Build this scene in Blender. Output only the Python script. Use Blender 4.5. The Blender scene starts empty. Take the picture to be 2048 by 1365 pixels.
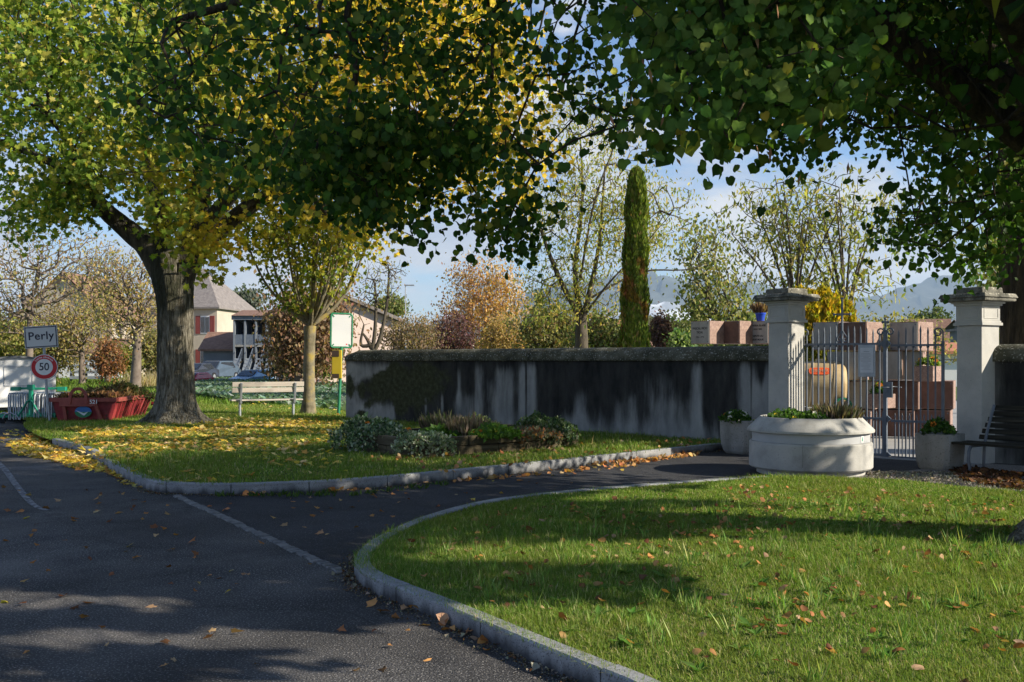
import bpy, math, random
import numpy as np
from mathutils import Vector, Matrix
R = math.radians
rng = np.random.default_rng(11)
random.seed(5)
sc = bpy.context.scene
COL = sc.collection

# ------------------------------------------------------------------ camera, sky, sun, exposure
F, CX, HY, CH = 1990.0, 1024.0, 722.0, 1.6          # focal length, centre column, eye-level row, eye height
cam_d = bpy.data.cameras.new("camera"); cam = bpy.data.objects.new("camera", cam_d); COL.objects.link(cam)
cam.location = (0, 0, CH); cam.rotation_euler = (R(90), 0, 0)
cam_d.sensor_width = 36; cam_d.lens = 36 * F / 2048; cam_d.shift_y = 39.5 / 2048
cam_d.clip_start = 0.05; cam_d.clip_end = 40000
sc.camera = cam
SUN_EL = R(27.5); SAZ = math.atan2(0.955, -0.297)     # azimuth clockwise from +Y
SDIR = np.array([math.sin(SAZ) * math.cos(SUN_EL), math.cos(SAZ) * math.cos(SUN_EL), math.sin(SUN_EL)])
sun_d = bpy.data.lights.new("sun", 'SUN'); sun = bpy.data.objects.new("sun", sun_d); COL.objects.link(sun)
sun_d.energy = 5.0; sun_d.angle = R(0.53); sun_d.color = (1.0, 0.90, 0.74)
sun.rotation_euler = Vector(SDIR).to_track_quat('Z', 'Y').to_euler()
world = bpy.data.worlds.new("World"); sc.world = world; world.use_nodes = True
def build_world():
    nt = world.node_tree; N = nt.nodes; L = nt.links
    bg = N["Background"]; bg.inputs[1].default_value = 0.088
    sky = N.new("ShaderNodeTexSky"); sky.sky_type = 'NISHITA'; sky.sun_disc = False
    sky.sun_elevation = SUN_EL; sky.sun_rotation = SAZ
    sky.air_density = 1.0; sky.dust_density = 0.25; sky.ozone_density = 3.0
    tc = N.new("ShaderNodeTexCoord")
    mp = N.new("ShaderNodeMapping"); mp.inputs["Scale"].default_value = (1, 1, 2.6)
    L.new(tc.outputs["Generated"], mp.inputs[0])
    n1 = N.new("ShaderNodeTexNoise"); n1.inputs["Scale"].default_value = 5.5; n1.inputs["Detail"].default_value = 9; n1.inputs["Roughness"].default_value = 0.56
    mp.inputs["Location"].default_value = (0.35, 0.1, 0.22)
    L.new(mp.outputs[0], n1.inputs[0])
    sep = N.new("ShaderNodeSeparateXYZ"); L.new(tc.outputs["Generated"], sep.inputs[0])
    # more cloud towards the horizon
    mr = N.new("ShaderNodeMapRange"); mr.inputs[1].default_value = 0.0; mr.inputs[2].default_value = 0.34
    mr.inputs[3].default_value = 0.19; mr.inputs[4].default_value = -0.05
    L.new(sep.outputs[2], mr.inputs[0])
    ad = N.new("ShaderNodeMath"); ad.operation = 'ADD'; L.new(n1.outputs[0], ad.inputs[0]); L.new(mr.outputs[0], ad.inputs[1])
    cr = N.new("ShaderNodeValToRGB"); cr.color_ramp.elements[0].position = 0.475; cr.color_ramp.elements[1].position = 0.62
    L.new(ad.outputs[0], cr.inputs[0])
    n2 = N.new("ShaderNodeTexNoise"); n2.inputs["Scale"].default_value = 9; n2.inputs["Detail"].default_value = 6
    mp2 = N.new("ShaderNodeMapping"); mp2.inputs["Scale"].default_value = (1, 1, 2.4); mp2.inputs["Location"].default_value = (0, 0.3, 1.1)
    L.new(tc.outputs["Generated"], mp2.inputs[0]); L.new(mp2.outputs[0], n2.inputs[0])
    cc = N.new("ShaderNodeValToRGB")
    cc.color_ramp.elements[0].position = 0.36; cc.color_ramp.elements[0].color = (3.6, 3.9, 4.5, 1)
    cc.color_ramp.elements[1].position = 0.66; cc.color_ramp.elements[1].color = (5.8, 5.7, 5.6, 1)
    L.new(n2.outputs[0], cc.inputs[0])
    mx = N.new("ShaderNodeMix"); mx.data_type = 'RGBA'
    fa = N.new("ShaderNodeMath"); fa.operation = 'MULTIPLY'; fa.inputs[1].default_value = 0.92
    L.new(cr.outputs[0], fa.inputs[0]); L.new(fa.outputs[0], mx.inputs[0])
    tn = N.new("ShaderNodeMix"); tn.data_type = 'RGBA'; tn.blend_type = 'MULTIPLY'; tn.inputs[0].default_value = 1; tn.inputs[7].default_value = (.84, .94, 1.08, 1)
    L.new(sky.outputs[0], tn.inputs[6]); L.new(tn.outputs[2], mx.inputs[6]); L.new(cc.outputs[0], mx.inputs[7])
    L.new(mx.outputs[2], bg.inputs[0])
build_world()
sc.view_settings.view_transform = 'Standard'; sc.view_settings.look = 'None'
sc.view_settings.exposure = 0.90; sc.view_settings.gamma = 1; sc.view_settings.use_curve_mapping = False
sc.cycles.max_bounces = 6; sc.cycles.diffuse_bounces = 3; sc.cycles.glossy_bounces = 2
sc.cycles.transmission_bounces = 4; sc.cycles.transparent_max_bounces = 4; sc.cycles.volume_bounces = 0
sc.cycles.use_denoising = True; sc.cycles.sample_clamp_indirect = 6

# ------------------------------------------------------------------ helpers
def P(px, py, Y): return np.array([(px - CX) / F * Y, Y, CH - (py - HY) / F * Y])
def G(px, py, z=0.0):
    Y = F * (CH - z) / (py - HY); return np.array([(px - CX) / F * Y, Y, z])
def to_px(p):
    p = np.atleast_2d(p); return CX + F * p[:, 0] / np.maximum(p[:, 1], .01), HY - F * (p[:, 2] - CH) / np.maximum(p[:, 1], .01)

def tag(o, label=None, cat=None, group=None, kind=None):
    if label: o["label"] = label
    if cat: o["category"] = cat
    if group: o["group"] = group
    if kind: o["kind"] = kind
    return o
def thing(name, label, cat, loc=(0, 0, 0), rz=0.0, group=None):
    o = bpy.data.objects.new(name, None); COL.objects.link(o); o.location = tuple(map(float, loc)); o.rotation_euler = (0, 0, rz)
    o.empty_display_size = 0.2
    return tag(o, label, cat, group)
def link(name, me, parent=None):
    o = bpy.data.objects.new(name, me); COL.objects.link(o)
    if parent: o.parent = parent
    return o
def mesh_np(name, V, Fc, mat=None, parent=None, col=None, smooth=False, attr=None):
    """V (n,3), Fc (m,k) all faces the same size"""
    V = np.asarray(V, dtype=np.float32); Fc = np.asarray(Fc, dtype=np.int32)
    me = bpy.data.meshes.new(name); m, k = Fc.shape
    me.vertices.add(len(V)); me.vertices.foreach_set("co", V.ravel())
    me.loops.add(m * k); me.loops.foreach_set("vertex_index", Fc.ravel())
    me.polygons.add(m); me.polygons.foreach_set("loop_start", np.arange(0, m * k, k, dtype=np.int32))
    me.polygons.foreach_set("loop_total", np.full(m, k, dtype=np.int32))
    if smooth: me.polygons.foreach_set("use_smooth", np.ones(m, dtype=bool))
    if col is not None:
        a = me.attributes.new("col", 'FLOAT_COLOR', 'POINT'); c = np.ones((len(V), 4), dtype=np.float32); c[:, :3] = col
        a.data.foreach_set("color", c.ravel())
    if attr:
        for kx, vv in attr.items():
            a = me.attributes.new(kx, 'FLOAT', 'POINT'); a.data.foreach_set("value", np.asarray(vv, dtype=np.float32))
    me.update(calc_edges=True)
    if mat: me.materials.append(mat)
    return link(name, me, parent)

class MB:
    def __init__(s): s.v = []; s.f = []; s.sm = []; s.es = False
    def add(s, V, Fs, smooth=False):
        b = len(s.v); s.v += [tuple(map(float, p)) for p in V]
        for f in Fs: s.f.append(tuple(b + i for i in f)); s.sm.append(smooth)
    def box(s, c, d, rz=0.0, M=None, taper=1.0):
        V = []
        for z in (-.5, .5):
            t = taper if z > 0 else 1
            for x, y in ((-.5, -.5), (.5, -.5), (.5, .5), (-.5, .5)): V.append(Vector((x * d[0] * t, y * d[1] * t, z * d[2])))
        if M is not None: V = [M @ p for p in V]
        if rz: Mz = Matrix.Rotation(rz, 3, 'Z'); V = [Mz @ p for p in V]
        V = [p + Vector(c) for p in V]
        s.add(V, [(3, 2, 1, 0), (4, 5, 6, 7), (0, 1, 5, 4), (1, 2, 6, 5), (2, 3, 7, 6), (3, 0, 4, 7)])
        return s
    def bar(s, a, b, w, h=None, up=(0, 0, 1)):
        a, b = Vector(a), Vector(b); h = h or w; d = (b - a); L = d.length; d.normalize()
        u = Vector(up)
        if abs(d.dot(u)) > .98: u = Vector((1, 0, 0))
        sd = d.cross(u).normalized(); u = sd.cross(d).normalized()
        M = Matrix((sd, d, u)).transposed()
        return s.box((a + b) / 2, (w, L, h), M=M)
    def tube(s, path, r, n=8, cap=True, smooth=True):
        path = [Vector(p) for p in path]; rr = r if hasattr(r, '__len__') else [r] * len(path)
        V = []; up = Vector((0, 0, 1)); prev = None
        for i, p in enumerate(path):
            d = (path[min(i + 1, len(path) - 1)] - path[max(i - 1, 0)]).normalized()
            if prev is None:
                a = d.cross(up)
                if a.length < .1: a = d.cross(Vector((1, 0, 0)))
            else: a = prev - d * prev.dot(d)
            a.normalize(); prev = a; b = d.cross(a)
            for k in range(n):
                t = 2 * math.pi * k / n; V.append(p + (a * math.cos(t) + b * math.sin(t)) * rr[i])
        Fs = []
        for i in range(len(path) - 1):
            for k in range(n): Fs.append((i * n + k, i * n + (k + 1) % n, (i + 1) * n + (k + 1) % n, (i + 1) * n + k))
        s.add(V, Fs, smooth)
        if cap: s.add(V[:n], [tuple(range(n))]); s.add(V[-n:], [tuple(range(n))])
        return s
    def lathe(s, prof, n=48, smooth=True, c=(0, 0, 0)):
        V = [(c[0] + r * math.cos(2 * math.pi * k / n), c[1] + r * math.sin(2 * math.pi * k / n), c[2] + z) for r, z in prof for k in range(n)]
        Fs = [(i * n + k, i * n + (k + 1) % n, (i + 1) * n + (k + 1) % n, (i + 1) * n + k) for i in range(len(prof) - 1) for k in range(n)]
        s.add(V, Fs, smooth); s.es = True; return s
    def prism(s, poly, z0, z1, axis='z', c=(0, 0, 0)):
        """extrude 2-D polygon; axis z: (x,y); axis y: polygon is (x,z), extruded in y; axis x: polygon (y,z)"""
        n = len(poly)
        def m(p, t):
            if axis == 'z': q = (p[0], p[1], t)
            elif axis == 'y': q = (p[0], t, p[1])
            else: q = (t, p[0], p[1])
            return (q[0] + c[0], q[1] + c[1], q[2] + c[2])
        V = [m(p, z0) for p in poly] + [m(p, z1) for p in poly]
        s.add(V, [tuple(range(n))[::-1], tuple(range(n, 2 * n))] + [(i, (i + 1) % n, n + (i + 1) % n, n + i) for i in range(n)])
        return s
    def build(s, name, mat, parent=None, bevel=0.0, seg=2):
        me = bpy.data.meshes.new(name); me.from_pydata(s.v, [], s.f); me.polygons.foreach_set("use_smooth", s.sm)
        import bmesh
        bm = bmesh.new(); bm.from_mesh(me); bmesh.ops.recalc_face_normals(bm, faces=bm.faces); bm.to_mesh(me); bm.free()
        me.update()
        if mat: me.materials.append(mat)
        o = link(name, me, parent)
        if s.es: e_ = o.modifiers.new('sharp', 'EDGE_SPLIT'); e_.split_angle = R(28)
        if bevel:
            b = o.modifiers.new("bevel", 'BEVEL'); b.width = bevel; b.segments = seg; b.limit_method = 'ANGLE'; b.angle_limit = R(40)
        return o

def text_mesh(name, body, size, mat, parent, loc, rot=(R(90), 0, 0), ext=.001, bend=None, offset=0.0, sx=1.0, align='CENTER', spacing=1.0):
    cu = bpy.data.curves.new("t", 'FONT'); cu.body = body; cu.size = size; cu.extrude = ext; cu.align_x = align; cu.align_y = 'CENTER'
    cu.offset = offset; cu.space_character = spacing
    o = bpy.data.objects.new("t", cu); COL.objects.link(o); bpy.context.view_layer.update()
    me = bpy.data.meshes.new_from_object(o.evaluated_get(bpy.context.evaluated_depsgraph_get())); bpy.data.objects.remove(o)
    for v in me.vertices:
        v.co.x *= sx
        if bend: a = v.co.x / bend; r = bend + v.co.y; v.co.x = r * math.sin(a); v.co.y = r * math.cos(a)
    me.materials.clear(); me.materials.append(mat); me.name = name
    o = link(name, me, parent); o.location = loc; o.rotation_euler = rot
    return o

# ------------------------------------------------------------------ materials
def new_mat(name):
    m = bpy.data.materials.new(name); m.use_nodes = True; return m, m.node_tree.nodes, m.node_tree.links
def ramp(N, cols, pos=None):
    r = N.new("ShaderNodeValToRGB"); e = r.color_ramp.elements
    pos = pos or [i / (len(cols) - 1) for i in range(len(cols))]
    e[0].position = pos[0]; e[0].color = (*cols[0], 1); e[1].position = pos[-1]; e[1].color = (*cols[-1], 1)
    for c, p in list(zip(cols, pos))[1:-1]: x = e.new(p); x.color = (*c, 1)
    return r
def mk(name, cols, scale=5, detail=6, pos=None, rough=.8, bump=0.0, bscale=60, metal=0, spec=.3, stretch=(1, 1, 1), speck=None, bdist=.01, nrough=.6):
    m, N, L = new_mat(name); b = N["Principled BSDF"]
    b.inputs["Roughness"].default_value = rough; b.inputs["Metallic"].default_value = metal; b.inputs["Specular IOR Level"].default_value = spec
    tc = N.new("ShaderNodeTexCoord"); mp = N.new("ShaderNodeMapping"); mp.inputs["Scale"].default_value = stretch
    L.new(tc.outputs["Object"], mp.inputs[0])
    n = N.new("ShaderNodeTexNoise"); n.inputs["Scale"].default_value = scale; n.inputs["Detail"].default_value = detail; n.inputs["Roughness"].default_value = nrough
    L.new(mp.outputs[0], n.inputs[0])
    if len(cols) == 1: cols = [tuple(c * .9 for c in cols[0]), tuple(min(1, c * 1.08) for c in cols[0])]
    r = ramp(N, cols, pos or [.3 + .4 * i / (len(cols) - 1) for i in range(len(cols))]); L.new(n.outputs[0], r.inputs[0])
    out = r.outputs[0]
    if speck:                                             # (colour, scale, threshold)
        n3 = N.new("ShaderNodeTexNoise"); n3.inputs["Scale"].default_value = speck[1]; n3.inputs["Detail"].default_value = 3
        L.new(tc.outputs["Object"], n3.inputs[0])
        r3 = ramp(N, [(0, 0, 0), (1, 1, 1)], [speck[2], speck[2] + .08]); L.new(n3.outputs[0], r3.inputs[0])
        mx = N.new("ShaderNodeMix"); mx.data_type = 'RGBA'; L.new(r3.outputs[0], mx.inputs[0]); L.new(out, mx.inputs[6]); mx.inputs[7].default_value = (*speck[0], 1)
        out = mx.outputs[2]
    L.new(out, b.inputs["Base Color"])
    if bump:
        n2 = N.new("ShaderNodeTexNoise"); n2.inputs["Scale"].default_value = bscale; n2.inputs["Detail"].default_value = 5
        L.new(mp.outputs[0], n2.inputs[0]); bp = N.new("ShaderNodeBump"); bp.inputs["Strength"].default_value = bump; bp.inputs["Distance"].default_value = bdist
        L.new(n2.outputs[0], bp.inputs["Height"]); L.new(bp.outputs[0], b.inputs["Normal"])
    return m
def leaf_mat(name, trans=.4, gloss=.06, rough=.45, sat=1.0):
    m, N, L = new_mat(name); N.remove(N["Principled BSDF"]); out = N["Material Output"]
    a = N.new("ShaderNodeAttribute"); a.attribute_name = "col"
    d = N.new("ShaderNodeBsdfDiffuse"); t = N.new("ShaderNodeBsdfTranslucent"); g = N.new("ShaderNodeBsdfGlossy"); g.inputs["Roughness"].default_value = rough
    L.new(a.outputs[0], d.inputs[0])
    h = N.new("ShaderNodeMix"); h.data_type = 'RGBA'; h.blend_type = 'MULTIPLY'; h.inputs[0].default_value = 1
    L.new(a.outputs[0], h.inputs[6]); h.inputs[7].default_value = (1.25, 1.35, .55, 1); L.new(h.outputs[2], t.inputs[0])
    m1 = N.new("ShaderNodeMixShader"); m1.inputs[0].default_value = trans; L.new(d.outputs[0], m1.inputs[1]); L.new(t.outputs[0], m1.inputs[2])
    m2 = N.new("ShaderNodeMixShader"); m2.inputs[0].default_value = gloss; L.new(m1.outputs[0], m2.inputs[1]); L.new(g.outputs[0], m2.inputs[2])
    L.new(m2.outputs[0], out.inputs[0]); return m
LEAF = leaf_mat("leaf", .46, .012, .5); LEAFN = leaf_mat("broad_leaf", .32, .006, .5); DRY = leaf_mat("dry_leaf", .3, .01, .6); BLADE = leaf_mat("grass_blade", .35, .008, .5)

M = {}
M['asphalt'] = mk('asphalt', [(.040, .040, .042), (.070, .068, .068), (.11, .104, .10)], 1.1, 9, rough=.9, bump=1, bscale=85, bdist=.03, speck=((.26, .25, .24), 75, .565), spec=.2)
M['asphalt2'] = mk('asphalt_new', [(.032, .033, .037), (.055, .056, .060)], 1.6, 9, rough=.9, bump=1, bscale=95, bdist=.025, speck=((.17, .17, .17), 85, .60), spec=.2)
M['granite'] = mk('granite', [(.20, .205, .21), (.33, .33, .33)], 3, 8, rough=.8, bump=.5, bscale=60, speck=((.10, .10, .105), 90, .54), bdist=.006)
M['sett'] = mk('sett', [(.07, .07, .072), (.15, .15, .15), (.24, .235, .225)], 9, 6, rough=.8, bump=.5, bscale=80)
M['soil'] = mk('soil', [(.035, .035, .014), (.05, .085, .02), (.075, .10, .03)], 5, 9, rough=.95, bump=1, bscale=40, bdist=.03)
M['dirt'] = mk('dirt', [(.03, .022, .015), (.06, .045, .03)], 12, 8, rough=1, bump=1, bscale=50, bdist=.02)
M['field'] = mk('field', [(.055, .085, .018), (.10, .15, .032), (.13, .15, .05)], .35, 9, rough=.95, bump=1, bscale=8, bdist=.08, nrough=.7)
M['farland'] = mk('farland', [(.04, .06, .02), (.09, .10, .04), (.06, .075, .03)], .02, 9, rough=1)
M['gravel'] = mk('gravel', [(.13, .12, .115), (.36, .34, .33)], 55, 4, rough=.9, bump=1, bscale=55, bdist=.03, pos=[.4, .6])
M['paving'] = mk('paving', [(.26, .26, .26), (.38, .37, .35)], 2.5, 8, rough=.9, bump=.4, bscale=60)
M['concrete'] = mk('concrete', [(.28, .275, .255), (.39, .385, .36), (.46, .45, .42)], 2.6, 10, rough=.9, bump=.5, bscale=70, speck=((.22, .22, .21), 55, .64), bdist=.006, pos=[.34, .5, .66])
M['conc_dirty'] = mk('weathered_concrete', [(.14, .14, .125), (.27, .265, .245), (.36, .35, .325)], 2.8, 9, rough=.9, bump=.6, bscale=70, speck=((.15, .15, .13), 40, .6), stretch=(1, 1, .5), bdist=.008)
M['stone_lt'] = mk('pillar_stone', [(.36, .355, .335), (.47, .46, .43), (.54, .53, .49)], 2.0, 9, rough=.85, bump=.5, bscale=110, speck=((.25, .25, .24), 70, .64), bdist=.005)
M['stone_cap'] = mk('mossy_cap_stone', [(.035, .035, .028), (.16, .155, .13), (.36, .34, .28)], 5, 9, rough=.95, bump=.9, bscale=40, speck=((.50, .48, .40), 28, .62), bdist=.012)
M['coping'] = mk('mossy_coping', [(.030, .032, .022), (.075, .075, .052), (.17, .165, .13)], 2.8, 10, rough=.95, bump=1, bscale=40, speck=((.40, .40, .36), 34, .60), bdist=.015)
M['band'] = mk('grey_painted_band', [(.40, .41, .42)], 2, 3, rough=.65, spec=.3)
M['iron'] = mk('painted_iron', [(.085, .105, .135), (.145, .17, .21)], 6, 6, rough=.42, spec=.5, bump=.1)
M['galv'] = mk('galvanised_steel', [(.28, .30, .33), (.42, .45, .48)], 5, 5, rough=.45, metal=.5, spec=.5)
M['green'] = mk('green_paint', [(.012, .15, .075), (.02, .22, .11)], 3, 4, rough=.45, spec=.5)
M['green2'] = mk('bright_green_paint', [(.01, .22, .13), (.02, .32, .19)], 3, 4, rough=.45, spec=.5)
M['yellow'] = mk('yellow_paint', [(.44, .33, .02), (.50, .38, .03)], 3, 3, rough=.45)
M['brownbox'] = mk('dark_brown_plastic', [(.06, .04, .03)], 3, 3, rough=.4)
M['white'] = mk('white_paint', [(.72, .73, .74), (.80, .80, .79)], 2, 5, rough=.5, spec=.4)
M['panelw'] = mk('white_panel', [(.52, .54, .56), (.60, .61, .62)], 1, 2, rough=.3, spec=.5)
M['signred'] = mk('sign_red', [(.55, .012, .02)], 2, 2, rough=.4, spec=.4)
M['navy'] = mk('navy_paint', [(.012, .014, .04)], 2, 2, rough=.4, spec=.4)
M['skip'] = mk('red_skip_paint', [(.10, .018, .018), (.26, .03, .035), (.34, .05, .05)], 3, 8, rough=.55, bump=.2, bscale=20, speck=((.10, .05, .03), 9, .62), pos=[.3, .5, .72])
M['skip_dk'] = mk('red_skip_rim', [(.22, .05, .04), (.36, .09, .07)], 5, 6, rough=.6)
M['roofgrey'] = mk('wagon_roof', [(.16, .17, .18)], 2, 3, rough=.6)
M['wood_lt'] = mk('weathered_slat_wood', [(.44, .39, .33), (.60, .54, .47)], 3, 7, rough=.8, bump=.3, bscale=30, stretch=(.4, 8, 8))
M['wood_dk'] = mk('dark_mossy_wood', [(.008, .008, .006), (.022, .021, .015), (.055, .052, .04)], 3, 8, rough=.9, bump=.5, bscale=30, stretch=(.5, 8, 8))
M['sleeper'] = mk('timber_sleeper', [(.028, .026, .014), (.075, .06, .035), (.13, .11, .07)], 2.4, 8, rough=.95, bump=.7, bscale=24, stretch=(.5, .5, 7))
M['bark'] = mk('maple_bark', [(.03, .028, .018), (.12, .105, .075), (.25, .23, .18), (.40, .37, .31)], 5.5, 10, rough=.95, bump=1, bscale=9, stretch=(3.6, 3.6, .5), bdist=.14, pos=[.36, .46, .56, .70], nrough=.72)
M['bark_dk'] = mk('linden_bark', [(.012, .010, .007), (.05, .038, .022), (.11, .08, .045)], 4, 10, rough=.95, bump=1, bscale=16, stretch=(3, 3, .5), bdist=.06)
M['bark_md'] = mk('grey_brown_bark', [(.045, .038, .028), (.12, .10, .07)], 5, 8, rough=.9, bump=.6, bscale=20, stretch=(2, 2, .6), bdist=.03)
M['bark_ylw'] = mk('lichened_bark', [(.09, .08, .045), (.19, .165, .11), (.30, .23, .06)], 3.6, 8, rough=.9, bump=.5, bscale=20, pos=[.3, .5, .68], bdist=.02)
M['bark_pale'] = mk('pale_grey_bark', [(.11, .085, .07), (.22, .18, .145)], 3, 6, rough=.9)
M['birch'] = mk('birch_bark', [(.10, .09, .08), (.62, .60, .56), (.74, .72, .68)], 6, 6, rough=.8, stretch=(1, 1, 2.5), pos=[.36, .44, .7])
M['pink'] = mk('pink_granite', [(.18, .11, .088), (.27, .175, .14), (.36, .25, .20)], 14, 8, rough=.6, spec=.4, speck=((.62, .45, .36), 70, .6))
M['pinkfront'] = mk('pink_granite_shaded', [(.095, .052, .042), (.155, .088, .07)], 8, 8, rough=.5, speck=((.12, .07, .06), 60, .62))  # pink granite darkened in colour to stand for the shaded niche fronts
M['plaque'] = mk('plaque_marble', [(.20, .195, .185), (.38, .37, .35)], 4, 8, rough=.4, spec=.4, stretch=(1, 1, .4))
M['black'] = mk('black_lettering', [(.02, .02, .02)], 2, 2, rough=.5)
M['rubber'] = mk('rubber', [(.018, .018, .02)], 2, 2, rough=.8)
M['bluepot'] = mk('blue_glaze', [(.01, .05, .42), (.02, .08, .55)], 2, 2, rough=.25, spec=.5)
M['barrel'] = mk('barrel_tan', [(.36, .26, .13), (.50, .38, .21)], 2.2, 7, rough=.5, stretch=(.3, 3, 3), spec=.4)
M['orange'] = mk('orange_label', [(.75, .12, .03)], 2, 2, rough=.5)
M['hoop'] = mk('hoop', [(.62, .50, .32)], 2, 2, rough=.5)
M['paper'] = mk('paper', [(.62, .64, .68)], 2, 3, rough=.6)
M['inkgrey'] = mk('grey_ink', [(.28, .29, .33)], 2, 2, rough=.6)
M['cream'] = mk('cream_render', [(.40, .35, .28), (.50, .44, .36)], .6, 7, rough=.9)
M['pinkwall'] = mk('pink_render', [(.58, .46, .40), (.66, .54, .47)], .5, 7, rough=.9)
M['whitewall'] = mk('white_render', [(.60, .61, .62), (.70, .70, .70)], .6, 6, rough=.9)
M['greyshade'] = mk('grey_and_shaded_render', [(.13, .15, .18), (.20, .225, .25)], .7, 6, rough=.9)  # grey walls; on the terrace, white render with its shade in the colour
M['tilegrey'] = mk('grey_roof_tiles', [(.14, .125, .12), (.25, .225, .21)], 3, 7, rough=.85, bump=.6, bscale=6, bdist=.05)
M['tilebrown'] = mk('brown_roof_tiles', [(.15, .085, .06), (.27, .16, .11)], 3, 7, rough=.85, bump=.6, bscale=6, bdist=.05)
M['tileorange'] = mk('orange_roof_tiles', [(.36, .14, .08), (.50, .22, .12)], 3, 6, rough=.85)
M['shutter'] = mk('red_shutter', [(.20, .045, .04)], 3, 3, rough=.6)
M['glass'] = mk('window_glass', [(.03, .035, .045)], 1, 2, rough=.08, spec=.8)
M['carblue'] = mk('pale_blue_car_paint', [(.17, .28, .42)], 1, 2, rough=.2, spec=.6, metal=.3)
M['cargrey'] = mk('grey_blue_car_paint', [(.10, .14, .19)], 1, 2, rough=.2, spec=.6, metal=.3)
M['cardark'] = mk('black_car_paint', [(.03, .035, .05)], 1, 2, rough=.2, spec=.6)
M['carred'] = mk('red_car_paint', [(.40, .03, .04)], 1, 2, rough=.2, spec=.6)
M['carwhite'] = mk('white_car_paint', [(.62, .64, .66)], 1, 2, rough=.2, spec=.6)
M['logogreen'] = mk('logo_green', [(.02, .17, .07)], 2, 2, rough=.5)
M['logoblue'] = mk('logo_blue', [(.03, .14, .38)], 2, 2, rough=.5)
M['paintline'] = mk('worn_white_paint', [(.05, .05, .055), (.26, .26, .27)], 16, 8, rough=.9, pos=[.42, .6])
M['mountain'] = mk('mountain_slope', [(.045, .06, .05), (.09, .10, .08), (.07, .08, .06)], .004, 9, rough=1)
M['snow'] = mk('snow_field', [(.35, .38, .40), (.80, .82, .85)], .0035, 8, rough=.8, pos=[.46, .56])

def mossy_shaded_bark(m):
    # black-green moss and damp plus painted shade on the upper trunk and left side
    N, L = m.node_tree.nodes, m.node_tree.links; b = N["Principled BSDF"]; src = b.inputs["Base Color"].links[0].from_socket
    tc = N.new("ShaderNodeTexCoord"); sp = N.new("ShaderNodeSeparateXYZ"); L.new(tc.outputs["Object"], sp.inputs[0])
    n = N.new("ShaderNodeTexNoise"); n.inputs["Scale"].default_value = 2.6; n.inputs["Detail"].default_value = 8; mp = N.new("ShaderNodeMapping"); mp.inputs["Scale"].default_value = (1.6, 1.6, .5); L.new(tc.outputs["Object"], mp.inputs[0]); L.new(mp.outputs[0], n.inputs[0])
    z = N.new("ShaderNodeMapRange"); z.inputs[1].default_value = .7; z.inputs[2].default_value = 3.4; z.inputs[3].default_value = -.18; z.inputs[4].default_value = .24; L.new(sp.outputs[2], z.inputs[0])
    x = N.new("ShaderNodeMapRange"); x.inputs[1].default_value = -8.55; x.inputs[2].default_value = -7.85; x.inputs[3].default_value = .20; x.inputs[4].default_value = -.12; L.new(sp.outputs[0], x.inputs[0])
    a = N.new("ShaderNodeMath"); a.operation = 'ADD'; L.new(z.outputs[0], a.inputs[0]); L.new(x.outputs[0], a.inputs[1]); a2 = N.new("ShaderNodeMath"); a2.operation = 'ADD'; L.new(a.outputs[0], a2.inputs[0]); L.new(n.outputs[0], a2.inputs[1])
    r = N.new("ShaderNodeMapRange"); r.inputs[1].default_value = .46; r.inputs[2].default_value = .66; r.inputs[3].default_value = 0; r.inputs[4].default_value = .9; L.new(a2.outputs[0], r.inputs[0])
    mx = N.new("ShaderNodeMix"); mx.data_type = 'RGBA'; L.new(r.outputs[0], mx.inputs[0]); L.new(src, mx.inputs[6]); mx.inputs[7].default_value = (.022, .025, .012, 1); L.new(mx.outputs[2], b.inputs["Base Color"]); return m
M['bark_moss_shade'] = mossy_shaded_bark(mk('mossy_shaded_maple_bark', [(.03, .028, .018), (.12, .105, .075), (.25, .23, .18), (.40, .37, .31)], 5.5, 10, rough=.95, bump=1, bscale=9, stretch=(3.6, 3.6, .5), bdist=.14, pos=[.36, .46, .56, .70], nrough=.72))

# ------------------------------------------------------------------ leaves and branches
def T_linden():
    a = [(0, .03), (.20, -.05), (.42, .04), (.52, .30), (.49, .54), (.30, .80), (.07, .92), (.02, 1.04), (-.16, .88), (-.40, .68), (-.53, .38), (-.46, .10), (-.24, -.05)]
    V = [(0, .42, 0)] + [(x, y, .20 * abs(x) - .12 * (y - .4) ** 2) for x, y in a]
    n = len(a); return np.array(V), np.array([(0, 1 + i, 1 + (i + 1) % n) for i in range(n)])
def T_maple():
    a = [(.04, 0), (.42, -.06), (.34, .18), (.62, .40), (.36, .46), (.28, .66), (.10, .60), (0, 1.0), (-.10, .60), (-.28, .66), (-.36, .46), (-.62, .40), (-.34, .18), (-.42, -.06), (-.04, 0)]
    V = [(0, .32, 0)] + [(x, y, .22 * abs(x) - .15 * (y - .3) ** 2) for x, y in a]
    n = len(a); return np.array(V), np.array([(0, 1 + i, 1 + (i + 1) % n) for i in range(n)])
def T_maple_s():
    a = [(0, 0), (.42, -.02), (.34, .2), (.6, .42), (.26, .55), (0, 1.0), (-.26, .55), (-.6, .42), (-.34, .2), (-.42, -.02)]
    V = [(x, y, .22 * abs(x) - .1 * (y - .3) ** 2) for x, y in a]
    Fs = [(0, 1, 2), (0, 2, 4), (2, 3, 4), (0, 4, 5), (0, 5, 6), (0, 6, 8), (6, 7, 8), (0, 8, 9)]
    return np.array(V), np.array(Fs)
def T_oval(w=.55, fold=.15):
    V = [(0, 0, 0), (w / 2, .45, fold), (0, 1, 0), (-w / 2, .45, fold)]
    return np.array(V), np.array([(0, 1, 2), (0, 2, 3)])
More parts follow.
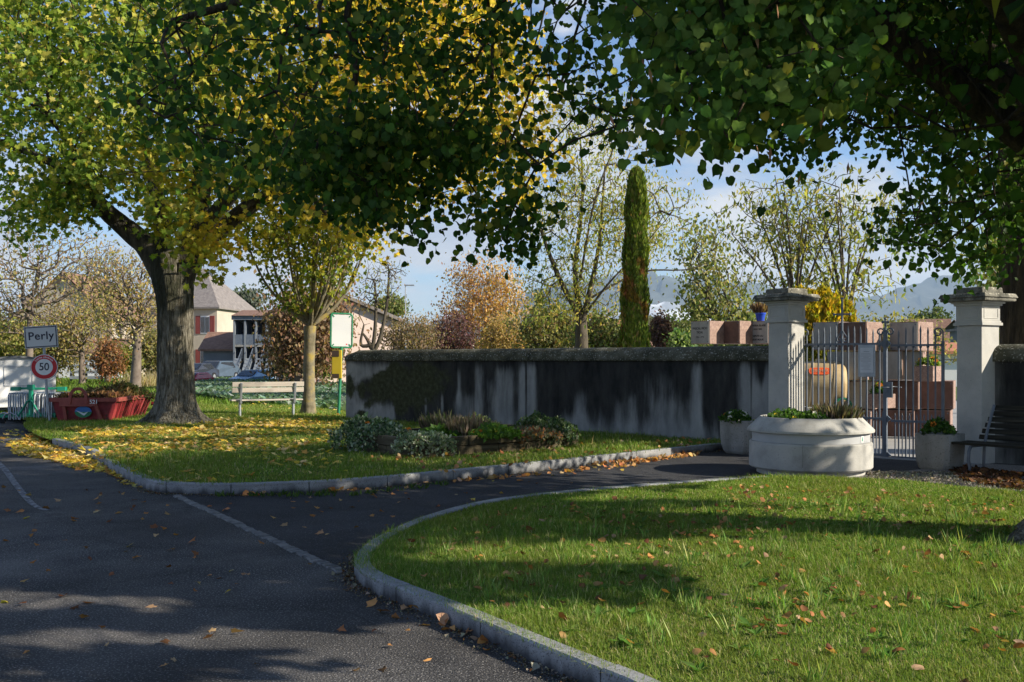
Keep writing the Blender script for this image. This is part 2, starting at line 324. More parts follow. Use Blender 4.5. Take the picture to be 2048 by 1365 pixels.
def T_curl():
    a = [(0, 0), (.35, .05), (.48, .4), (.3, .75), (0, 1.0), (-.3, .78), (-.46, .42), (-.33, .05)]
    V = [(0, .45, 0)] + [(x, y, .8 * x * x + .35 * (y - .5) ** 2 + .12 * x) for x, y in a]
    n = len(a); return np.array(V), np.array([(0, 1 + i, 1 + (i + 1) % n) for i in range(n)])
def frames(n, tip=(0, 0, -1), tipspread=.6, nrm=(0, -.3, 1), nspread=.8):
    """random leaf frames: columns are side, tip direction, face normal"""
    t = np.asarray(tip, float) + rng.normal(0, tipspread, (n, 3)); t /= np.linalg.norm(t, axis=1)[:, None]
    m = np.asarray(nrm, float) + rng.normal(0, nspread, (n, 3)); m -= t * (m * t).sum(1)[:, None]; m /= np.linalg.norm(m, axis=1)[:, None] + 1e-9
    s = np.cross(t, m); return np.stack([s, t, m], axis=2)
def scatter(tmpl, pos, fr, size, col):
    TV, TF = tmpl; n, k = len(pos), len(TV)
    T3 = np.repeat(TV[None], n, axis=0)
    if k >= 8:                                        # every leaf a little different: ragged outline, own curl, paler midrib
        T3 = T3 + rng.normal(0, .035, T3.shape); cu = rng.normal(0, .35, (n, 1)); T3[:, :, 2] += cu * (T3[:, :, 1] - .4) ** 2 + rng.normal(0, .25, (n, 1)) * T3[:, :, 0] * T3[:, :, 1]
        T3[:, :, 0] *= rng.uniform(.82, 1.08, (n, 1))
    V = np.einsum('nij,nkj->nki', fr, T3) * np.asarray(size).reshape(-1, 1, 1) + pos[:, None, :]
    Fc = (TF[None] + (np.arange(n) * k)[:, None, None]).reshape(-1, 3)
    cc = np.repeat(col[:, None, :], k, axis=1)
    if k >= 8: cc = cc * np.exp(rng.normal(0, .13, (n, k, 1))); cc[:, 0] *= 1.18
    return V.reshape(-1, 3), Fc, np.clip(cc, 0, 1).reshape(-1, 3)
def palette(n, cols, w=None, jit=.18):
    cols = np.array(cols, float); w = np.array(w, float) / np.sum(w) if w is not None else None
    c = cols[rng.choice(len(cols), n, p=w)]
    return np.clip(c * np.exp(rng.normal(0, jit, (n, 1))) * np.exp(rng.normal(0, .06, (n, 3))), 0, 1)
def leaves(name, tmpl, pos, size, col, mat, parent, **kw):
    n = len(pos); sz = np.asarray(size) * np.exp(rng.normal(0, .18, n))
    V, Fc, c = scatter(tmpl, pos, frames(n, **kw), sz, col)
    return mesh_np(name, V, Fc, mat, parent, col=c)
def around(att, m, sig):
    """m points around every attractor"""
    p = np.repeat(att, m, axis=0); return p + rng.normal(0, 1, p.shape) * np.asarray(sig)

def in_poly(x, y, poly):
    poly = np.asarray(poly, float); inside = np.zeros(len(x), bool); j = len(poly) - 1
    for i in range(len(poly)):
        xi, yi = poly[i]; xj, yj = poly[j]
        c = ((yi > y) != (yj > y)) & (x < (xj - xi) * (y - yi) / (yj - yi + 1e-12) + xi); inside ^= c; j = i
    return inside
def sample_poly(poly, n):
    poly = np.asarray(poly, float); lo, hi = poly.min(0), poly.max(0); out = np.zeros((0, 2))
    while len(out) < n:
        q = rng.uniform(lo, hi, (n * 3, 2)); out = np.vstack([out, q[in_poly(q[:, 0], q[:, 1], poly)]])
    return out[:n]
_ph = rng.uniform(0, 6.28, (24, 4)); _dr = rng.normal(0, 1, (24, 3))
def wave(p, freq=1.0):
    """cheap smooth 3-D noise about -1..1"""
    s = 0
    for i in range(12): s = s + np.sin((p @ _dr[i]) * freq * (1 + .22 * i) + _ph[i, 0])
    return s / 3.2
def vol(poly, Y0, Y1, n, clump=None, thr=-.35):
    """points whose outline from the road is the polygon, spread in depth"""
    k = n * (3 if clump else 1); q = sample_poly(poly, k); Y = rng.uniform(Y0, Y1, k)
    p = np.stack([(q[:, 0] - CX) / F * Y, Y, CH - (q[:, 1] - HY) / F * Y], 1)
    if clump: p = p[wave(p, clump) > thr][:n]
    return p
def ell(c, r, n, shell=.0, zmin=None):
    d = rng.normal(0, 1, (n * 2, 3)); d /= np.linalg.norm(d, axis=1)[:, None]
    u = (shell + (1 - shell) * rng.uniform(0, 1, (n * 2, 1))) ** (1 / 3 if shell == 0 else .6)
    p = np.asarray(c) + d * u * np.asarray(r)
    if zmin is not None: p = p[p[:, 2] > zmin]
    return p[:n]
def ell_px(px, py, rx, ry, Y, n, shell=0.0, depth=None, zmin=None):
    s = Y / F; return ell(P(px, py, Y), (rx * s, depth or rx * s, ry * s), n, shell, zmin)

def grow(chains, att, pen=.3, step=.5, wob=.05, r_tip=.006, expo=.5, rmax=None):
    """join every attractor to the nearest limb; returns segments (p0,p1,r0,r1)"""
    N = sum(len(c) for c in chains); cap = N + len(att) * 14 + 10
    X = np.zeros((cap, 3)); par = np.full(cap, -1); pl = np.zeros(cap); k = 0
    for ci, c in enumerate(chains):
        c = np.asarray(c, float)
        for i, p in enumerate(c):
            X[k] = p
            if i: par[k] = k - 1; pl[k] = pl[k - 1] + np.linalg.norm(p - X[k - 1]) * .3
            elif k:
                j = int(np.argmin(np.linalg.norm(X[:k] - p, axis=1))); par[k] = j; pl[k] = pl[j]
            k += 1
    n0 = k
    d0 = np.min(np.linalg.norm(att[:, None, :] - X[None, :n0, :], axis=2), axis=1)
    tips = np.zeros(cap)
    for ai in np.argsort(d0):
        a = att[ai]; d = np.linalg.norm(X[:k] - a, axis=1); j = int(np.argmin(d + pen * pl[:k])); Ld = d[j]
        if Ld < 1e-3: tips[j] += 1; continue
        ns = min(12, max(1, int(round(Ld / step)))); prev = j; base = X[j].copy()
        for q in range(1, ns + 1):
            t = q / ns; p = base + (a - base) * t
            if q < ns: p = p + rng.normal(0, wob * Ld ** .5, 3) + np.array([0, 0, .05 * Ld * math.sin(math.pi * t)])
            if k >= cap: break
            X[k] = p; par[k] = prev; pl[k] = pl[prev] + Ld / ns; prev = k; k += 1
        tips[prev] += 1
    for i in range(k - 1, -1, -1):
        if par[i] >= 0: tips[par[i]] += tips[i]
    rad = r_tip * np.maximum(tips, 1) ** expo
    if rmax: rad = np.minimum(rad, rmax)
    idx = np.arange(n0, k); pi = par[idx]
    r0 = np.minimum(rad[pi], rad[idx] * 1.35); return X[pi], X[idx], r0, rad[idx], X[:k], n0
def seg_mesh(name, A, B, ra, rb, mat, parent, n=5, minr=0.0):
    ra = np.maximum(ra, minr); rb = np.maximum(rb, minr)
    d = B - A; L = np.linalg.norm(d, axis=1)[:, None] + 1e-9; d = d / L
    up = np.where(np.abs(d[:, 2:3]) > .9, np.array([[1., 0, 0]]), np.array([[0, 0, 1.]])); a = np.cross(d, up); a /= np.linalg.norm(a, axis=1)[:, None]; b = np.cross(d, a)
    t = 2 * np.pi * np.arange(n) / n; c, s = np.cos(t), np.sin(t)
    ring = a[:, None, :] * c[None, :, None] + b[:, None, :] * s[None, :, None]
    V = np.concatenate([(A - d * ra[:, None] * .3)[:, None, :] + ring * ra[:, None, None], (B + d * rb[:, None] * .3)[:, None, :] + ring * rb[:, None, None]], axis=1)
    k = np.arange(n); q = np.stack([k, (k + 1) % n, n + (k + 1) % n, n + k], 1)
    Fc = (q[None] + (np.arange(len(A)) * 2 * n)[:, None, None]).reshape(-1, 4)
    return mesh_np(name, V.reshape(-1, 3), Fc, mat, parent, smooth=True)
def trunk_mesh(name, path, rad, mat, parent, n=28, flare=0, ridge=.05, sub=5, loops=None):
    path = catmull(path, sub); rad = np.interp(np.linspace(0, 1, len(path)), np.linspace(0, 1, len(rad)), rad)
    V = []; t = np.linspace(0, 2 * np.pi, n, endpoint=False)
    up = np.array([0, 1.0, 0])
    for i, p in enumerate(path):
        d = path[min(i + 1, len(path) - 1)] - path[max(i - 1, 0)]; d /= np.linalg.norm(d)
        a = np.cross(d, up); a /= np.linalg.norm(a); b = np.cross(d, a)
        h = max(0, p[2] - path[0][2])
        fl = flare * np.exp(-h / .22) * (1 + .75 * np.sin(t * 5 + .6) + .35 * np.sin(t * 3 + 2)) if flare else 0
        rr = rad[i] * (1 + ridge * .6 * np.sin(t * 7 + h * .8) + ridge * rng.normal(0, .4, n) + ridge * .7 * np.sin(t * 13 + 2 - h * .5)) + fl
        V.append(p + a * (np.cos(t) * rr)[:, None] + b * (np.sin(t) * rr)[:, None])
    V = np.concatenate(V); k = np.arange(n)
    Fc = np.concatenate([np.stack([i * n + k, i * n + (k + 1) % n, (i + 1) * n + (k + 1) % n, (i + 1) * n + k], 1) for i in range(len(path) - 1)])
    return mesh_np(name, V, Fc, mat, parent, smooth=True)
def catmull(pts, sub=6, closed=False):
    p = np.asarray(pts, float); n = len(p); out = []
    for i in range(n - 1 if not closed else n):
        p0, p1, p2, p3 = (p[(i - 1) % n], p[i], p[(i + 1) % n], p[(i + 2) % n]) if closed else (p[max(i - 1, 0)], p[i], p[i + 1], p[min(i + 2, n - 1)])
        for t in np.arange(sub) / sub:
            out.append(.5 * ((2 * p1) + (-p0 + p2) * t + (2 * p0 - 5 * p1 + 4 * p2 - p3) * t * t + (-p0 + 3 * p1 - 3 * p2 + p3) * t ** 3))
    if not closed: out.append(p[-1])
    return np.array(out)
HAZE = 7e-5
# ------------------------------------------------------------------ ground
def poly_sheet(name, poly, z, mat, kind='structure', thick=None):
    import bmesh
    bm = bmesh.new(); vs = [bm.verts.new((float(p[0]), float(p[1]), z)) for p in poly]; f = bm.faces.new(vs)
    if f.normal.z < 0 or True: bm.normal_update()
    if f.normal.z < 0: f.normal_flip()
    bmesh.ops.triangulate(bm, faces=bm.faces)
    me = bpy.data.meshes.new(name); bm.to_mesh(me); bm.free(); me.materials.append(mat)
    return tag(link(name, me), kind=kind)

KL = catmull([(-11.9, 24.6), (-11.2, 22.8), (-9.3, 19.6), (-7.3, 16.9), (-5.7, 14.2), (-4.55, 12.35), (-4.05, 11.95), (-3.1, 11.83), (-2.0, 12.3), (-.83, 13.25), (.56, 14.55), (2.25, 16.2), (3.72, 17.62)], 6)
KR = catmull([(3.3, 12.85), (3.0, 12.75), (1.68, 12.1), (.43, 11.3), (-.34, 10.55), (-.86, 9.5), (-1.12, 8.55), (-1.2, 8.0), (-1.19, 7.5), (-1.1, 7.14), (-.93, 6.8), (-.425, 6.08), (.083, 5.31), (.425, 4.81), (.62, 4.5), (1.1, 3.6), (1.9, 2.2), (3.0, .6)], 6)
ZL, ZR = .12, .10
def lz(x, y): return np.where(np.asarray(y) > 30, np.maximum(0, ZL - (np.asarray(y) - 30) * .04), ZL)
LEFT_LAWN = [tuple(p) for p in KL] + [(4.55, 18.1), (-4.1, 25.6), (-4.2, 33.0), (-16, 33.0), (-14.0, 27.0)]
RIGHT_LAWN = [tuple(p) for p in KR] + [(14, .6), (14, 5.0), (9.0, 8.6), (7.2, 9.6), (5.9, 11.1), (4.95, 12.55), (4.2, 12.75)]
def bank(name, line, w, z, side):
    """kerb: one run of granite stones with fine joints"""
    mb = MB(); line = np.asarray(line); seg = np.linalg.norm(np.diff(line, axis=0), axis=1); s = np.concatenate([[0], np.cumsum(seg)])
    def at(t): return np.array([np.interp(t, s, line[:, 0]), np.interp(t, s, line[:, 1])])
    t = 0.0
    while t < s[-1] - .1:
        Ls = min(random.uniform(.85, 1.1), s[-1] - t); m = 5; g = .006; dz = random.uniform(-.003, .003)
        V = []; Fs = []
        for i in range(m + 1):
            u = t + g + (Ls - 2 * g) * i / m; p = at(u); q = at(min(u + .05, s[-1])); r = at(max(u - .05, 0)); d = q - r; d /= np.linalg.norm(d) + 1e-9
            nn = np.array([-d[1], d[0]]) * side; c = .012
            for o, zz in ((0, -.05), (0, z - c + dz), (c, z + dz), (w - c, z + dz), (w, z - c + dz), (w, -.05)): V.append((p[0] + nn[0] * o, p[1] + nn[1] * o, zz))
        for i in range(m):
            for j in range(5): a = i * 6 + j; Fs.append((a, a + 1, a + 7, a + 6))
        Fs += [tuple(range(6)), tuple(range(m * 6, m * 6 + 6))]
        mb.add(V, Fs); t += Ls
    return tag(mb.build(name, M['kerb']), kind='structure')
# kerb stone: pale top, dirt streaks rising from the foot
def kerb_mat():
    m = mk('kerb_granite', [(.20, .21, .225), (.34, .345, .35)], 3, 8, rough=.8, bump=.5, bscale=70, speck=((.11, .11, .12), 100, .56), bdist=.006)
    N, L = m.node_tree.nodes, m.node_tree.links; b = N["Principled BSDF"]; src = b.inputs["Base Color"].links[0].from_socket
    tc = N.new("ShaderNodeTexCoord"); sp = N.new("ShaderNodeSeparateXYZ"); L.new(tc.outputs["Object"], sp.inputs[0])
    n = N.new("ShaderNodeTexNoise"); n.inputs["Scale"].default_value = 7; n.inputs["Detail"].default_value = 5
    mp = N.new("ShaderNodeMapping"); mp.inputs["Scale"].default_value = (1, 1, .15); L.new(tc.outputs["Object"], mp.inputs[0]); L.new(mp.outputs[0], n.inputs[0])
    a = N.new("ShaderNodeMath"); a.operation = 'MULTIPLY_ADD'; a.inputs[1].default_value = .22; a.inputs[2].default_value = -.055; L.new(n.outputs[0], a.inputs[0])
    c = N.new("ShaderNodeMath"); c.operation = 'SUBTRACT'; L.new(a.outputs[0], c.inputs[0]); L.new(sp.outputs[2], c.inputs[1])
    r = N.new("ShaderNodeMapRange"); r.inputs[1].default_value = -.03; r.inputs[2].default_value = .04; L.new(c.outputs[0], r.inputs[0])
    mx = N.new("ShaderNodeMix"); mx.data_type = 'RGBA'; L.new(r.outputs[0], mx.inputs[0]); L.new(src, mx.inputs[6]); mx.inputs[7].default_value = (.06, .062, .066, 1)
    L.new(mx.outputs[2], b.inputs["Base Color"]); return m
M['kerb'] = kerb_mat()

def wear(m, lo=.62, hi=1.38, cracks=True):
    N, L = m.node_tree.nodes, m.node_tree.links; b = N["Principled BSDF"]; src = b.inputs["Base Color"].links[0].from_socket
    tc = N.new("ShaderNodeTexCoord"); n = N.new("ShaderNodeTexNoise"); n.inputs["Scale"].default_value = .42; n.inputs["Detail"].default_value = 7; n.inputs["Roughness"].default_value = .6; n.inputs["Distortion"].default_value = .6
    L.new(tc.outputs["Object"], n.inputs[0]); r = N.new("ShaderNodeMapRange"); r.inputs[1].default_value = .35; r.inputs[2].default_value = .65; r.inputs[3].default_value = lo; r.inputs[4].default_value = hi; L.new(n.outputs[0], r.inputs[0])
    out = r.outputs[0]
    if cracks:
        v = N.new("ShaderNodeTexVoronoi"); v.feature = 'DISTANCE_TO_EDGE'; v.inputs["Scale"].default_value = .55
        w_ = N.new("ShaderNodeTexNoise"); w_.inputs["Scale"].default_value = 2.2; w_.inputs["Detail"].default_value = 6; L.new(tc.outputs["Object"], w_.inputs[0])
        ad = N.new("ShaderNodeMix"); ad.data_type = 'RGBA'; ad.blend_type = 'ADD'; ad.inputs[0].default_value = .55; L.new(tc.outputs["Object"], ad.inputs[6]); L.new(w_.outputs["Color"], ad.inputs[7]); L.new(ad.outputs[2], v.inputs[0])
        c = N.new("ShaderNodeMapRange"); c.inputs[1].default_value = .0; c.inputs[2].default_value = .012; c.inputs[3].default_value = .72; c.inputs[4].default_value = 1; L.new(v.outputs["Distance"], c.inputs[0])
        k = N.new("ShaderNodeMath"); k.operation = 'MULTIPLY'; L.new(out, k.inputs[0]); L.new(c.outputs[0], k.inputs[1]); out = k.outputs[0]
    mx = N.new("ShaderNodeVectorMath"); mx.operation = 'SCALE'; L.new(src, mx.inputs[0]); L.new(out, mx.inputs["Scale"]); L.new(mx.outputs[0], b.inputs["Base Color"])
wear(M['asphalt']); wear(M['asphalt2'], .8, 1.2, False)
poly_sheet('ground', [(-12000, -300), (12000, -300), (12000, 12500), (-12000, 12500)], -.03, M['farland'])
poly_sheet('meadow', [(-60, -20), (60, -20), (60, 125), (-60, 125)], -.018, M['field'])
poly_sheet('road', [(-30, -12), (9, -12), (9, 14.6), (4.9, 18.0), (-3, 26.5), (-13.2, 26.5), (-15, 30.0), (-30, 30)], 0, M['asphalt'])
PATH = [(-4.05, 11.9), (-3.1, 11.83), (-2.0, 12.3), (-.83, 13.25), (.56, 14.55), (2.25, 16.2), (3.72, 17.62), (4.9, 17.5), (6.3, 16.5), (7.0, 15.4), (6.3, 14.6), (5.0, 13.6), (3.4, 12.8), (3.0, 12.75), (1.68, 12.1), (.43, 11.3), (-.34, 10.55), (-.86, 9.5), (-1.12, 8.55), (-1.2, 8.0), (-1.19, 7.5)]
poly_sheet('path', PATH, .004, M['asphalt2'])
bank('kerb', KL[14:], .13, .14, 1)
bank('kerb', KR, .12, .115, 1)
# row of setts between road and path
def setts():
    mb = MB(); a, b = np.array([-4.02, 11.86]), np.array([-1.27, 7.5]); d = b - a; L = np.linalg.norm(d); d /= L; n = np.array([-d[1], d[0]])
    t = 0.05
    while t < L:
        w = random.uniform(.07, .12); p = a + d * (t + w / 2) + n * random.uniform(-.014, .014)
        mb.box((p[0], p[1], .004), (w - .012, random.uniform(.075, .105), .010 + random.uniform(0, .008)), rz=math.atan2(d[1], d[0]) + random.uniform(-.08, .08), taper=.9); t += w
    tag(mb.build('cobble_strip', M['sett']), kind='structure')
setts()
# worn paint line at the left of the road
q = catmull([G(-60, 880)[:2], G(0, 930)[:2], G(30, 968)[:2], G(64, 1008)[:2], G(95, 1022)[:2]], 8)
nn = np.array([np.array([-(q[min(i + 1, len(q) - 1)] - q[max(i - 1, 0)])[1], (q[min(i + 1, len(q) - 1)] - q[max(i - 1, 0)])[0]]) for i in range(len(q))]); nn /= np.linalg.norm(nn, axis=1)[:, None]
w = np.linspace(.05, .03, len(q))[:, None]
V = np.vstack([np.c_[q + nn * w, np.full(len(q), .004)], np.c_[q - nn * w, np.full(len(q), .004)]]); n = len(q)
tag(mesh_np('road_marking', V, [(i, n + i, n + i + 1, i + 1) for i in range(n - 1)], M['paintline']), kind='structure')

def lawn(name, poly, z, zf=None):
    o = poly_sheet(name, poly, z, M['soil']); return o
# the lawns stand level with their kerbs
inL = [tuple(np.array(p)) for p in LEFT_LAWN]
poly_sheet('lawn', inL, ZL - .01, M['soil']); poly_sheet('lawn', RIGHT_LAWN, ZR - .01, M['soil'])
poly_sheet('gravel_strip', [(4.2, 13.3), (4.3, 12.74), (4.95, 12.54), (5.9, 11.1), (7.2, 9.6), (9.0, 8.6), (14, 5.0), (14, 9.2), (9.4, 13.6), (7.35, 15.4), (6.45, 14.9), (5.6, 14.3)], .012, M['gravel'])
poly_sheet('cemetery_paving', [(4.7, 17.9), (7.2, 15.5), (30, -5), (34, 22), (20, 40), (2, 40), (-3, 27)], -.006, M['paving'])
poly_sheet('kerb_threshold', [(5.2, 17.05), (7.05, 15.2), (7.25, 15.4), (5.4, 17.3)], .008, M['granite'])

# ---- grass blades
BL = None
def blades(name, poly, n, z, h, w, cols, dens=None, excl=None, label=None, lean=.75, zfun=None):
    q = sample_poly(poly, n)
    if dens is not None: q = q[rng.uniform(0, 1, len(q)) < dens(q[:, 0], q[:, 1])]
    # only where the road could show it
    k = len(q); p3 = np.c_[q, np.zeros(k)]
    bare = wave(p3, 1.9) + .5 * wave(p3 * 3 + 5, 1.5) + rng.normal(0, .25, k); k = len(q)
    hh = h * np.exp(rng.normal(0, .34, k)) * (1 + .42 * np.clip(wave(np.c_[q, np.zeros(k)], .9), -1, 1))
    th = rng.uniform(0, 6.283, k); dx, dy = np.cos(th), np.sin(th); ln = np.abs(rng.normal(0, lean, k)) + .08
    b = np.c_[q, np.full(k, z) if zfun is None else zfun(q[:, 0], q[:, 1])]; ww = w * np.exp(rng.normal(0, .2, k)) / 2
    side = np.c_[-dy, dx, np.zeros(k)] * ww[:, None]
    mid = b + np.c_[dx * ln * hh * .35, dy * ln * hh * .35, hh * .6]; tip = b + np.c_[dx * ln * hh * 1.1, dy * ln * hh * 1.1, hh * np.cos(ln * .6)]
    V = np.stack([b - side, b + side, mid + side * .7, mid - side * .7, tip], 1).reshape(-1, 3)
    i = np.arange(k)[:, None] * 5; Fc = np.concatenate([i + [0, 1, 2], i + [0, 2, 3], i + [3, 2, 4]])
    pt = np.clip(.45 + .6 * wave(np.c_[q, np.zeros(k)] + 9, 1.3) + .25 * wave(np.c_[q, np.zeros(k)] * 2 + 3, 2.3), 0, 1)[:, None]
    c = palette(k, cols, [5, 4, 2, 1.2][:len(cols)], .2) * (1 - .3 * pt) + np.array([.065, .06, .012]) * pt
    return tag(mesh_np(name, V, Fc, BLADE, None, col=np.repeat(c, 5, 0)), label, 'grass', kind='stuff')
GC = [(.125, .23, .032), (.19, .29, .045), (.29, .33, .10), (.50, .43, .23)]
vis = lambda x, y: (np.abs(x) < .56 * y + .4)
blades('grass', [tuple(p) for p in KR[30:]] + [(4.4, .6), (5.6, 8), (5.2, 9.4), (-.9, 9.4)], 620000, ZR - .012, .033, .0036, GC,
       dens=lambda x, y: np.where(vis(x, y) & (y > 3.7), np.clip(1.25 - (y - 4) * .12, .4, 1), 0), label='short green lawn grass in the foreground to the right of the road')
blades('grass', [p for p in RIGHT_LAWN if p[1] > 7.4], 240000, ZR - .012, .036, .0065, GC, dens=lambda x, y: vis(x, y) & (y > 8.6), label='short lawn grass running back to the round planter')
blades('grass', LEFT_LAWN, 330000, ZL - .012, .05, .010, GC, dens=lambda x, y: np.where(vis(x, y), np.clip(1.5 - (y - 12) * .05, .5, 1), 0), label='short lawn grass around the big maple and the flower bed')
def tufts(centres, n, h, label):
    k = len(centres) * n; q = np.repeat(centres, n, 0) + rng.normal(0, .022, (k, 2)); a = rng.uniform(0, 6.283, k); ln = rng.uniform(.15, .75, k)
    t = np.c_[np.cos(a) * ln, np.sin(a) * ln, np.ones(k)]; t /= np.linalg.norm(t, axis=1)[:, None]; m = np.c_[-np.sin(a), np.cos(a), np.zeros(k)]; m = np.cross(t, m); m /= np.linalg.norm(m, axis=1)[:, None]
    V, Fc, c = scatter(T_oval(.07, .02), np.c_[q, np.full(k, ZR - .01)], np.stack([np.cross(t, m), t, m], 2), h * np.exp(rng.normal(0, .3, k)), palette(k, [(.14, .26, .05), (.20, .31, .07), (.34, .36, .14)], None, .2))
    tag(mesh_np('grass_tufts', V, Fc, BLADE, None, col=c), label, 'grass', kind='stuff')
tufts(np.vstack([sample_poly([G(x, y, .1)[:2] for x, y in [(800, 1120), (1000, 1020), (2048, 1000), (2048, 1365), (1300, 1365)]], 200), sample_poly([G(x, y, .1)[:2] for x, y in [(1900, 1080), (2048, 1090), (2048, 1125), (1900, 1120)]], 14)]), 26, .085, 'longer grass tufts standing out of the foreground lawn')
q_ = sample_poly([G(x, y, .1)[:2] for x, y in [(760, 1130), (1000, 1020), (2048, 1000), (2048, 1365), (1300, 1365)]], 170); q_ = np.repeat(q_, 9, 0); n_ = len(q_); a_ = rng.uniform(0, 6.283, n_); t_ = np.c_[np.cos(a_), np.sin(a_), rng.uniform(.1, .5, n_)]; t_ /= np.linalg.norm(t_, axis=1)[:, None]; m_ = np.array([0, 0, 1.]) - t_ * t_[:, 2:3]; m_ /= np.linalg.norm(m_, axis=1)[:, None]
V, Fc, c = scatter(T_oval(.34, .08), np.c_[q_, np.full(n_, ZR + .006)], np.stack([np.cross(t_, m_), t_, m_], 2), .062 * np.exp(rng.normal(0, .3, n_)), palette(n_, [(.08, .18, .03), (.12, .22, .05)]))
tag(mesh_np('lawn_weeds', V, Fc, BLADE, None, col=c), 'flat leafy weeds in the foreground lawn', 'weeds', kind='stuff')
FIELD = [(-26, 27), (-14.2, 27), (-14.5, 33), (-4.2, 33), (-4.0, 26.5), (3, 34), (-2, 36), (-10, 39), (-13, 60), (-18, 100), (-60, 100), (-40, 50)]
blades('meadow_grass', FIELD, 150000, -.02, .13, .05, [(.10, .19, .025), (.13, .22, .035), (.17, .24, .06)], dens=lambda x, y: vis(x, y) & (x < -3), label='longer bright grass of the field behind the skip and the bench')

# cabbage field
def cabbages():
    pl = [G(392, 757, 0), G(392, 762), G(393, 792), G(480, 806), G(620, 822), G(700, 830), G(820, 830), G(820, 757)]
    poly = [(p[0], min(p[1], 92)) for p in pl]; poly_sheet('cabbage_soil', poly, -.008, M['dirt'])
    n = 15000; q = sample_poly(poly, n * 2); keep = rng.uniform(0, 1, len(q)) < np.clip(1.3 - q[:, 1] / 120, .3, 1); q = q[keep][:n]
    q[:, 1] = np.round(q[:, 1] / .5) * .5 + rng.normal(0, .07, len(q))
    pos = np.repeat(np.c_[q, np.full(len(q), .03)], 7, 0); a = rng.uniform(0, 6.283, len(pos)); fr = frames(len(pos))
    t = np.c_[np.cos(a), np.sin(a), rng.uniform(.35, 1.2, len(pos))]; t /= np.linalg.norm(t, axis=1)[:, None]
    m = np.array([0, 0, 1.]) - t * t[:, 2:3]; m /= np.linalg.norm(m, axis=1)[:, None]; fr = np.stack([np.cross(t, m), t, m], 2)
    V, Fc, c = scatter(T_oval(.8, .1), pos, fr, .26 * np.exp(rng.normal(0, .2, len(pos))), palette(len(pos), [(.15, .24, .17), (.20, .28, .21), (.10, .18, .09), (.26, .32, .26)], None, .15))
    tag(mesh_np('cabbage_crop', V, Fc, LEAFN, None, col=c), 'rows of blue-green cabbages in the field behind the small tree', 'crop', kind='stuff')
cabbages()

# fallen leaves
def litter(name, tm, q, z, size, cols, w, label, upr=.28, jit=.2):
    n = len(q); a = rng.uniform(0, 6.283, n); up = np.c_[rng.normal(0, upr, n), rng.normal(0, upr, n), np.ones(n)]; up /= np.linalg.norm(up, axis=1)[:, None]
    t = np.c_[np.cos(a), np.sin(a), np.zeros(n)]; t -= up * (t * up).sum(1)[:, None]; t /= np.linalg.norm(t, axis=1)[:, None]
    flip = np.where(rng.uniform(0, 1, n) < .5, 1, -1)[:, None]; s = np.cross(t, up)
    pos = np.c_[q, z + rng.uniform(0, .02, n)]
    V, Fc, c = scatter(tm, pos, np.stack([s, t, up * flip], 2), size * np.exp(np.clip(rng.normal(0, .28, n), -.6, .38)), palette(n, cols, w, jit))
    return tag(mesh_np(name, V, Fc, DRY, None, col=c), label, 'fallen leaves', kind='stuff')
YC = [(.62, .42, .06), (.70, .52, .12), (.66, .50, .22), (.50, .26, .07), (.40, .36, .08)]
BC = [(.38, .17, .065), (.44, .24, .10), (.42, .28, .16), (.18, .08, .04)]
def px_litter(polys, n, z):
    out = []
    for poly, k in polys:
        g = [G(x, y, z)[:2] for x, y in poly]; out.append(sample_poly(g, k))
    return np.vstack(out)
q = px_litter([([(130, 880), (300, 852), (560, 845), (690, 850), (690, 880), (560, 905), (330, 905), (230, 935), (160, 905)], 2700), ([(110, 858), (420, 840), (620, 838), (690, 848), (400, 872), (200, 880)], 1200), ([(250, 940), (700, 890), (700, 950), (340, 975)], 130), ([(470, 800), (690, 805), (690, 840), (430, 845)], 220)], 0, ZL)
nz = wave(np.c_[q, np.zeros(len(q))], 1.1); q = q[nz > -.7 + rng.normal(0, .3, len(q))]
litter('fallen_maple_leaves', T_maple_s(), q, ZL + .025, .092, YC, [4, 5, 4, 1.5, 1], 'yellow maple leaves strewn over the grass below the big maple')
q = px_litter([([(20, 890), (75, 868), (150, 880), (200, 915), (225, 940), (110, 922), (30, 910)], 1300), ([(60, 900), (160, 905), (240, 950), (150, 940)], 500), ([(160, 915), (215, 935), (330, 985), (260, 975)], 110), ([(0, 860), (90, 860), (60, 885), (0, 890)], 60)], 0, 0)
litter('fallen_maple_leaves', T_maple_s(), q, .008, .098, YC, [4, 5, 4, 2, 1], 'yellow maple leaves drifted on the road beside the kerb')
q = px_litter([([(0, 960), (340, 1000), (700, 1170), (1100, 1340), (0, 1360)], 95), ([(360, 1000), (1400, 930), (1000, 990), (720, 1100)], 60)], 0, 0)
litter('fallen_leaves', T_maple_s(), q, .006, .06, BC + [(.55, .42, .08)], [3, 2, 2, 3, 1.2], 'scattered brown and yellow leaves on the dark asphalt', upr=.35)
q = px_litter([([(1170, 934), (1280, 913), (1400, 905), (1400, 912), (1300, 925)], 420), ([(330, 985), (700, 985), (1100, 946), (1280, 928), (1280, 934), (900, 968), (500, 994)], 150)], 0, 0)
litter('fallen_linden_leaves', T_curl(), q, .012, .065, BC[:3] + [(.60, .27, .10)], None, 'brown leaves banked up against the far kerb', upr=.8)
q = px_litter([([(715, 1130), (735, 1155), (1100, 1318), (1130, 1345), (880, 1260), (700, 1150)], 60)], 0, 0)
litter('fallen_linden_leaves', T_curl(), q, .012, .06, BC, None, 'brown leaves lying in the gutter below the near kerb', upr=.6)
q = px_litter([([(760, 1110), (1000, 1020), (1500, 970), (2048, 1000), (2048, 1365), (1300, 1365), (900, 1220)], 980)], 0, ZR + .02)
nz = wave(np.c_[q, np.zeros(len(q))], 2.0); q = q[nz > -.35 + rng.normal(0, .45, len(q))]
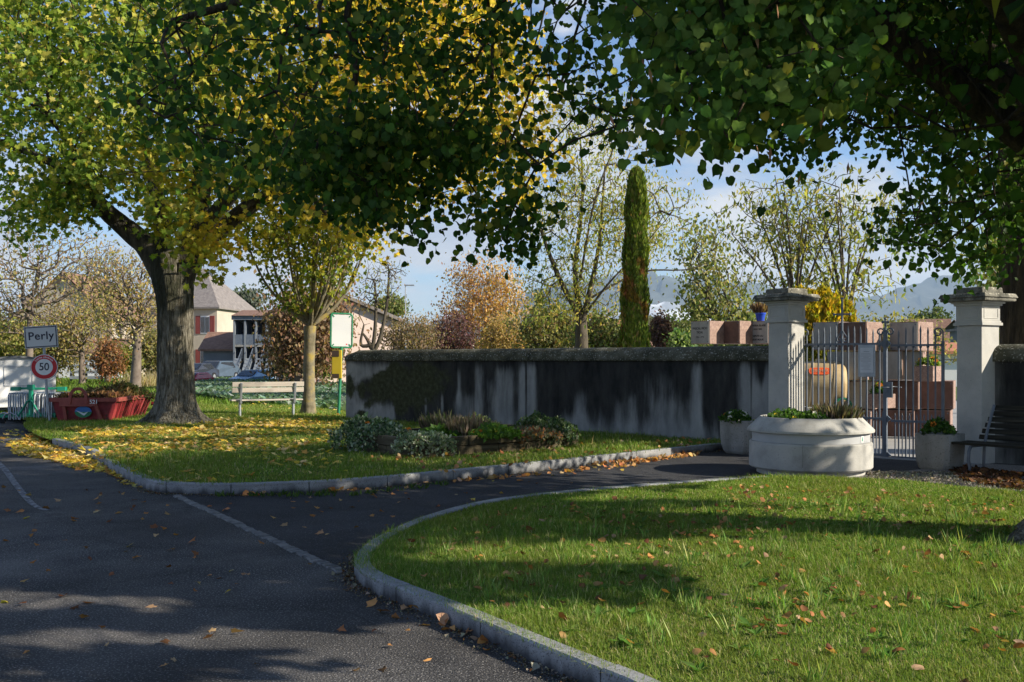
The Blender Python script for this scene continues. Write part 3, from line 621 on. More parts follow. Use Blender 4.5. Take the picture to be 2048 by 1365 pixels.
litter('fallen_linden_leaves', T_curl(), q, ZR + .018, .047, BC, [4, 4, 2, 3], 'curled brown leaves scattered across the foreground lawn', upr=.6)
q = px_litter([([(700, 920), (900, 950), (1430, 890), (1430, 880), (1150, 890)], 130)], 0, ZL)
litter('fallen_linden_leaves', T_curl(), q, ZL + .03, .065, BC, [3, 4, 3, 1.5], 'orange-brown leaves on the grass before the flower bed', upr=.8)
q = px_litter([([(1890, 930), (2048, 950), (2048, 985), (1930, 965)], 900)], 0, .02)
litter('fallen_linden_leaves', T_curl(), q, .02, .065, [(.09, .04, .022), (.14, .07, .035), (.06, .03, .018)], None, 'dark red-brown leaves heaped under the black bench', upr=.8)
# gravel chips
q = px_litter([([(1735, 962), (1735, 945), (1900, 945), (2048, 965), (2048, 1005), (1900, 985)], 7500)], 0, .012)
n = len(q); V, Fc, c = scatter(T_oval(.9, .35), np.c_[q, np.full(n, .016)], frames(n, (1, 0, .2), 1, (0, 0, 1), .5), .026 * np.exp(rng.normal(0, .3, n)), palette(n, [(.32, .30, .28), (.22, .21, .20), (.38, .34, .32), (.12, .11, .11)]))
tag(mesh_np('gravel', V, Fc, DRY, None, col=c), 'grey gravel chips between lawn and black bench', 'gravel', kind='stuff')
# weeds in the kerb joint
q = px_litter([([(400, 990), (720, 988), (900, 966), (900, 972), (720, 994), (450, 998)], 70)], 0, 0)
n = len(q) * 5; pos = np.repeat(np.c_[q, np.zeros(len(q))], 5, 0) + rng.normal(0, .02, (n, 3)) * [1, 1, 0]
leaves('kerb_weeds', T_oval(.25, .05), pos, .07, palette(n, [(.05, .10, .02), (.09, .14, .03)]), LEAF, None, tip=(0, 0, 1), tipspread=.5); tag(bpy.data.objects['kerb_weeds'], 'small weeds along the foot of the far kerb', 'weeds', kind='stuff')

# ------------------------------------------------------------------ cemetery wall
WA = np.array([-4.24, 25.4]); WD = np.array([.7561, -.6545])
def wall_u(px):
    k = (px - CX) / F; return (k * WA[1] - WA[0]) / (WD[0] - k * WD[1])
def wall_at(u): return WA + WD * u
def wall_z(px, py): u = wall_u(px); return CH - (py - HY) / F * wall_at(u)[1]
def wall_mat():
    m, N, L = new_mat('stained_wall_render'); b = N["Principled BSDF"]; b.inputs["Roughness"].default_value = .92; b.inputs["Specular IOR Level"].default_value = .2
    tc = N.new("ShaderNodeTexCoord")
    def noise(scale, det, st=(1, 1, 1)):
        mp = N.new("ShaderNodeMapping"); mp.inputs["Scale"].default_value = st; L.new(tc.outputs["Object"], mp.inputs[0])
        n = N.new("ShaderNodeTexNoise"); n.inputs["Scale"].default_value = scale; n.inputs["Detail"].default_value = det; n.inputs["Roughness"].default_value = .65; L.new(mp.outputs[0], n.inputs[0]); return n.outputs[0]
    pale = ramp(N, [(.17, .175, .18), (.31, .315, .31), (.41, .41, .395)], [.3, .55, .75]); L.new(noise(2.6, 9, (1, 1, .35)), pale.inputs[0])
    blk = ramp(N, [(.014, .014, .015), (.045, .045, .043), (.085, .082, .076)], [.35, .6, .8]); L.new(noise(4, 9, (1, 1, .3)), blk.inputs[0])
    grn = ramp(N, [(.018, .022, .010), (.05, .055, .028), (.10, .10, .07)], [.3, .55, .75]); L.new(noise(9, 7), grn.inputs[0])
    def att(nm):
        a = N.new("ShaderNodeAttribute"); a.attribute_name = nm; return a.outputs["Fac"]
    def mask(src, nz, amp, lo, hi):
        s = N.new("ShaderNodeMath"); s.operation = 'MULTIPLY_ADD'; L.new(nz, s.inputs[0]); s.inputs[1].default_value = amp; L.new(src, s.inputs[2])
        r = N.new("ShaderNodeMapRange"); r.inputs[1].default_value = lo + amp * .5; r.inputs[2].default_value = hi + amp * .5; r.interpolation_type = 'SMOOTHSTEP'; L.new(s.outputs[0], r.inputs[0]); return r.outputs[0]
    k1 = mask(att('stain'), noise(8, 9, (1, 1, .16)), 1.1, .05, .95)
    k2 = mask(att('moss'), noise(3.2, 11), 2.3, .25, .85)
    k3 = mask(att('fleck'), noise(38, 3), 2.0, .72, .80)
    mx = N.new("ShaderNodeMix"); mx.data_type = 'RGBA'; L.new(k1, mx.inputs[0]); L.new(pale.outputs[0], mx.inputs[6]); L.new(blk.outputs[0], mx.inputs[7])
    m2 = N.new("ShaderNodeMix"); m2.data_type = 'RGBA'; L.new(k2, m2.inputs[0]); L.new(mx.outputs[2], m2.inputs[6]); L.new(grn.outputs[0], m2.inputs[7])
    m3 = N.new("ShaderNodeMix"); m3.data_type = 'RGBA'; L.new(k3, m3.inputs[0]); L.new(m2.outputs[2], m3.inputs[6]); m3.inputs[7].default_value = (.33, .33, .31, 1)
    L.new(m3.outputs[2], b.inputs["Base Color"])
    bp = N.new("ShaderNodeBump"); bp.inputs["Strength"].default_value = .6; bp.inputs["Distance"].default_value = .012; L.new(noise(30, 6), bp.inputs["Height"]); L.new(bp.outputs[0], b.inputs["Normal"])
    return m
M['wall'] = wall_mat()
def wall(label, A, D, length, top, z0, feats, moss, base, thick=.38, joints=(), endcap=True, fleckz=.12):
    """local x runs along the wall, local -y is the face towards the road"""
    rz = math.atan2(D[1], D[0]); t = thing('cemetery_wall', label, 'wall', (A[0], A[1], z0), rz)
    H = top - z0 - .26; nu, nz = int(length / .03), 60; U, Z = np.meshgrid(np.linspace(0, length, nu), np.linspace(0, H, nz))
    st = np.full(U.shape, 1.06)
    for u0, u1, ztop, zbot, k, ft in feats:
        f = 1 / (1 + np.exp(-(U - u0) / ft)) / (1 + np.exp((U - u1) / ft)); g = 1 / (1 + np.exp((Z - ztop) / .07)) / (1 + np.exp((zbot - Z) / .05)); st -= k * f * g
    st -= .30 * np.exp(-Z / .14)
    ms = np.zeros(U.shape)
    for uc, zc, ru, rz_, k in moss: ms += k * np.exp(-(((U - uc) / ru) ** 2 + ((Z - zc) / rz_) ** 2) ** 1.3)
    fl = .55 * np.exp(-((H - Z) / fleckz) ** 1.4) * (.5 + .5 * np.sin(U * 1.3 + 1)) + .5 * np.exp(-Z / .16)
    V = np.stack([U.ravel(), np.full(U.size, 0.0), Z.ravel()], 1); i = (np.arange(nz - 1)[:, None] * nu + np.arange(nu - 1)[None]).ravel()
    Fq = np.stack([i, i + 1, i + nu + 1, i + nu], 1)
    n0 = len(V); V = np.vstack([V, [(0, 0, 0), (length, 0, 0), (length, thick, 0), (0, thick, 0), (0, 0, H), (length, 0, H), (length, thick, H), (0, thick, H)]])
    Fq = np.vstack([Fq, [(n0 + 1, n0 + 2, n0 + 6, n0 + 5), (n0 + 2, n0 + 3, n0 + 7, n0 + 6), (n0 + 3, n0, n0 + 4, n0 + 7)]])
    z = np.zeros(8)
    mesh_np('wall_body', V, Fq, M['wall'], t, attr=dict(stain=np.r_[st.ravel(), z + .6], moss=np.r_[ms.ravel(), z], fleck=np.r_[fl.ravel(), z]))
    # rounded coping, laid in lengths
    cuts = [0.0] + list(joints) + [length]
    for a, b in zip(cuts[:-1], cuts[1:]):
        mb = MB(); th = np.linspace(0, math.pi, 11); w = thick / 2 + .055; m = max(2, int((b - a) / .35)); V = []; Fs = []
        for k in range(m + 1):
            u = a + .006 + (b - a - .012) * k / m; s = 1.0
            if endcap and a == 0: s = min(1, .55 + .45 * math.sin(min(1, u / .35) * math.pi / 2))
            jit = random.uniform(-.004, .004)
            prof = [(thick / 2 + -w, H - .012), (thick / 2 - w, H + .035)] + [(thick / 2 - w * math.cos(x) , H + .035 + (.225 + jit) * s * math.sin(x) ** .8) for x in th[1:-1]] + [(thick / 2 + w, H + .035), (thick / 2 + w, H - .012)]
            V += [(u, y, zz) for y, zz in prof]
        npf = len(prof)
        for k in range(m):
            for j in range(npf): Fs.append((k * npf + j, k * npf + (j + 1) % npf, (k + 1) * npf + (j + 1) % npf, (k + 1) * npf + j))
        mb.add(V, Fs, True); mb.add(V[:npf], [tuple(range(npf))]); mb.add(V[-npf:], [tuple(range(npf))])
        mb.build('coping', M['coping'], t)
    return t
Z0 = .09
def ft(x0, x1, y0, y1, k=.9, soft=.03):
    xm = (x0 + x1) / 2; return (wall_u(x0), wall_u(x1), wall_z(xm, y0) - Z0, wall_z(xm, y1) - Z0 - (.1 if y1 > 835 else 0), k, soft)
feats = [ft(680, 780, 728, 758, .95), ft(680, 712, 728, 850, .7, .05), ft(692, 790, 805, 850, .95), ft(712, 722, 740, 800, .6), ft(802, 808, 786, 818, .8, .015), ft(849, 854, 775, 828, .8, .012), ft(882, 887, 790, 828, .8, .012),
         ft(915, 922, 742, 810, .8, .02), ft(908, 950, 790, 850, .62, .05), ft(950, 966, 729, 850, .7, .03), ft(972, 988, 760, 850, .45, .04), ft(990, 1028, 736, 850, .78, .04), ft(1034, 1048, 735, 850, .3, .05), ft(1040, 1072, 728, 855, .95, .03),
         ft(1120, 1180, 820, 880, .35, .1), ft(1150, 1174, 785, 880, .7, .05), ft(1190, 1215, 815, 880, .3, .05), ft(1228, 1246, 800, 880, .65, .04), ft(1254, 1274, 788, 880, .6, .04), ft(1285, 1358, 745, 890, .32, .08), ft(1300, 1356, 800, 890, .42, .06), ft(1385, 1404, 728, 880, .85, .03), ft(1360, 1400, 800, 890, .5, .06),
         ft(1478, 1512, 728, 890, .95, .03), ft(1508, 1560, 765, 890, .95, .03), ft(1530, 1560, 728, 890, .9, .02), ft(1100, 1440, 845, 890, .35, .1), ft(1424, 1440, 820, 890, .4, .05), ft(1051, 1053.5, 728, 850, -1.2, .006), ft(1502, 1504, 728, 880, -1.0, .006)]
def ms(px, py, rx, ry, k=1.0):
    u = wall_u(px); Y = wall_at(u)[1]; return (u, wall_z(px, py) - Z0, wall_u(px + rx) - u, ry / F * Y, k)
moss = [ms(700, 772, 10, 30), ms(722, 780, 8, 22), ms(760, 780, 26, 30), ms(775, 765, 30, 25), ms(790, 745, 16, 22), ms(800, 800, 16, 40), ms(830, 770, 40, 60, .9), ms(735, 810, 9, 10), ms(722, 830, 14, 10), ms(870, 760, 40, 40, .6)]
wall('long weathered wall with black stains and pale streaks, behind the flower bed', WA, WD, 11.9, 1.87, Z0, feats, moss, None, joints=(wall_u(1060),))
RA = np.array([7.52, 15.62]); RD = np.array([.75, -.66]); RD /= np.linalg.norm(RD)
wall('dark end of wall in shade, behind the black slatted bench', RA, RD, 9.0, 1.86, -.05, [(-.3, .10, 2, -1, .85, .05), (.0, .35, .7, -1, .5, .08)], [(2.2, .6, .8, .5, .6), (4, 1, 1, .6, .6)], None, joints=(3.6,), endcap=False, thick=.38)

def grit():
    pts = []
    for line, n_ in ((KR[24:], 2600), (KL[14:], 2200)):
        line = np.asarray(line); i = rng.integers(0, len(line) - 1, n_); f = rng.uniform(0, 1, (n_, 1)); p = line[i] * (1 - f) + line[i + 1] * f; d = line[i + 1] - line[i]; d /= np.linalg.norm(d, axis=1)[:, None]
        pts.append(p + np.c_[d[:, 1], -d[:, 0]] * np.abs(rng.normal(0, .07, (n_, 1))))
    q = np.vstack(pts); n = len(q); V, Fc, c = scatter(T_oval(.9, .35), np.c_[q, np.full(n, .007)], frames(n, (1, 0, .2), 1, (0, 0, 1), .5), .013 * np.exp(rng.normal(0, .45, n)), palette(n, [(.20, .17, .13), (.10, .085, .07), (.30, .26, .2), (.16, .08, .04)]))
    tag(mesh_np('grit', V, Fc, DRY, None, col=c), 'grit and leaf crumbs gathered along the foot of the kerbs', 'grit', kind='stuff')
grit()
# ------------------------------------------------------------------ where the sun must get through / must be stopped
def gpoly(poly, n, z=.1):
    g = [G(x, y, z)[:2] for x, y in poly]; return np.c_[sample_poly(g, n), np.full(n, z)]
LIT = np.vstack([
    gpoly([(1010, 1015), (1500, 962), (2048, 990), (2048, 1075), (1900, 1062), (1500, 1040), (1650, 1020), (1500, 1000), (1250, 995)], 240),
    gpoly([(1000, 1040), (1500, 1020), (1900, 1048), (1500, 1040)], 60),
    gpoly([(760, 1120), (1300, 1085), (1900, 1105), (2048, 1120), (2048, 1365), (1300, 1365), (1000, 1225), (1500, 1205), (1500, 1165), (1250, 1120)], 560),
    gpoly([(500, 1400), (800, 1320), (900, 1290), (1100, 1365), (1200, 1500), (500, 1500)], 170, 0),
    gpoly([(0, 1185), (300, 1200), (260, 1225), (0, 1215)], 8, 0), gpoly([(0, 1255), (700, 1265), (700, 1290), (0, 1280)], 10, 0), gpoly([(690, 1250), (900, 1255), (900, 1270), (720, 1275)], 6, 0),
    gpoly([(1130, 945), (1330, 925), (1490, 915), (1490, 935), (1300, 950)], 12, 0),
    gpoly([(900, 915), (1200, 895), (1440, 880), (1440, 890), (1150, 925), (950, 945)], 14),
    gpoly([(60, 870), (600, 845), (690, 850), (670, 890), (560, 888), (240, 930), (100, 915)], 240),
    gpoly([(0, 870), (100, 870), (160, 940), (0, 925)], 12, 0)])
xs = []
for (cx_, cy_, z1) in ((4.85, 17.6, 2.8), (5.5, 17.2, 2.0), (6.0, 16.8, 2.0), (6.5, 16.3, 2.0), (7.45, 15.6, 2.7), (4.3, 14.2, .8), (4.8, 14.0, .75), (5.0, 14.3, .6), (3.9, 17.4, .7)):
    for z in np.arange(.1, z1, .45): xs.append((cx_, cy_, z))
for px_ in range(1400, 1880, 60):
    for py_ in (655, 680): xs.append(tuple(P(px_, py_, 21)))
for z in np.arange(.15, 2.9, .17): xs += [(5.05, 17.5, z), (7.55, 15.6, z)]
for dx_ in (-.3, 0, .3): xs += [(4.9 + dx_, 17.3, 2.72), (4.95 + dx_, 17.5, 2.5), (7.4 + dx_, 15.5, 2.6), (7.45 + dx_, 15.6, 2.4)]
for y_ in (13.5, 13.9, 14.3):
    for z in (.15, .35, .55, .75): xs.append((4.9, y_, z))
LITV = np.array(xs)
xs = []
for px_, y0_, y1_, Y_ in ((335, 660, 850, 24.2), (352, 640, 850, 24.1), (372, 600, 850, 24.3), (392, 790, 850, 24.4), (60, 660, 700, 24), (90, 655, 760, 24), (40, 720, 830, 27), (75, 780, 835, 25.2), (130, 790, 840, 24.3), (165, 770, 840, 24.3), (200, 790, 840, 24.3), (255, 790, 830, 25.8), (500, 780, 835, 26), (560, 780, 835, 26.5), (590, 780, 830, 26.6), (618, 640, 825, 27.6), (683, 635, 830, 26.6), (670, 700, 755, 26.6), (640, 640, 690, 27)):
    for py_ in np.arange(y0_, y1_, 14): xs.append(tuple(P(px_, py_, Y_)))
LITF = np.vstack([np.array(xs), gpoly([(390, 770), (690, 770), (690, 835), (430, 840)], 120, 0), gpoly([(0, 850), (300, 800), (300, 760), (100, 760)], 60, 0)])
SHV = np.vstack([np.array([P(px_, py_, Y_) for px_, Y_ in ((1940, 13.9), (1990, 13.5), (2040, 13.0), (2000, 14.6), (2040, 14.6)) for py_ in (740, 780, 820, 870, 910, 940)]), np.array([(6.5, 14.8, z_) for z_ in (.1, .4)]), gpoly([(1860, 940), (2048, 950), (2048, 975), (1900, 955)], 16, 0)])
def sun_clear(p, T, tol):
    """keep points farther than tol from every sun ray that leaves a lit target"""
    keep = np.ones(len(p), bool)
    for t in T:
        d = p - t; a = d @ SDIR; k = (a > 0) & (np.linalg.norm(d - a[:, None] * SDIR, axis=1) < tol); keep &= ~k
    return keep
SHADE = np.vstack([
    gpoly([(1150, 990), (1500, 993), (1650, 1010), (1650, 1018), (1300, 1008), (1120, 1005)], 46), gpoly([(1000, 1030), (1300, 1022), (1300, 1030), (950, 1045)], 20),
    gpoly([(800, 1080), (1050, 1040), (1300, 1050), (1300, 1068), (1000, 1075)], 40), gpoly([(780, 1150), (1150, 1100), (1480, 1130), (1480, 1140), (1150, 1150), (900, 1165)], 60),
    gpoly([(900, 1195), (1100, 1165), (1600, 1178), (1650, 1186), (1400, 1196), (1000, 1205)], 60),
    gpoly([(150, 950), (700, 995), (1100, 955), (1000, 985), (720, 1100), (700, 1150), (0, 1180), (0, 950)], 260, 0),
    gpoly([(0, 1225), (700, 1200), (700, 1245), (0, 1248)], 70, 0), gpoly([(0, 1000), (330, 1010), (690, 1160), (620, 1175), (0, 1180)], 160, 0), gpoly([(0, 1262), (520, 1290), (480, 1330), (0, 1310)], 60, 0), gpoly([(0, 1150), (640, 1180), (600, 1235), (0, 1240)], 110, 0), gpoly([(0, 1300), (500, 1290), (500, 1365), (0, 1365)], 30, 0), gpoly([(700, 1180), (820, 1230), (900, 1280), (750, 1250)], 10, 0),
    gpoly([(240, 940), (560, 902), (700, 898), (800, 925), (640, 960), (330, 968)], 110),
    gpoly([(1120, 962), (1450, 944), (1500, 945), (1500, 955), (1150, 975)], 16, 0)])
WALLSH = np.array([tuple(np.r_[wall_at(u) + WD[::-1] * [1, 1] * 0, z]) for u in np.arange(.5, 8.5, .8) for z in (1.75,)])

def in_frame(p, m=0):
    x, y = to_px(p); return (p[:, 1] > .3) & (x > -m) & (x < 2048 + m) & (y > -m) & (y < 1365)
# outline of the dark linden foliage against maple, sky and trees behind
CAN = [(225, -60), (240, 60), (205, 150), (255, 250), (330, 300), (420, 370), (520, 470), (590, 440), (640, 400), (740, 440), (790, 510), (850, 505), (930, 520), (1010, 500), (1060, 522), (1085, 470), (1110, 400), (1090, 330), (1080, 260), (1120, 235), (1180, 300), (1260, 300), (1275, 250), (1330, 260), (1350, 300), (1440, 310), (1500, 330), (1560, 350), (1620, 320), (1700, 300), (1745, 330), (1760, 290), (1840, 330), (1850, 400), (1770, 430), (1770, 500), (1850, 560), (1950, 600), (2000, 560), (2060, 520), (2060, -60)]
VIS_EDGE = 40

def hang_leaves(name, tm, att, m, sig, size, cols, w, mat, parent, tip=(0, 0, -1), nrm=(0, -.7, .7), tipspread=.5, nspread=.6, jit=.2, posfn=None, clear=()):
    p = around(att, m, sig)
    for T_, tol_ in clear: p = p[sun_clear(p, T_, tol_)]
    c = palette(len(p), cols, w, jit)
    if posfn is not None: c = posfn(p, c)
    return leaves(name, tm, p, size, c, mat, parent, tip=tip, nrm=nrm, tipspread=tipspread, nspread=nspread)

LC = [(.025, .065, .012), (.045, .10, .016), (.07, .14, .022), (.13, .18, .03), (.32, .30, .04)]
LW = [4, 5, 5, 2.5, .7]
def foreground_linden():
    t = thing('linden_tree', 'nearest linden rooted at the right edge of the lawn, its dark leafy boughs hanging overhead', 'tree', (0, 0, 0))
    base = np.array([4.90, 8.3, 0]); tk = [base + [0, 0, -.05], base + [.02, 0, .5], base + [.04, .02, 1.6], base + [0, .05, 3.0], base + [-.05, .1, 5], base + [.1, .1, 7.5], base + [0, 0, 10.5]]
    trunk_mesh('trunk', tk, [.50, .46, .43, .40, .33, .2, .06], M['bark'], t, n=40, flare=.32, ridge=.045, sub=8)
    A = vol([(1230, 20), (1420, -40), (1700, -40), (1765, 110), (1755, 175), (1700, 190), (1660, 255), (1620, 300), (1560, 250), (1530, 290), (1480, 330), (1400, 300), (1330, 320), (1300, 200)], 5.0, 6.3, 150)
    B1 = np.vstack([vol([(240, -60), (255, 100), (225, 160), (330, 280), (430, 360), (520, 420), (600, 380), (600, -60)], 6.8, 9.8, 85, 1.3, -.1), vol([(560, -60), (560, 400), (660, 370), (1080, 330), (1100, 200), (1110, -60)], 7.0, 9.8, 140, 1.5, -.1)])
    B2 = vol([(590, 300), (620, 400), (780, 480), (800, 510), (930, 515), (1055, 525), (1080, 460), (1105, 395), (1080, 340), (1040, 240), (700, 240)], 7.6, 9.2, 190, 1.6, -.4)
    C1 = vol([(1080, -60), (1090, 220), (1180, 300), (1250, 310), (1310, 240), (1350, 230), (1480, 290), (1560, 345), (1700, 300), (1750, 330), (1800, 250), (1900, 320), (1960, 200), (1980, -60)], 7.4, 10.5, 300, 1.5, -.25)
    # crown above and right of the view
    U = ell((4.5, 8.4, 7.2), (6.2, 5.6, 5.2), 2600, .25)
    U = U[(U[:, 2] > 2.9)]
    # boughs added along the sun rays to throw the shade bands on road and lawn
    S = SHADE[rng.integers(0, len(SHADE), 2400)]; hz = rng.uniform(2.9, 10.5, len(S)); S = S + SDIR * ((hz - S[:, 2]) / SDIR[2])[:, None]
    S = S[(np.linalg.norm((S - [4.5, 8.4, 7.2]) / [8.2, 7.2, 6.4], axis=1) < 1)]
    up = np.vstack([U, S + rng.normal(0, .08, S.shape)])
    def skyonly(p, m):
        x, y = to_px(p); fr = in_frame(p, 25); return p[~fr | (in_poly(x, y + 30, CAN) & (p[:, 1] > m))]
    up = skyonly(up, 6.5)
    up = up[sun_clear(up, LIT[::2], .2) & sun_clear(up, LITV, .25)]
    near = np.linalg.norm(up - [0, 0, CH], axis=1) > 3.2; up = up[near]
    A[:, 2] += .09; C1[:, 2] += .12; B2[:, 2] += .10
    allv = np.vstack([A, B1, B2, C1]); 
    X = base
    chains = [[p for p in tk[2:]],
              [X + [0, 0, 3.0], (3.6, 8.2, 3.9), (2.2, 8.2, 4.9), (.4, 8.5, 5.2), (-1.4, 8.7, 5.0), (-3.0, 8.8, 4.6)],
              [X + [0, 0, 2.8], (4.0, 7.4, 3.5), (3.0, 6.4, 4.1), (2.0, 5.9, 4.0), (1.2, 5.6, 3.9)],
              [X + [0, 0, 3.4], (4.6, 9.6, 4.4), (4.0, 10.6, 4.9), (2.8, 10.9, 5.2), (1.2, 10.6, 5.4)],
              [X + [0, 0, 3.6], (6.2, 8.0, 4.9), (8.2, 7.8, 6.0)], [X + [0, 0, 3.9], (5.2, 6.4, 5.2), (5.8, 4.6, 6.2)], [X + [0, 0, 4.4], (3.2, 7.6, 6.4), (1.0, 7.2, 7.9)], [X + [0, 0, 5.2], (5.4, 10.4, 7.0), (6.0, 12.2, 8.0)]]
    limbs(chains[1:], [.15, .12, .085, .05, .03], M['bark_dk'], t, n=9)
    a, b, r0, r1, _, _ = grow(chains, allv, pen=.25, step=.35, wob=.035, r_tip=.0035, expo=.42, rmax=.05); seg_mesh('branches', a, b, r0, r1, M['bark_dk'], t, n=5)
    a, b, r0, r1, _, _ = grow(chains, up[::3], pen=.25, step=.9, wob=.05, r_tip=.006, expo=.42, rmax=.08); seg_mesh('crown_branches', a, b, r0, r1, M['bark_dk'], t, n=4)
    TL = T_linden()
    hang_leaves('foliage', TL, A, 19, (.13, .13, .10), .059, [(.045, .10, .018), (.07, .13, .022), (.10, .165, .028), (.17, .21, .04), (.38, .33, .04)], [5, 5, 4, 1.5, .3], LEAFN, t, nrm=(-.3, -1, .5), nspread=.45, clear=((LIT, .09),))
    hang_leaves('foliage', TL, np.vstack([B1, C1]), 16, (.17, .17, .14), .057, LC, LW, LEAF, t, clear=((LIT, .10), (LITV, .08)))
    hang_leaves('foliage', TL, B2, 16, (.15, .15, .12), .059, LC, LW, LEAF, t, clear=((LIT, .08),))
    ifr = in_frame(up, 170); hang_leaves('foliage', TL, up[ifr][::5], 12, (.24, .24, .2), .08, LC, LW, LEAF, t, clear=((LIT, .15), (LITV, .15))); up = up[~ifr]
    hang_leaves('crown_foliage', T_oval(.95, .12), up, 14, (.24, .24, .2), .17, LC, LW, LEAF, t, clear=((LIT, .17), (LITV, .2)))
    q = around(A[::3], 2, .16); leaves('seed_wings', T_oval(.22, .05), q, .085, palette(len(q), [(.30, .15, .07), (.38, .22, .11)]), DRY, t, tip=(0, 0, -1), tipspread=.25, nrm=(0, -1, .1))
    return t
def limbs(chs, rr, mat, t, n=8):
    for c in chs: seg_mesh('limb', *seg_chain([c], rr), mat, t, n=n)
def seg_chain(chs, rr):
    A, B, r0, r1 = [], [], [], []
    for c in chs:
        p = catmull(np.array([np.asarray(x, float) for x in c]), 4); r = np.interp(np.linspace(0, 1, len(p)), np.linspace(0, 1, len(rr)), rr)
        A.append(p[:-1]); B.append(p[1:]); r0.append(r[:-1]); r1.append(r[1:])
    return np.vstack(A), np.vstack(B), np.concatenate(r0), np.concatenate(r1)
foreground_linden()

def second_linden():
    t = thing('linden_tree', 'dark mossy linden trunk rising behind the wall right of the right gate pillar', 'tree')
    tk = [(8.85, 17.0, 0), (8.85, 17, 1.5), (8.8, 17, 4), (8.75, 16.9, 6.2), (8.9, 17, 9), (9.0, 17, 12)]
    trunk_mesh('trunk', tk, [.56, .47, .43, .40, .25, .06], M['bark_dk'], t, n=36, flare=.2, ridge=.05, sub=8)
    D = vol([(1765, 440), (1840, 395), (1860, 330), (1750, 200), (1760, -60), (2110, -60), (2110, 400), (2060, 420), (2050, 500), (2005, 515), (1945, 560), (1880, 530), (1800, 520), (1775, 480)], 10.8, 14.8, 400, 1.0, -.35)
    D = D[sun_clear(D, LITV[:60], .2)]
    U = ell((9.6, 16.4, 8.8), (5.2, 5.2, 4.6), 1300, .2); x, y = to_px(U); U = U[~(in_frame(U, 30)) | (in_poly(x, y + 30, CAN))]
    S = SHV[rng.integers(0, len(SHV), 1300)]; hz = rng.uniform(3.5, 11, len(S)); S = S + SDIR * ((hz - S[:, 2]) / SDIR[2])[:, None]; S = S[~in_frame(S, 40) & (np.linalg.norm((S - [10, 15.5, 8]) / [8, 6.5, 6], axis=1) < 1)]; U = np.vstack([U, S])  # S: unseen foliage added along sun rays to shade bench, planter and wall
    ch = [[np.array(p) for p in tk[2:]], [(8.8, 17, 4.2), P(1985, 105, 16), P(1900, 45, 15), P(1830, 0, 14.4), P(1700, -60, 14)], [(8.8, 17, 3.9), (8.4, 15.4, 5.0), (8.0, 14.2, 5.2), (7.2, 13.2, 5.0)], [(8.8, 17, 5.5), (11, 16, 7.6)], [(8.8, 17, 5.5), (8.6, 19.5, 8)]]
    limbs(ch[1:2], [.24, .22, .19, .15, .1], M['bark_dk'], t, n=12); limbs(ch[2:], [.16, .13, .09, .05], M['bark_dk'], t, n=8)
    a, b, r0, r1, _, _ = grow(ch, D, pen=.15, step=.4, wob=.05, r_tip=.0045, expo=.42, rmax=.05); seg_mesh('branches', a, b, r0, r1, M['bark_dk'], t, n=5)
    a, b, r0, r1, _, _ = grow(ch, U[::3], pen=.2, step=.9, wob=.05, r_tip=.006, expo=.42, rmax=.08); seg_mesh('crown_branches', a, b, r0, r1, M['bark_dk'], t, n=4)
    hang_leaves('foliage', T_linden(), D, 14, (.24, .24, .18), .072, [(.035, .08, .014), (.06, .12, .02), (.10, .16, .03), (.24, .22, .03)], [5, 5, 2, .5], LEAF, t, clear=((LITV, .12),))
    ifr = in_frame(U, 170); hang_leaves('foliage', T_linden(), U[ifr][::4], 12, (.3, .3, .24), .09, LC, LW, LEAF, t, clear=((LITV, .2), (LITF, .2))); U = U[~ifr]
    hang_leaves('crown_foliage', T_oval(.95, .12), U, 13, (.3, .3, .24), .18, LC, LW, LEAF, t, clear=((LITV, .22), (LITF, .25), (LIT, .2)))
second_linden()

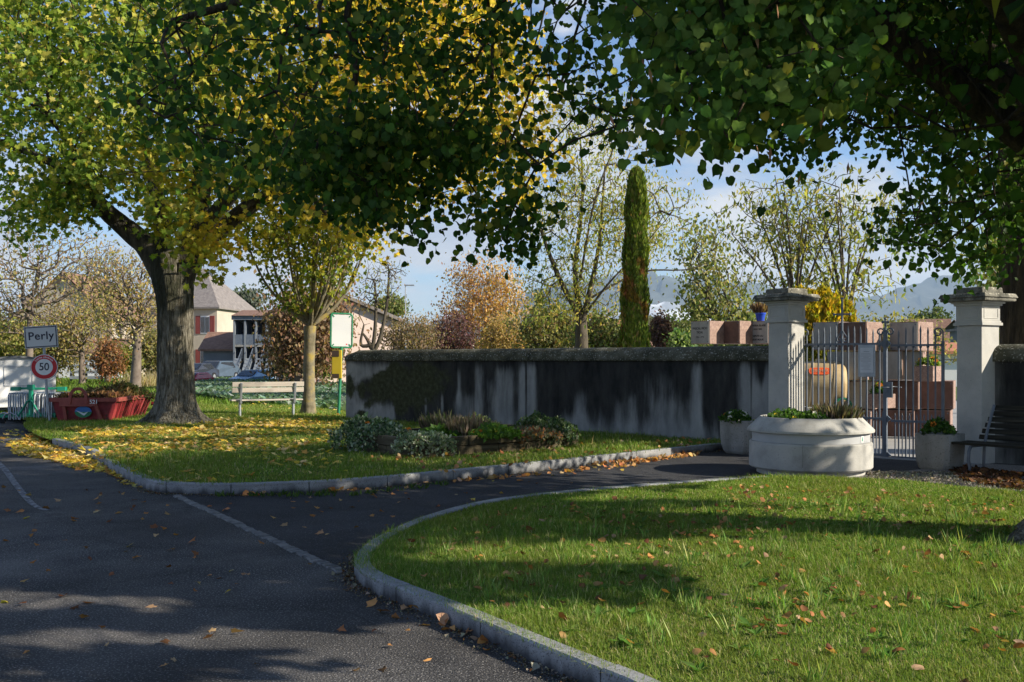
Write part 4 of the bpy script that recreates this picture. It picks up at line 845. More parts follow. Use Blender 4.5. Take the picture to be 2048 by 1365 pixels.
def big_maple():
    t = thing('maple_tree', 'massive maple with ridged grey trunk and broad green and yellow crown, beside the red skip', 'tree')
    b0 = G(352, 848, ZL); Yb = b0[1]
    def q(px, py, dy=0): return P(px, py, Yb + dy)
    tk = [b0 + [0, 0, -.05], q(352, 820), q(352, 780), q(350, 700), q(350, 620), q(345, 560), q(335, 505)]
    trunk_mesh('trunk', tk, [.58, .46, .425, .405, .40, .46, .42], M['bark_moss_shade'], t, n=56, flare=.30, ridge=.03, sub=9)
    def limb(pts, rr, nm='limb', n=20):
        trunk_mesh(nm, [q(*p) for p in pts], rr, M['bark_lmb'], t, n=n, ridge=.04, sub=6)
    ch1 = [(338, 575, 0), (300, 500, 0), (262, 465, 0), (215, 425, -.3), (185, 390, -.5), (165, 345, -.8), (150, 300, -1)]
    ch2 = [(362, 570, 0), (380, 500, 0), (392, 430, .3), (405, 340, .4), (415, 220, .4), (420, 60, .5), (425, -120, .6)]
    ch3 = [(375, 540, 0), (430, 470, .2), (520, 400, .2), (610, 365, .0), (720, 300, .2), (840, 230, .6), (950, 190, 1)]
    ch4 = [(600, 372, 0), (640, 408, -.3), (665, 440, -.5), (700, 470, -.7)]
    ch5 = [(330, 530, .2), (320, 430, 1), (300, 330, 2), (270, 200, 2.6), (240, 60, 3)]
    ch6 = [(385, 480, 0), (470, 380, -1.2), (560, 260, -2), (640, 130, -2.6)]
    ch7 = [(180, 380, -.5), (110, 330, -1), (40, 300, -1.4), (-40, 280, -1.6)]
    rr = {0: [.30, .28, .24, .19, .16, .12, .07], 1: [.28, .28, .27, .22, .17, .1, .05], 2: [.20, .20, .17, .14, .10, .07, .04], 3: [.11, .09, .06, .03], 4: [.2, .18, .15, .1, .05], 5: [.2, .16, .1, .05], 6: [.12, .09, .06, .04]}
    chs = [ch1, ch2, ch3, ch4, ch5, ch6, ch7]
    for i, c in enumerate(chs): limb(c, rr[i])
    ch = [[q(*p) for p in c] for c in chs]
    F1 = vol([(-60, -80), (-60, 250), (-30, 390), (60, 520), (85, 460), (150, 400), (180, 330), (240, 400), (300, 440), (340, 500), (420, 520), (450, 440), (520, 500), (600, 500), (640, 430), (700, 470), (770, 510), (790, 440), (850, 400), (960, 380), (1060, 400), (1105, 330), (1095, 240), (1060, 100), (1000, -80)], 18.6, 31, 2500, .42, -.42)
    F1 = F1[np.linalg.norm((F1 - [-8.2 + .9, Yb, 7.2]) / [11.5, 7.2, 9.5], axis=1) < 1.05]
    F2 = vol([(90, 380), (60, 420), (95, 435), (170, 430), (210, 350), (150, 300)], 21.5, 23.2, 60); F3 = vol([(330, 500), (360, 530), (430, 540), (460, 480), (400, 430), (350, 440)], 21.5, 23.6, 45)
    F4 = ell((-8, Yb, 12.5), (8.5, 6.5, 3.2), 300)
    att = np.vstack([F1, F2, F3, F4]); n1 = len(att)
    a, b, r0, r1, _, _ = grow(ch, att[::2], pen=.25, step=.8, wob=.06, r_tip=.007, expo=.44, rmax=.09); seg_mesh('branches', a, b, r0, r1, M['bark_dk'], t, n=5)
    def cf(p, c):
        x, _ = to_px(p); k = np.clip((x - 330) / 420 + .45 * wave(p, .55) + rng.normal(0, .12, len(p)), 0, 1)[:, None]
        g = palette(len(p), [(.15, .22, .025), (.25, .29, .035), (.08, .14, .02), (.36, .34, .05), (.48, .42, .09)], [4, 3.5, 4, 1.8, 1.2], .18); y = palette(len(p), [(.58, .42, .03), (.64, .44, .035), (.38, .34, .04), (.56, .31, .05)], [4, 4, 4, 1], .2)
        return g * (1 - k) + y * k
    hang_leaves('foliage', T_maple(), att, 17, (.34, .34, .26), .125, GC, None, LEAF, t, posfn=cf, nrm=(.35, -.7, .7), nspread=.5, clear=((LITF, .25), (LIT, .3)))
M['bark_lmb'] = mk('dark_limb_bark', [(.012, .011, .008), (.05, .045, .032), (.10, .09, .065)], 4, 9, rough=.95, bump=1, bscale=14, stretch=(2, 2, .8), bdist=.05)  # maple limbs, darker in tone than the trunk
big_maple()

def pollard():
    b0 = G(617, 829, ZL); Y = b0[1]
    t = thing('young_tree', 'slim tree with yellow lichened trunk and vase of upright branches, right of the pale bench', 'tree')
    q = lambda x, y, d=0: P(x, y, Y + d)
    trunk_mesh('trunk', [b0 + [0, 0, -.03], q(618, 790), q(618, 740), q(619, 690), q(620, 652)], [.19, .165, .155, .15, .17], M['bark_ylw'], t, n=20, flare=.05, ridge=.03)
    tips = []
    att = []
    for k in range(26):
        ang = rng.uniform(0, 6.283); rad = rng.uniform(.3, 1) ** .6 * 1.75; top = q(620, rng.uniform(430, 500)); e = np.array([top[0] + rad * math.cos(ang), Y + rad * .9 * math.sin(ang), top[2] - .25 * rad])
        s = q(620, rng.uniform(640, 660)); m1 = s + (e - s) * np.array([.38, .38, .12]) + [0, 0, .15]; m2 = s + (e - s) * np.array([.72, .72, .5])
        tips.append([s, m1, m2, e])
    limbs(tips, [.06, .045, .035, .022], M['bark_ylw'], t, n=6)
    at = np.vstack([np.array([c[2] + (c[3] - c[2]) * u for c in tips for u in (.0, .3, .55, .8, 1, 1.2)]) + rng.normal(0, .22, (156, 3)), ell_px(620, 445, 140, 90, Y, 330), ell_px(620, 590, 55, 45, Y, 40)])
    a, b, r0, r1, _, _ = grow(tips, at, pen=.2, step=.3, wob=.04, r_tip=.006, expo=.4, rmax=.03); seg_mesh('branches', a, b, r0, r1, M['bark_ylw'], t, n=4)
    hang_leaves('foliage', T_maple_s(), at, 9, (.2, .2, .17), .10, [(.17, .22, .03), (.28, .29, .04), (.42, .36, .04), (.12, .17, .03)], None, LEAF, t, clear=((LITF, .12),))
pollard()

def bg_tree(label, base, trunk_top, r, crowns, leafn, size, cols, name='tree', bark='bark_pale', att_n=120, tmpl=None, pen=.35, step=.7, w=None, sig=.3, chains=None, limbr=None, tip=(0, 0, -1), group=None, cat='tree', r_tip=.012, mat=None, minr=.0, wob=.07, expo=.45, trad=None, nmain=0):
    """a tree farther off; crowns = list of (px, py, rx, ry, Y, share)"""
    t = thing(name, label, cat, (0, 0, 0), group=group)
    base, top = np.asarray(base, float), np.asarray(trunk_top, float)
    mid = (base + top) / 2 + rng.normal(0, .06, 3) * np.linalg.norm(top - base) * .3
    if r: trunk_mesh('trunk', [base - [0, 0, .1], mid, top], trad or [r * 1.15, r * .9, r * .7], M[bark], t, n=12, ridge=.03, sub=5, flare=r * .25)
    ch = [[base + (top - base) * .7, top]]
    if chains:
        ch += chains; mn = chains[:nmain] if nmain else chains; limbs(mn, limbr or [r * .6, r * .45, r * .3, r * .15], M[bark], t, n=7)
        if nmain: limbs(chains[nmain:], [v * .42 for v in limbr], M[bark], t, n=6)
    att = np.vstack([ell_px(c[0], c[1], c[2], c[3], c[4], int(att_n * c[5]), .1, depth=c[2] * c[4] / F * .8, zmin=.3) for c in crowns])
    a, b, r0, r1, _, _ = grow(ch, att, pen=pen, step=step, wob=wob, r_tip=r_tip, expo=expo, rmax=r * .6 if r else .05); seg_mesh('branches', a, b, r0, r1, M[bark], t, n=4, minr=minr)
    if leafn:
        p = around(att, leafn, sig); leaves('foliage', tmpl or T_oval(.6, .12), p, size, palette(len(p), cols, w, .2), mat or LEAF, t, tip=tip, tipspread=.7, nrm=(.3, -.6, .6), nspread=.7)
    return t
def bush(label, px, py, rx, ry, Y, cols, n=260, leafn=14, size=.22, sig=.28, name='shrub', cat='shrub', w=None, group=None, bark='bark_md', depth=None, tip=(0, 0, 1), tmpl=None, twiggy=True, step=.8):
    c = P(px, py, Y); s = Y / F; base = np.array([c[0], Y, 0.0]); t = thing(name, label, cat, group=group)
    att = ell(c, (rx * s, depth or rx * s * .8, ry * s), n, .25, zmin=.1); att = c + (att - c) * (1 + .26 * np.clip(wave(att, 1.5), -1.2, 1.2))[:, None]; att = att[att[:, 2] > .1]; leafn = int(leafn * .8); size = size * .88
    if twiggy:
        ch = [[base + [dx * rx * s * .3, 0, 0], base + [dx * rx * s * .5, 0, max(.3, c[2] * .5)]] for dx in (-1, -.3, .4, 1)]
        a, b, r0, r1, _, _ = grow(ch, att, pen=.4, step=step, wob=.05, r_tip=.012, expo=.4, rmax=.08); seg_mesh('stems', a, b, r0, r1, M[bark], t, n=3)
    p = around(att, leafn, sig * min(1, rx * s / 2 + .3)); p[:, 2] = np.maximum(p[:, 2], .05)
    leaves('foliage', tmpl or T_oval(.65, .12), p, size, palette(len(p), cols, w, .22), LEAF, t, tip=tip, tipspread=.9, nrm=(.3, -.5, .6), nspread=.8)
    return t
def stump_roots(): pass

# cemetery trees just behind the wall
Yl = 38
locust = [[P(1163, 640, Yl), P(1120, 560, Yl), P(1085, 470, Yl), P(1060, 380, Yl)], [P(1163, 640, Yl), P(1150, 540, Yl + .5), P(1165, 400, Yl + 1), P(1160, 270, Yl + 1)], [P(1165, 640, Yl), P(1185, 560, Yl), P(1200, 470, Yl), P(1210, 330, Yl)],
          [P(1170, 630, Yl), P(1215, 570, Yl - 1), P(1280, 500, Yl - 1), P(1340, 430, Yl - 1)], [P(1175, 600, Yl), P(1280, 545, Yl), P(1370, 540, Yl), P(1430, 520, Yl)], [P(1160, 560, Yl), P(1190, 400, Yl - 1), P(1240, 260, Yl - 1), P(1260, 160, Yl - 1)]]
bg_tree('tall open tree with forked trunk and thin yellow-green leaves, left of the columnar cypress', (P(1163, 722, Yl)[0], Yl, 0), P(1163, 640, Yl), .30,
        [(1170, 470, 150, 160, Yl, .5), (1175, 300, 130, 170, Yl, .25), (1300, 430, 95, 110, Yl, .17), (1110, 600, 90, 60, Yl, .12)], 13, .165, [(.38, .37, .08), (.30, .33, .07), (.46, .40, .11), (.42, .32, .07), (.20, .25, .05)], bark='bark_md', att_n=720, nmain=3, chains=locust, limbr=[.13, .10, .06, .03], tmpl=T_oval(.34, .08), r_tip=.008, sig=.30, pen=.2, step=.5, expo=.4)
YV = 33
for (bx, sd, lb) in ((1590, [(1600, 640), (1560, 520), (1500, 420), (1450, 380)], 'sparse multi-stemmed tree with fine brown branches above the left gate pillar'), (1690, None, 'sparse vase-shaped tree with drooping yellow-green leaves above the gate cross')):
    ch = []
    for k in range(9):
        e = P(bx + rng.uniform(-150, 120), rng.uniform(350, 470), YV + rng.uniform(-2, 2)); s = P(bx, 660, YV); ch.append([s, s + (e - s) * [.25, .25, .35], s + (e - s) * [.6, .6, .7], e])
    bg_tree(lb, (P(bx, 720, YV)[0], YV, 0), P(bx, 655, YV), .14, [(bx - 20, 440, 165, 105, YV, .75), (bx, 560, 130, 60, YV, .25)], 5, .22, [(.30, .29, .07), (.22, .24, .06), (.38, .33, .10), (.16, .19, .05)], bark='bark_md', att_n=300, chains=ch, limbr=[.055, .042, .028, .014], tmpl=T_oval(.36, .08), r_tip=.007, sig=.22, pen=.2, step=.45, expo=.38, name='ash_tree')
bg_tree('olive-green leafy tree behind the three grave blocks on the wall', (P(1440, 722, 52)[0], 52, 0), P(1440, 640, 52), .25, [(1435, 600, 85, 85, 52, .6), (1410, 500, 60, 80, 52, .3), (1480, 640, 70, 50, 52, .2)], 8, .24, [(.22, .24, .07), (.30, .29, .10), (.16, .19, .06), (.38, .33, .13)], att_n=330, bark='bark_md', sig=.5, step=.9)
bg_tree('light green loose tree at the right edge beyond the wall', (P(2010, 722, 30)[0], 30, 0), P(2010, 660, 30), .2, [(2015, 600, 55, 60, 30, .5), (2005, 520, 45, 90, 30, .5)], 12, .16, [(.30, .32, .10), (.22, .26, .07), (.40, .37, .14)], att_n=200, sig=.25)

def cypress():
    Y = 34; t = thing('cypress', 'tall narrow columnar cypress, dark green with a mossy bronze tint', 'conifer', (P(1270, 722, Y)[0], Y, 0)); s = Y / F
    n = 26000; u = rng.uniform(0, 1, n) ** .9; py = 705 - u * 360; zz = CH - (py - HY) / F * Y
    cxp = 1268 + 6 * ((705 - py) / 360); hw = np.interp(py, [345, 352, 370, 420, 560, 705], [3, 10, 16, 19, 22, 26]) * s
    a = rng.uniform(0, 6.283, n); rr = hw * (1 + .12 * np.sin(zz * 4 + a * 2) + .07 * np.sin(a * 9 + zz * 2)) * rng.uniform(.78, 1.03, n)
    X = (cxp - CX) / F * Y - P(1270, 722, Y)[0]; p = np.c_[X + rr * np.cos(a), rr * np.sin(a), zz]
    tip = np.c_[np.cos(a) * .25, np.sin(a) * .25, np.ones(n)] + rng.normal(0, .12, (n, 3)); tip /= np.linalg.norm(tip, axis=1)[:, None]
    m = np.c_[np.cos(a), np.sin(a), np.zeros(n)] + rng.normal(0, .4, (n, 3)); m -= tip * (m * tip).sum(1)[:, None]; m /= np.linalg.norm(m, axis=1)[:, None]
    c = palette(n, [(.12, .17, .022), (.18, .23, .035), (.08, .13, .02), (.22, .18, .06)], [4, 4, 3, 1.2]); br = (wave(p * [1, 1, .6], 2.2) > .75)[:, None]; c = np.where(br, c * [1.5, .75, 1.0], c)
    V, Fc, cc = scatter(T_oval(.4, .1), p, np.stack([np.cross(tip, m), tip, m], 2), -.0 + .17 * np.exp(rng.normal(0, .2, n)), c)
    mesh_np('foliage', V, Fc, LEAFN, t, col=cc)
    mb = MB(); mb.tube([(0, 0, -.05), (0, 0, 2), ((1272 - 1270) * s, 0, 7.5)], [.16, .14, .05], 8); mb.build('trunk', M['bark_md'], t)
cypress()
def thuja():
    Y = 23.5; t = thing('conifer', 'yellow-gold bushy conifer behind the left gate pillar and barrel', 'conifer', (P(1655, 722, Y)[0], Y, 0)); s = Y / F
    parts_ = [(1600, 585, 24, 90), (1625, 590, 26, 120), (1650, 585, 26, 130), (1672, 600, 22, 120), (1692, 612, 18, 90), (1588, 600, 18, 80), (1640, 640, 55, 90)]
    P_, C_ = [], []
    for (x, ytop, rx, hh) in parts_:
        n = 2600; u = rng.uniform(0, 1, n); py = ytop + u * hh; rad = rx * s * np.clip(np.sqrt(u * 3), .08, 1) * rng.uniform(.6, 1, n); a = rng.uniform(0, 6.283, n)
        P_.append(np.c_[(x - 1655) * s + rad * np.cos(a), rad * np.sin(a) * 1.1, CH - (py - HY) * s])
    p = np.vstack(P_); p = p[p[:, 2] > .1]; n = len(p); k = np.clip((p[:, 2] - 1.4) / 1.2 + rng.normal(0, .25, n), 0, 1)[:, None]
    c = palette(n, [(.10, .13, .02), (.16, .18, .03)]) * (1 - k) + palette(n, [(.48, .38, .03), (.56, .36, .035), (.26, .27, .035)]) * k
    leaves('foliage', T_oval(.45, .1), p, .15, c, LEAF, t, tip=(0, 0, 1), tipspread=.4, nrm=(0, -1, 0), nspread=.8)
    mb = MB(); mb.tube([(0, 0, -.05), (0, 0, 2.6)], [.1, .05], 8); mb.build('trunk', M['bark_md'], t)
thuja()
# ------------------------------------------------------------------ gate pillars
def pillar(label, x, y, z, rz, sc_=1.0):
    t = thing('gate_pillar', label, 'pillar', (x, y, z), rz); w = .445
    mb = MB(); mb.box((0, 0, 1.10), (w, w, 2.30), taper=.975); mb.build('shaft', M['stone_lt'], t, bevel=.008)
    mb = MB(); mb.box((0, 0, 2.275), (w + .07, w + .07, .045)); mb.box((0, 0, 2.312), (w + .035, w + .035, .03)); mb.box((0, 0, 2.445), (w + .01, w + .01, .235))
    for s in (-1, 1):                                    # raised panel frames on the four faces of the neck
        for ax in (0, 1):
            for dz in (-.078, .078):
                c = [0, s * (w / 2 + .006), 2.445 + dz] if ax else [s * (w / 2 + .006), 0, 2.445 + dz]; mb.box(c, (.36, .012, .018) if ax else (.012, .36, .018))
            for dd in (-.171, .171):
                c = [dd, s * (w / 2 + .006), 2.445] if ax else [s * (w / 2 + .006), dd, 2.445]; mb.box(c, (.018, .012, .138) if ax else (.012, .018, .138))
    mb.box((0, 0, 2.58), (w + .06, w + .06, .034)); mb.box((0, 0, 2.613), (w + .12, w + .12, .03)); mb.build('neck', M['stone_lt'], t, bevel=.005)
    mb = MB(); c = .84; mb.box((0, 0, 2.655), (c - .05, c - .05, .052)); mb.box((0, 0, 2.715), (c, c, .068), taper=.93); mb.box((0, 0, 2.80), (.52, .52, .10), taper=.97); mb.build('cap', M['stone_cap'], t, bevel=.014)
    return t
pillar('left stone gate pillar with mossy square cap, joining the long stained wall', 4.86, 17.62, .02, R(-56))
pillar('right stone gate pillar with mossy square cap, beside the black slatted bench', 7.36, 15.72, -.10, R(-60))

# ------------------------------------------------------------------ gate
GA, GB, GC_ = np.array([5.13, 17.66]), np.array([6.22, 16.55]), np.array([6.93, 16.0])
def gate_leaf(label, a, b, z, cross, post):
    d = b - a; L = float(np.linalg.norm(d)); rz = math.atan2(d[1], d[0]); t = thing('gate_leaf', label, 'gate', (a[0], a[1], z), rz)
    top, mid, bot = 1.915, .665, .06
    for zr in (top, mid, bot): m = MB(); m.box((L / 2, 0, zr), (L, .045, .035 if zr > .1 else .045)); m.build('rail', M['iron'], t)
    m = MB(); m.box((0.0, 0, 1.0), (.045, .045, 1.95)); m.build('hinge_post', M['iron'], t, bevel=.004)
    n = int(round(L / .113))
    for k in range(1, n):
        x = L * k / n; hh = 2.07 + .12 * math.sin(math.pi * k / n)
        if cross and k == n // 2: continue
        m = MB(); m.box((x, 0, (bot + hh - .07) / 2), (.021, .021, hh - .07 - bot)); m.lathe([(.0148, hh - .07), (.017, hh - .03), (.009, hh + .02), (.001, hh + .05)], 6, c=(x, 0, 0)); m.lathe([(.02, top - .045), (.026, top - .03), (.02, top - .018)], 8, c=(x, 0, 0))
        m.build('bar', M['iron'], t)
    for k in range(n):
        x = L * (k + .5) / n; m = MB(); m.box((x, 0, .39), (.016, .016, .66)); m.lathe([(.011, .72), (.015, .745), (.001, .80)], 6, c=(x, 0, 0)); m.build('short_bar', M['iron'], t)
    def scroll(cx_, cz, r, s, nm='scroll', turns=1.35, stem=.3):
        pts = [(cx_ , 0, cz - stem)]
        for i in range(22):
            a_ = math.pi - i / 21 * turns * 2 * math.pi * .82; rr = r * (1 - .45 * i / 21); pts.append((cx_ + s * (r + rr * math.cos(a_)), 0, cz + rr * math.sin(a_)))
        m = MB(); m.tube(pts, .013, 6); m.build(nm, M['iron'], t)
    scroll(0.0, 2.12, .075, 1)
    if cross:
        x = L * (n // 2) / n; m = MB(); m.box((x, 0, (bot + 2.68) / 2), (.028, .028, 2.68 - bot)); m.box((x, 0, 2.43), (.30, .026, .026)); m.box((x, 0, 2.70), (.045, .035, .03))
        for s in (-1, 1): m.box((x + s * .15, 0, 2.43), (.02, .035, .045))
        m.build('cross', M['iron'], t)
        for s in (-1, 1):
            m = MB(); m.tube([(x + s * v, 0, w) for v, w in ((.015, 2.14), (.035, 2.10), (.07, 2.06), (.095, 2.02), (.09, 1.975), (.06, 1.955), (.035, 1.97), (.03, 2.0), (.05, 2.015))], .010, 6); m.build('scroll', M['iron'], t)
    if post:
        m = MB(); m.box((L - .01, 0, 1.05), (.06, .05, 2.12)); m.build('meeting_post', M['iron'], t, bevel=.005)
        m = MB(); x = L - .01; m.box((x, 0, 2.22), (.026, .026, .18)); 
        for dx, dz in ((0, 2.33), (-.045, 2.275), (.045, 2.275)): m.lathe([(.001, -.03), (.022, -.012), (.026, 0), (.022, .012), (.001, .03)], 10, c=(x + dx, 0, dz))
        m.box((x, 0, 2.275), (.09, .016, .02)); m.lathe([(.02, 2.1), (.032, 2.12), (.02, 2.14)], 10, c=(x, 0, 0)); m.build('finial', M['iron'], t)
        for s in (-1, 1): 
            pts = [(x + s * .02, 0, 1.93)]
            for i in range(20):
                a_ = math.pi - i / 19 * 6.6; rr = .062 * (1 - .45 * i / 19); pts.append((x + s * (.085 + rr * math.cos(a_)), 0, 2.11 + rr * math.sin(a_)))
            m = MB(); m.tube(pts, .013, 6); m.build('scroll', M['iron'], t)
        for zz in (.665, .06, 1.915):
            m = MB(); m.prism([(x - .10, zz), (x, zz + .09), (x + .10, zz), (x, zz - .09 if zz > .1 else zz - .05)], -.012, .012, axis='y'); m.build('gusset', M['iron'], t)
        m = MB(); m.box((x + .085, -.03, 1.15), (.10, .05, .26)); m.build('lock_box', M['iron'], t, bevel=.006)
        m = MB(); m.tube([(x + .10, -.05, 1.19), (x + .10, -.10, 1.19), (x - .02, -.11, 1.19)], .009, 6); m.tube([(x + .10, .03, 1.2), (x + .10, .09, 1.2), (x + .23, .10, 1.19)], .008, 6); m.build('handle', M['galv'], t)
        m = MB(); m.tube([(x, 0, -.02), (x, 0, .06)], .012, 6); m.build('drop_bolt', M['iron'], t)
    return t, L, rz
gl, GL, grz = gate_leaf('left leaf of the iron gate, with the cross, the centre post and the lock', GA, GB, -.03, True, True)
gate_leaf('right leaf of the iron gate, plain spear-topped bars next to the right pillar', GC_, GB + (GC_ - GB) * .10, -.06, False, False)
# notice
d = GB - GA; d /= np.linalg.norm(d); p = GA + d * GL * .80 + np.array([-d[1], d[0]]) * -.045
nb = thing('notice_board', 'small grey notice frame with printed white sheet, wired to the gate bars', 'notice', (p[0], p[1], 1.60), grz)
m = MB(); m.box((0, 0, 0), (.30, .018, .54)); m.build('frame', M['galv'], nb, bevel=.004)
m = MB(); m.box((0, .016, 0), (.02, .014, .40)); m.build('bracket', M['iron'], nb)
m = MB(); m.box((0, -.0115, .01), (.225, .003, .42)); m.build('sheet', M['paper'], nb)
m = MB(); m.box((0, -.014, .155), (.10, .002, .008))
for k in range(13): m.box((-.01 + random.uniform(-.006, .004), -.014, .12 - k * .022), (.17 if k % 4 != 3 else .10, .002, .0045))
m.build('printed_lines', M['inkgrey'], nb)

# ------------------------------------------------------------------ round planter
def plant(label, c, rx, ry, h, n, size, cols, name='plant', cat='plant', w=None, flowers=None, tmpl=None, tip=(0, 0, 1), tipspread=.8, trail=0, group=None, spiky=False, mat=None, fsize=.03):
    t = thing(name, label, cat, c, group=group); a = rng.uniform(0, 6.283, n); r = rng.uniform(0, 1, n) ** .5
    top = h * np.sqrt(np.clip(1 - r ** 2, 0, 1)); z = top * rng.uniform(.35, 1.0, n)
    p = np.c_[rx * r * np.cos(a), ry * r * np.sin(a), z]
    if trail: k = r > .72; p[k, 2] -= trail * rng.uniform(0, 1, k.sum()) * (r[k] - .6) * 2.5; p[k, :2] *= 1.12
    p[:, 2] *= 1 + .30 * np.clip(wave(p * [1, 1, 0] + c, 5.5), -1, 1.2); p[:, :2] *= 1 + .14 * np.clip(wave(p + np.asarray(c) * 3, 4.0), -1, 1)[:, None]; p += rng.normal(0, .014, p.shape)
    if spiky:
        p[:, 2] *= .45
        t_ = np.c_[np.cos(a) * r * .5, np.sin(a) * r * .5, np.ones(n)] + rng.normal(0, .12, (n, 3)); t_ /= np.linalg.norm(t_, axis=1)[:, None]
        mm = rng.normal(0, 1, (n, 3)); mm -= t_ * (mm * t_).sum(1)[:, None]; mm /= np.linalg.norm(mm, axis=1)[:, None]
        V, Fc, c_ = scatter(T_oval(.16, .04), p, np.stack([np.cross(t_, mm), t_, mm], 2), size * np.exp(rng.normal(0, .2, n)), palette(n, cols, w, .2)); mesh_np('foliage', V, Fc, mat or LEAF, t, col=c_)
    else:
        leaves('foliage', tmpl or T_oval(.75, .15), p, size, palette(n, cols, w, .22), mat or LEAF, t, tip=tip, tipspread=tipspread, nrm=(0, -.4, 1), nspread=.7)
    if flowers:
        for fn, fc in flowers:
            for _ in range(fn):
                a_, r_ = rng.uniform(0, 6.283), rng.uniform(0, .9) ** .5; q_ = np.array([rx * r_ * math.cos(a_), ry * r_ * math.sin(a_), h * math.sqrt(1 - r_ ** 2) + .015])
                m_ = MB(); 
                for k in range(5):
                    an = 1.2566 * k; e = Vector((math.cos(an) * fsize * .55, -.006, math.sin(an) * fsize * .55)); m_.add([Vector(q_) + e + Vector((math.cos(b) * fsize * .52, -.004 * math.cos(b - an), math.sin(b) * fsize * .52)) for b in np.linspace(0, 6.283, 7)[:-1]], [(0, 1, 2, 3, 4, 5)])
                m_.build('flower', FL[fc], t)
    return t
FL = {'orange': mk('orange_petal', [(.75, .22, .02)], rough=.6), 'yellow': mk('yellow_petal', [(.80, .58, .04)], rough=.6), 'white': mk('white_petal', [(.75, .74, .66)], rough=.6)}
DK = [(.03, .075, .015), (.06, .13, .025), (.10, .19, .035)]
HEATH = [(.10, .085, .07), (.16, .13, .11), (.09, .11, .05), (.24, .19, .16)]
pc = (4.26, 14.22, 0.0)
t = thing('round_planter', 'large round pale concrete planter with metal band, in front of the gate', 'planter', pc, R(0))
m = MB(); m.lathe([(.02, 0), (.735, 0), (.745, .012), (.745, .085), (.735, .09)], 72); m.build('base', M['concrete'], t)
m = MB(); m.lathe([(.72, .085), (.83, .088), (.85, .11), (.852, .30), (.848, .44), (.832, .462), (.80, .464)], 72); m.build('body', M['concrete'], t)
m = MB(); m.lathe([(.76, .46), (.808, .466), (.808, .592), (.76, .60)], 72); m.build('band', M['band'], t)
m = MB(); m.lathe([(.76, .592), (.855, .594), (.872, .604), (.872, .632), (.86, .648), (.705, .800), (.69, .808), (.665, .802), (.66, .70), (.02, .70)], 72); m.build('rim', M['concrete'], t)
m = MB(); m.lathe([(.659, .745), (.3, .755), (.001, .76)], 40); m.build('soil', M['dirt'], t)
# sticker with a green fir
a = R(-49); st = MB(); r_ = .8115
def on_band(u, z, rr): return (rr * math.cos(a + u / rr), rr * math.sin(a + u / rr), z)
st.add([on_band(u, z, r_) for u, z in ((-.03, .480), (.03, .480), (.03, .575), (-.03, .575))], [(0, 1, 2, 3)]); st.build('sticker', M['white'], t)
st = MB()
for zc, w_ in ((.505, .019), (.523, .015), (.541, .010)): st.add([on_band(-w_, zc, .8140), on_band(w_, zc, .8140), on_band(0, zc + .024, .8140)], [(0, 1, 2)])
st.add([on_band(-.003, .493, .8140), on_band(.003, .493, .8140), on_band(.003, .507, .8140), on_band(-.003, .507, .8140)], [(0, 1, 2, 3)]); st.build('tree_emblem', M['green2'], t)
m = MB()                                                   # hairline crack down the body
zz = .455; aa = R(-113)
while zz > .16:
    z2 = zz - .03; a2 = aa + random.uniform(-.006, .006); rr = .8535; m.add([(rr * math.cos(aa - .0018), rr * math.sin(aa - .0018), zz), (rr * math.cos(aa + .0018), rr * math.sin(aa + .0018), zz), (rr * math.cos(a2 + .0014), rr * math.sin(a2 + .0014), z2), (rr * math.cos(a2 - .0014), rr * math.sin(a2 - .0014), z2)], [(0, 1, 2, 3)]); zz, aa = z2, a2
m.build('crack', M['dirt'], t)
plant('low green pansies with two yellow blooms, left side of the round planter', (3.90, 13.98, .75), .24, .30, .11, 900, .045, DK, name='pansy', flowers=[(2, 'yellow')], tipspread=.9)
plant('green pansies with white blooms, middle of the round planter', (4.20, 13.88, .75), .20, .24, .12, 800, .045, DK, name='pansy', flowers=[(3, 'white')], tipspread=.9)
plant('low leafy green plants, back of the round planter', (4.1, 14.45, .75), .38, .26, .10, 800, .05, DK, tipspread=.9)
plant('grey-brown heather, right side of the round planter', (4.56, 14.03, .75), .27, .30, .17, 1500, .15, HEATH, name='heather', spiky=True)

# ------------------------------------------------------------------ square planters
def box_planter(label, x, y, z, rz, w, h):
    t = thing('square_planter', label, 'planter', (x, y, z), rz)
    import bmesh
    m = MB(); c = .06
    def ring(s, zz, cc): return [(sx * s * a_, sy * s * b_, zz) for sx, sy, a_, b_ in ()]
    def octo(s, cc, zz): return [(s, -s + cc, zz), (s, s - cc, zz), (s - cc, s, zz), (-s + cc, s, zz), (-s, s - cc, zz), (-s, -s + cc, zz), (-s + cc, -s, zz), (s - cc, -s, zz)]
    h2 = w / 2; R_ = [octo(h2 * .80, .07, 0), octo(h2 * .90, .07, .05), octo(h2 * .97, .06, h * .25), octo(h2, .05, h * .6), octo(h2 * .99, .04, h), octo(h2 * .88, .03, h), octo(h2 * .86, .03, h - .06)]
    V = [p_ for r in R_ for p_ in r]; Fs = [(i * 8 + k, i * 8 + (k + 1) % 8, (i + 1) * 8 + (k + 1) % 8, (i + 1) * 8 + k) for i in range(len(R_) - 1) for k in range(8)]
    Fs += [tuple(range(8))]; m.add(V, Fs); m.build('tub', M['conc_dirty'], t, bevel=.008)
    m = MB(); m.add(octo(h2 * .865, .03, h - .045), [tuple(range(8))]); m.build('soil', M['dirt'], t)
    return t
box_planter('square concrete planter standing at the foot of the left gate pillar', 4.02, 17.22, 0.0, R(-54), .63, .58)
plant('pansies with orange and white flowers in the planter by the left pillar', (3.86, 17.1, .55), .24, .24, .16, 700, .055, DK, name='pansy', flowers=[(2, 'orange'), (4, 'white')], fsize=.04)
box_planter('square concrete planter in shade between the gate and the black bench', 6.32, 14.70, -.02, R(-52), .54, .55)
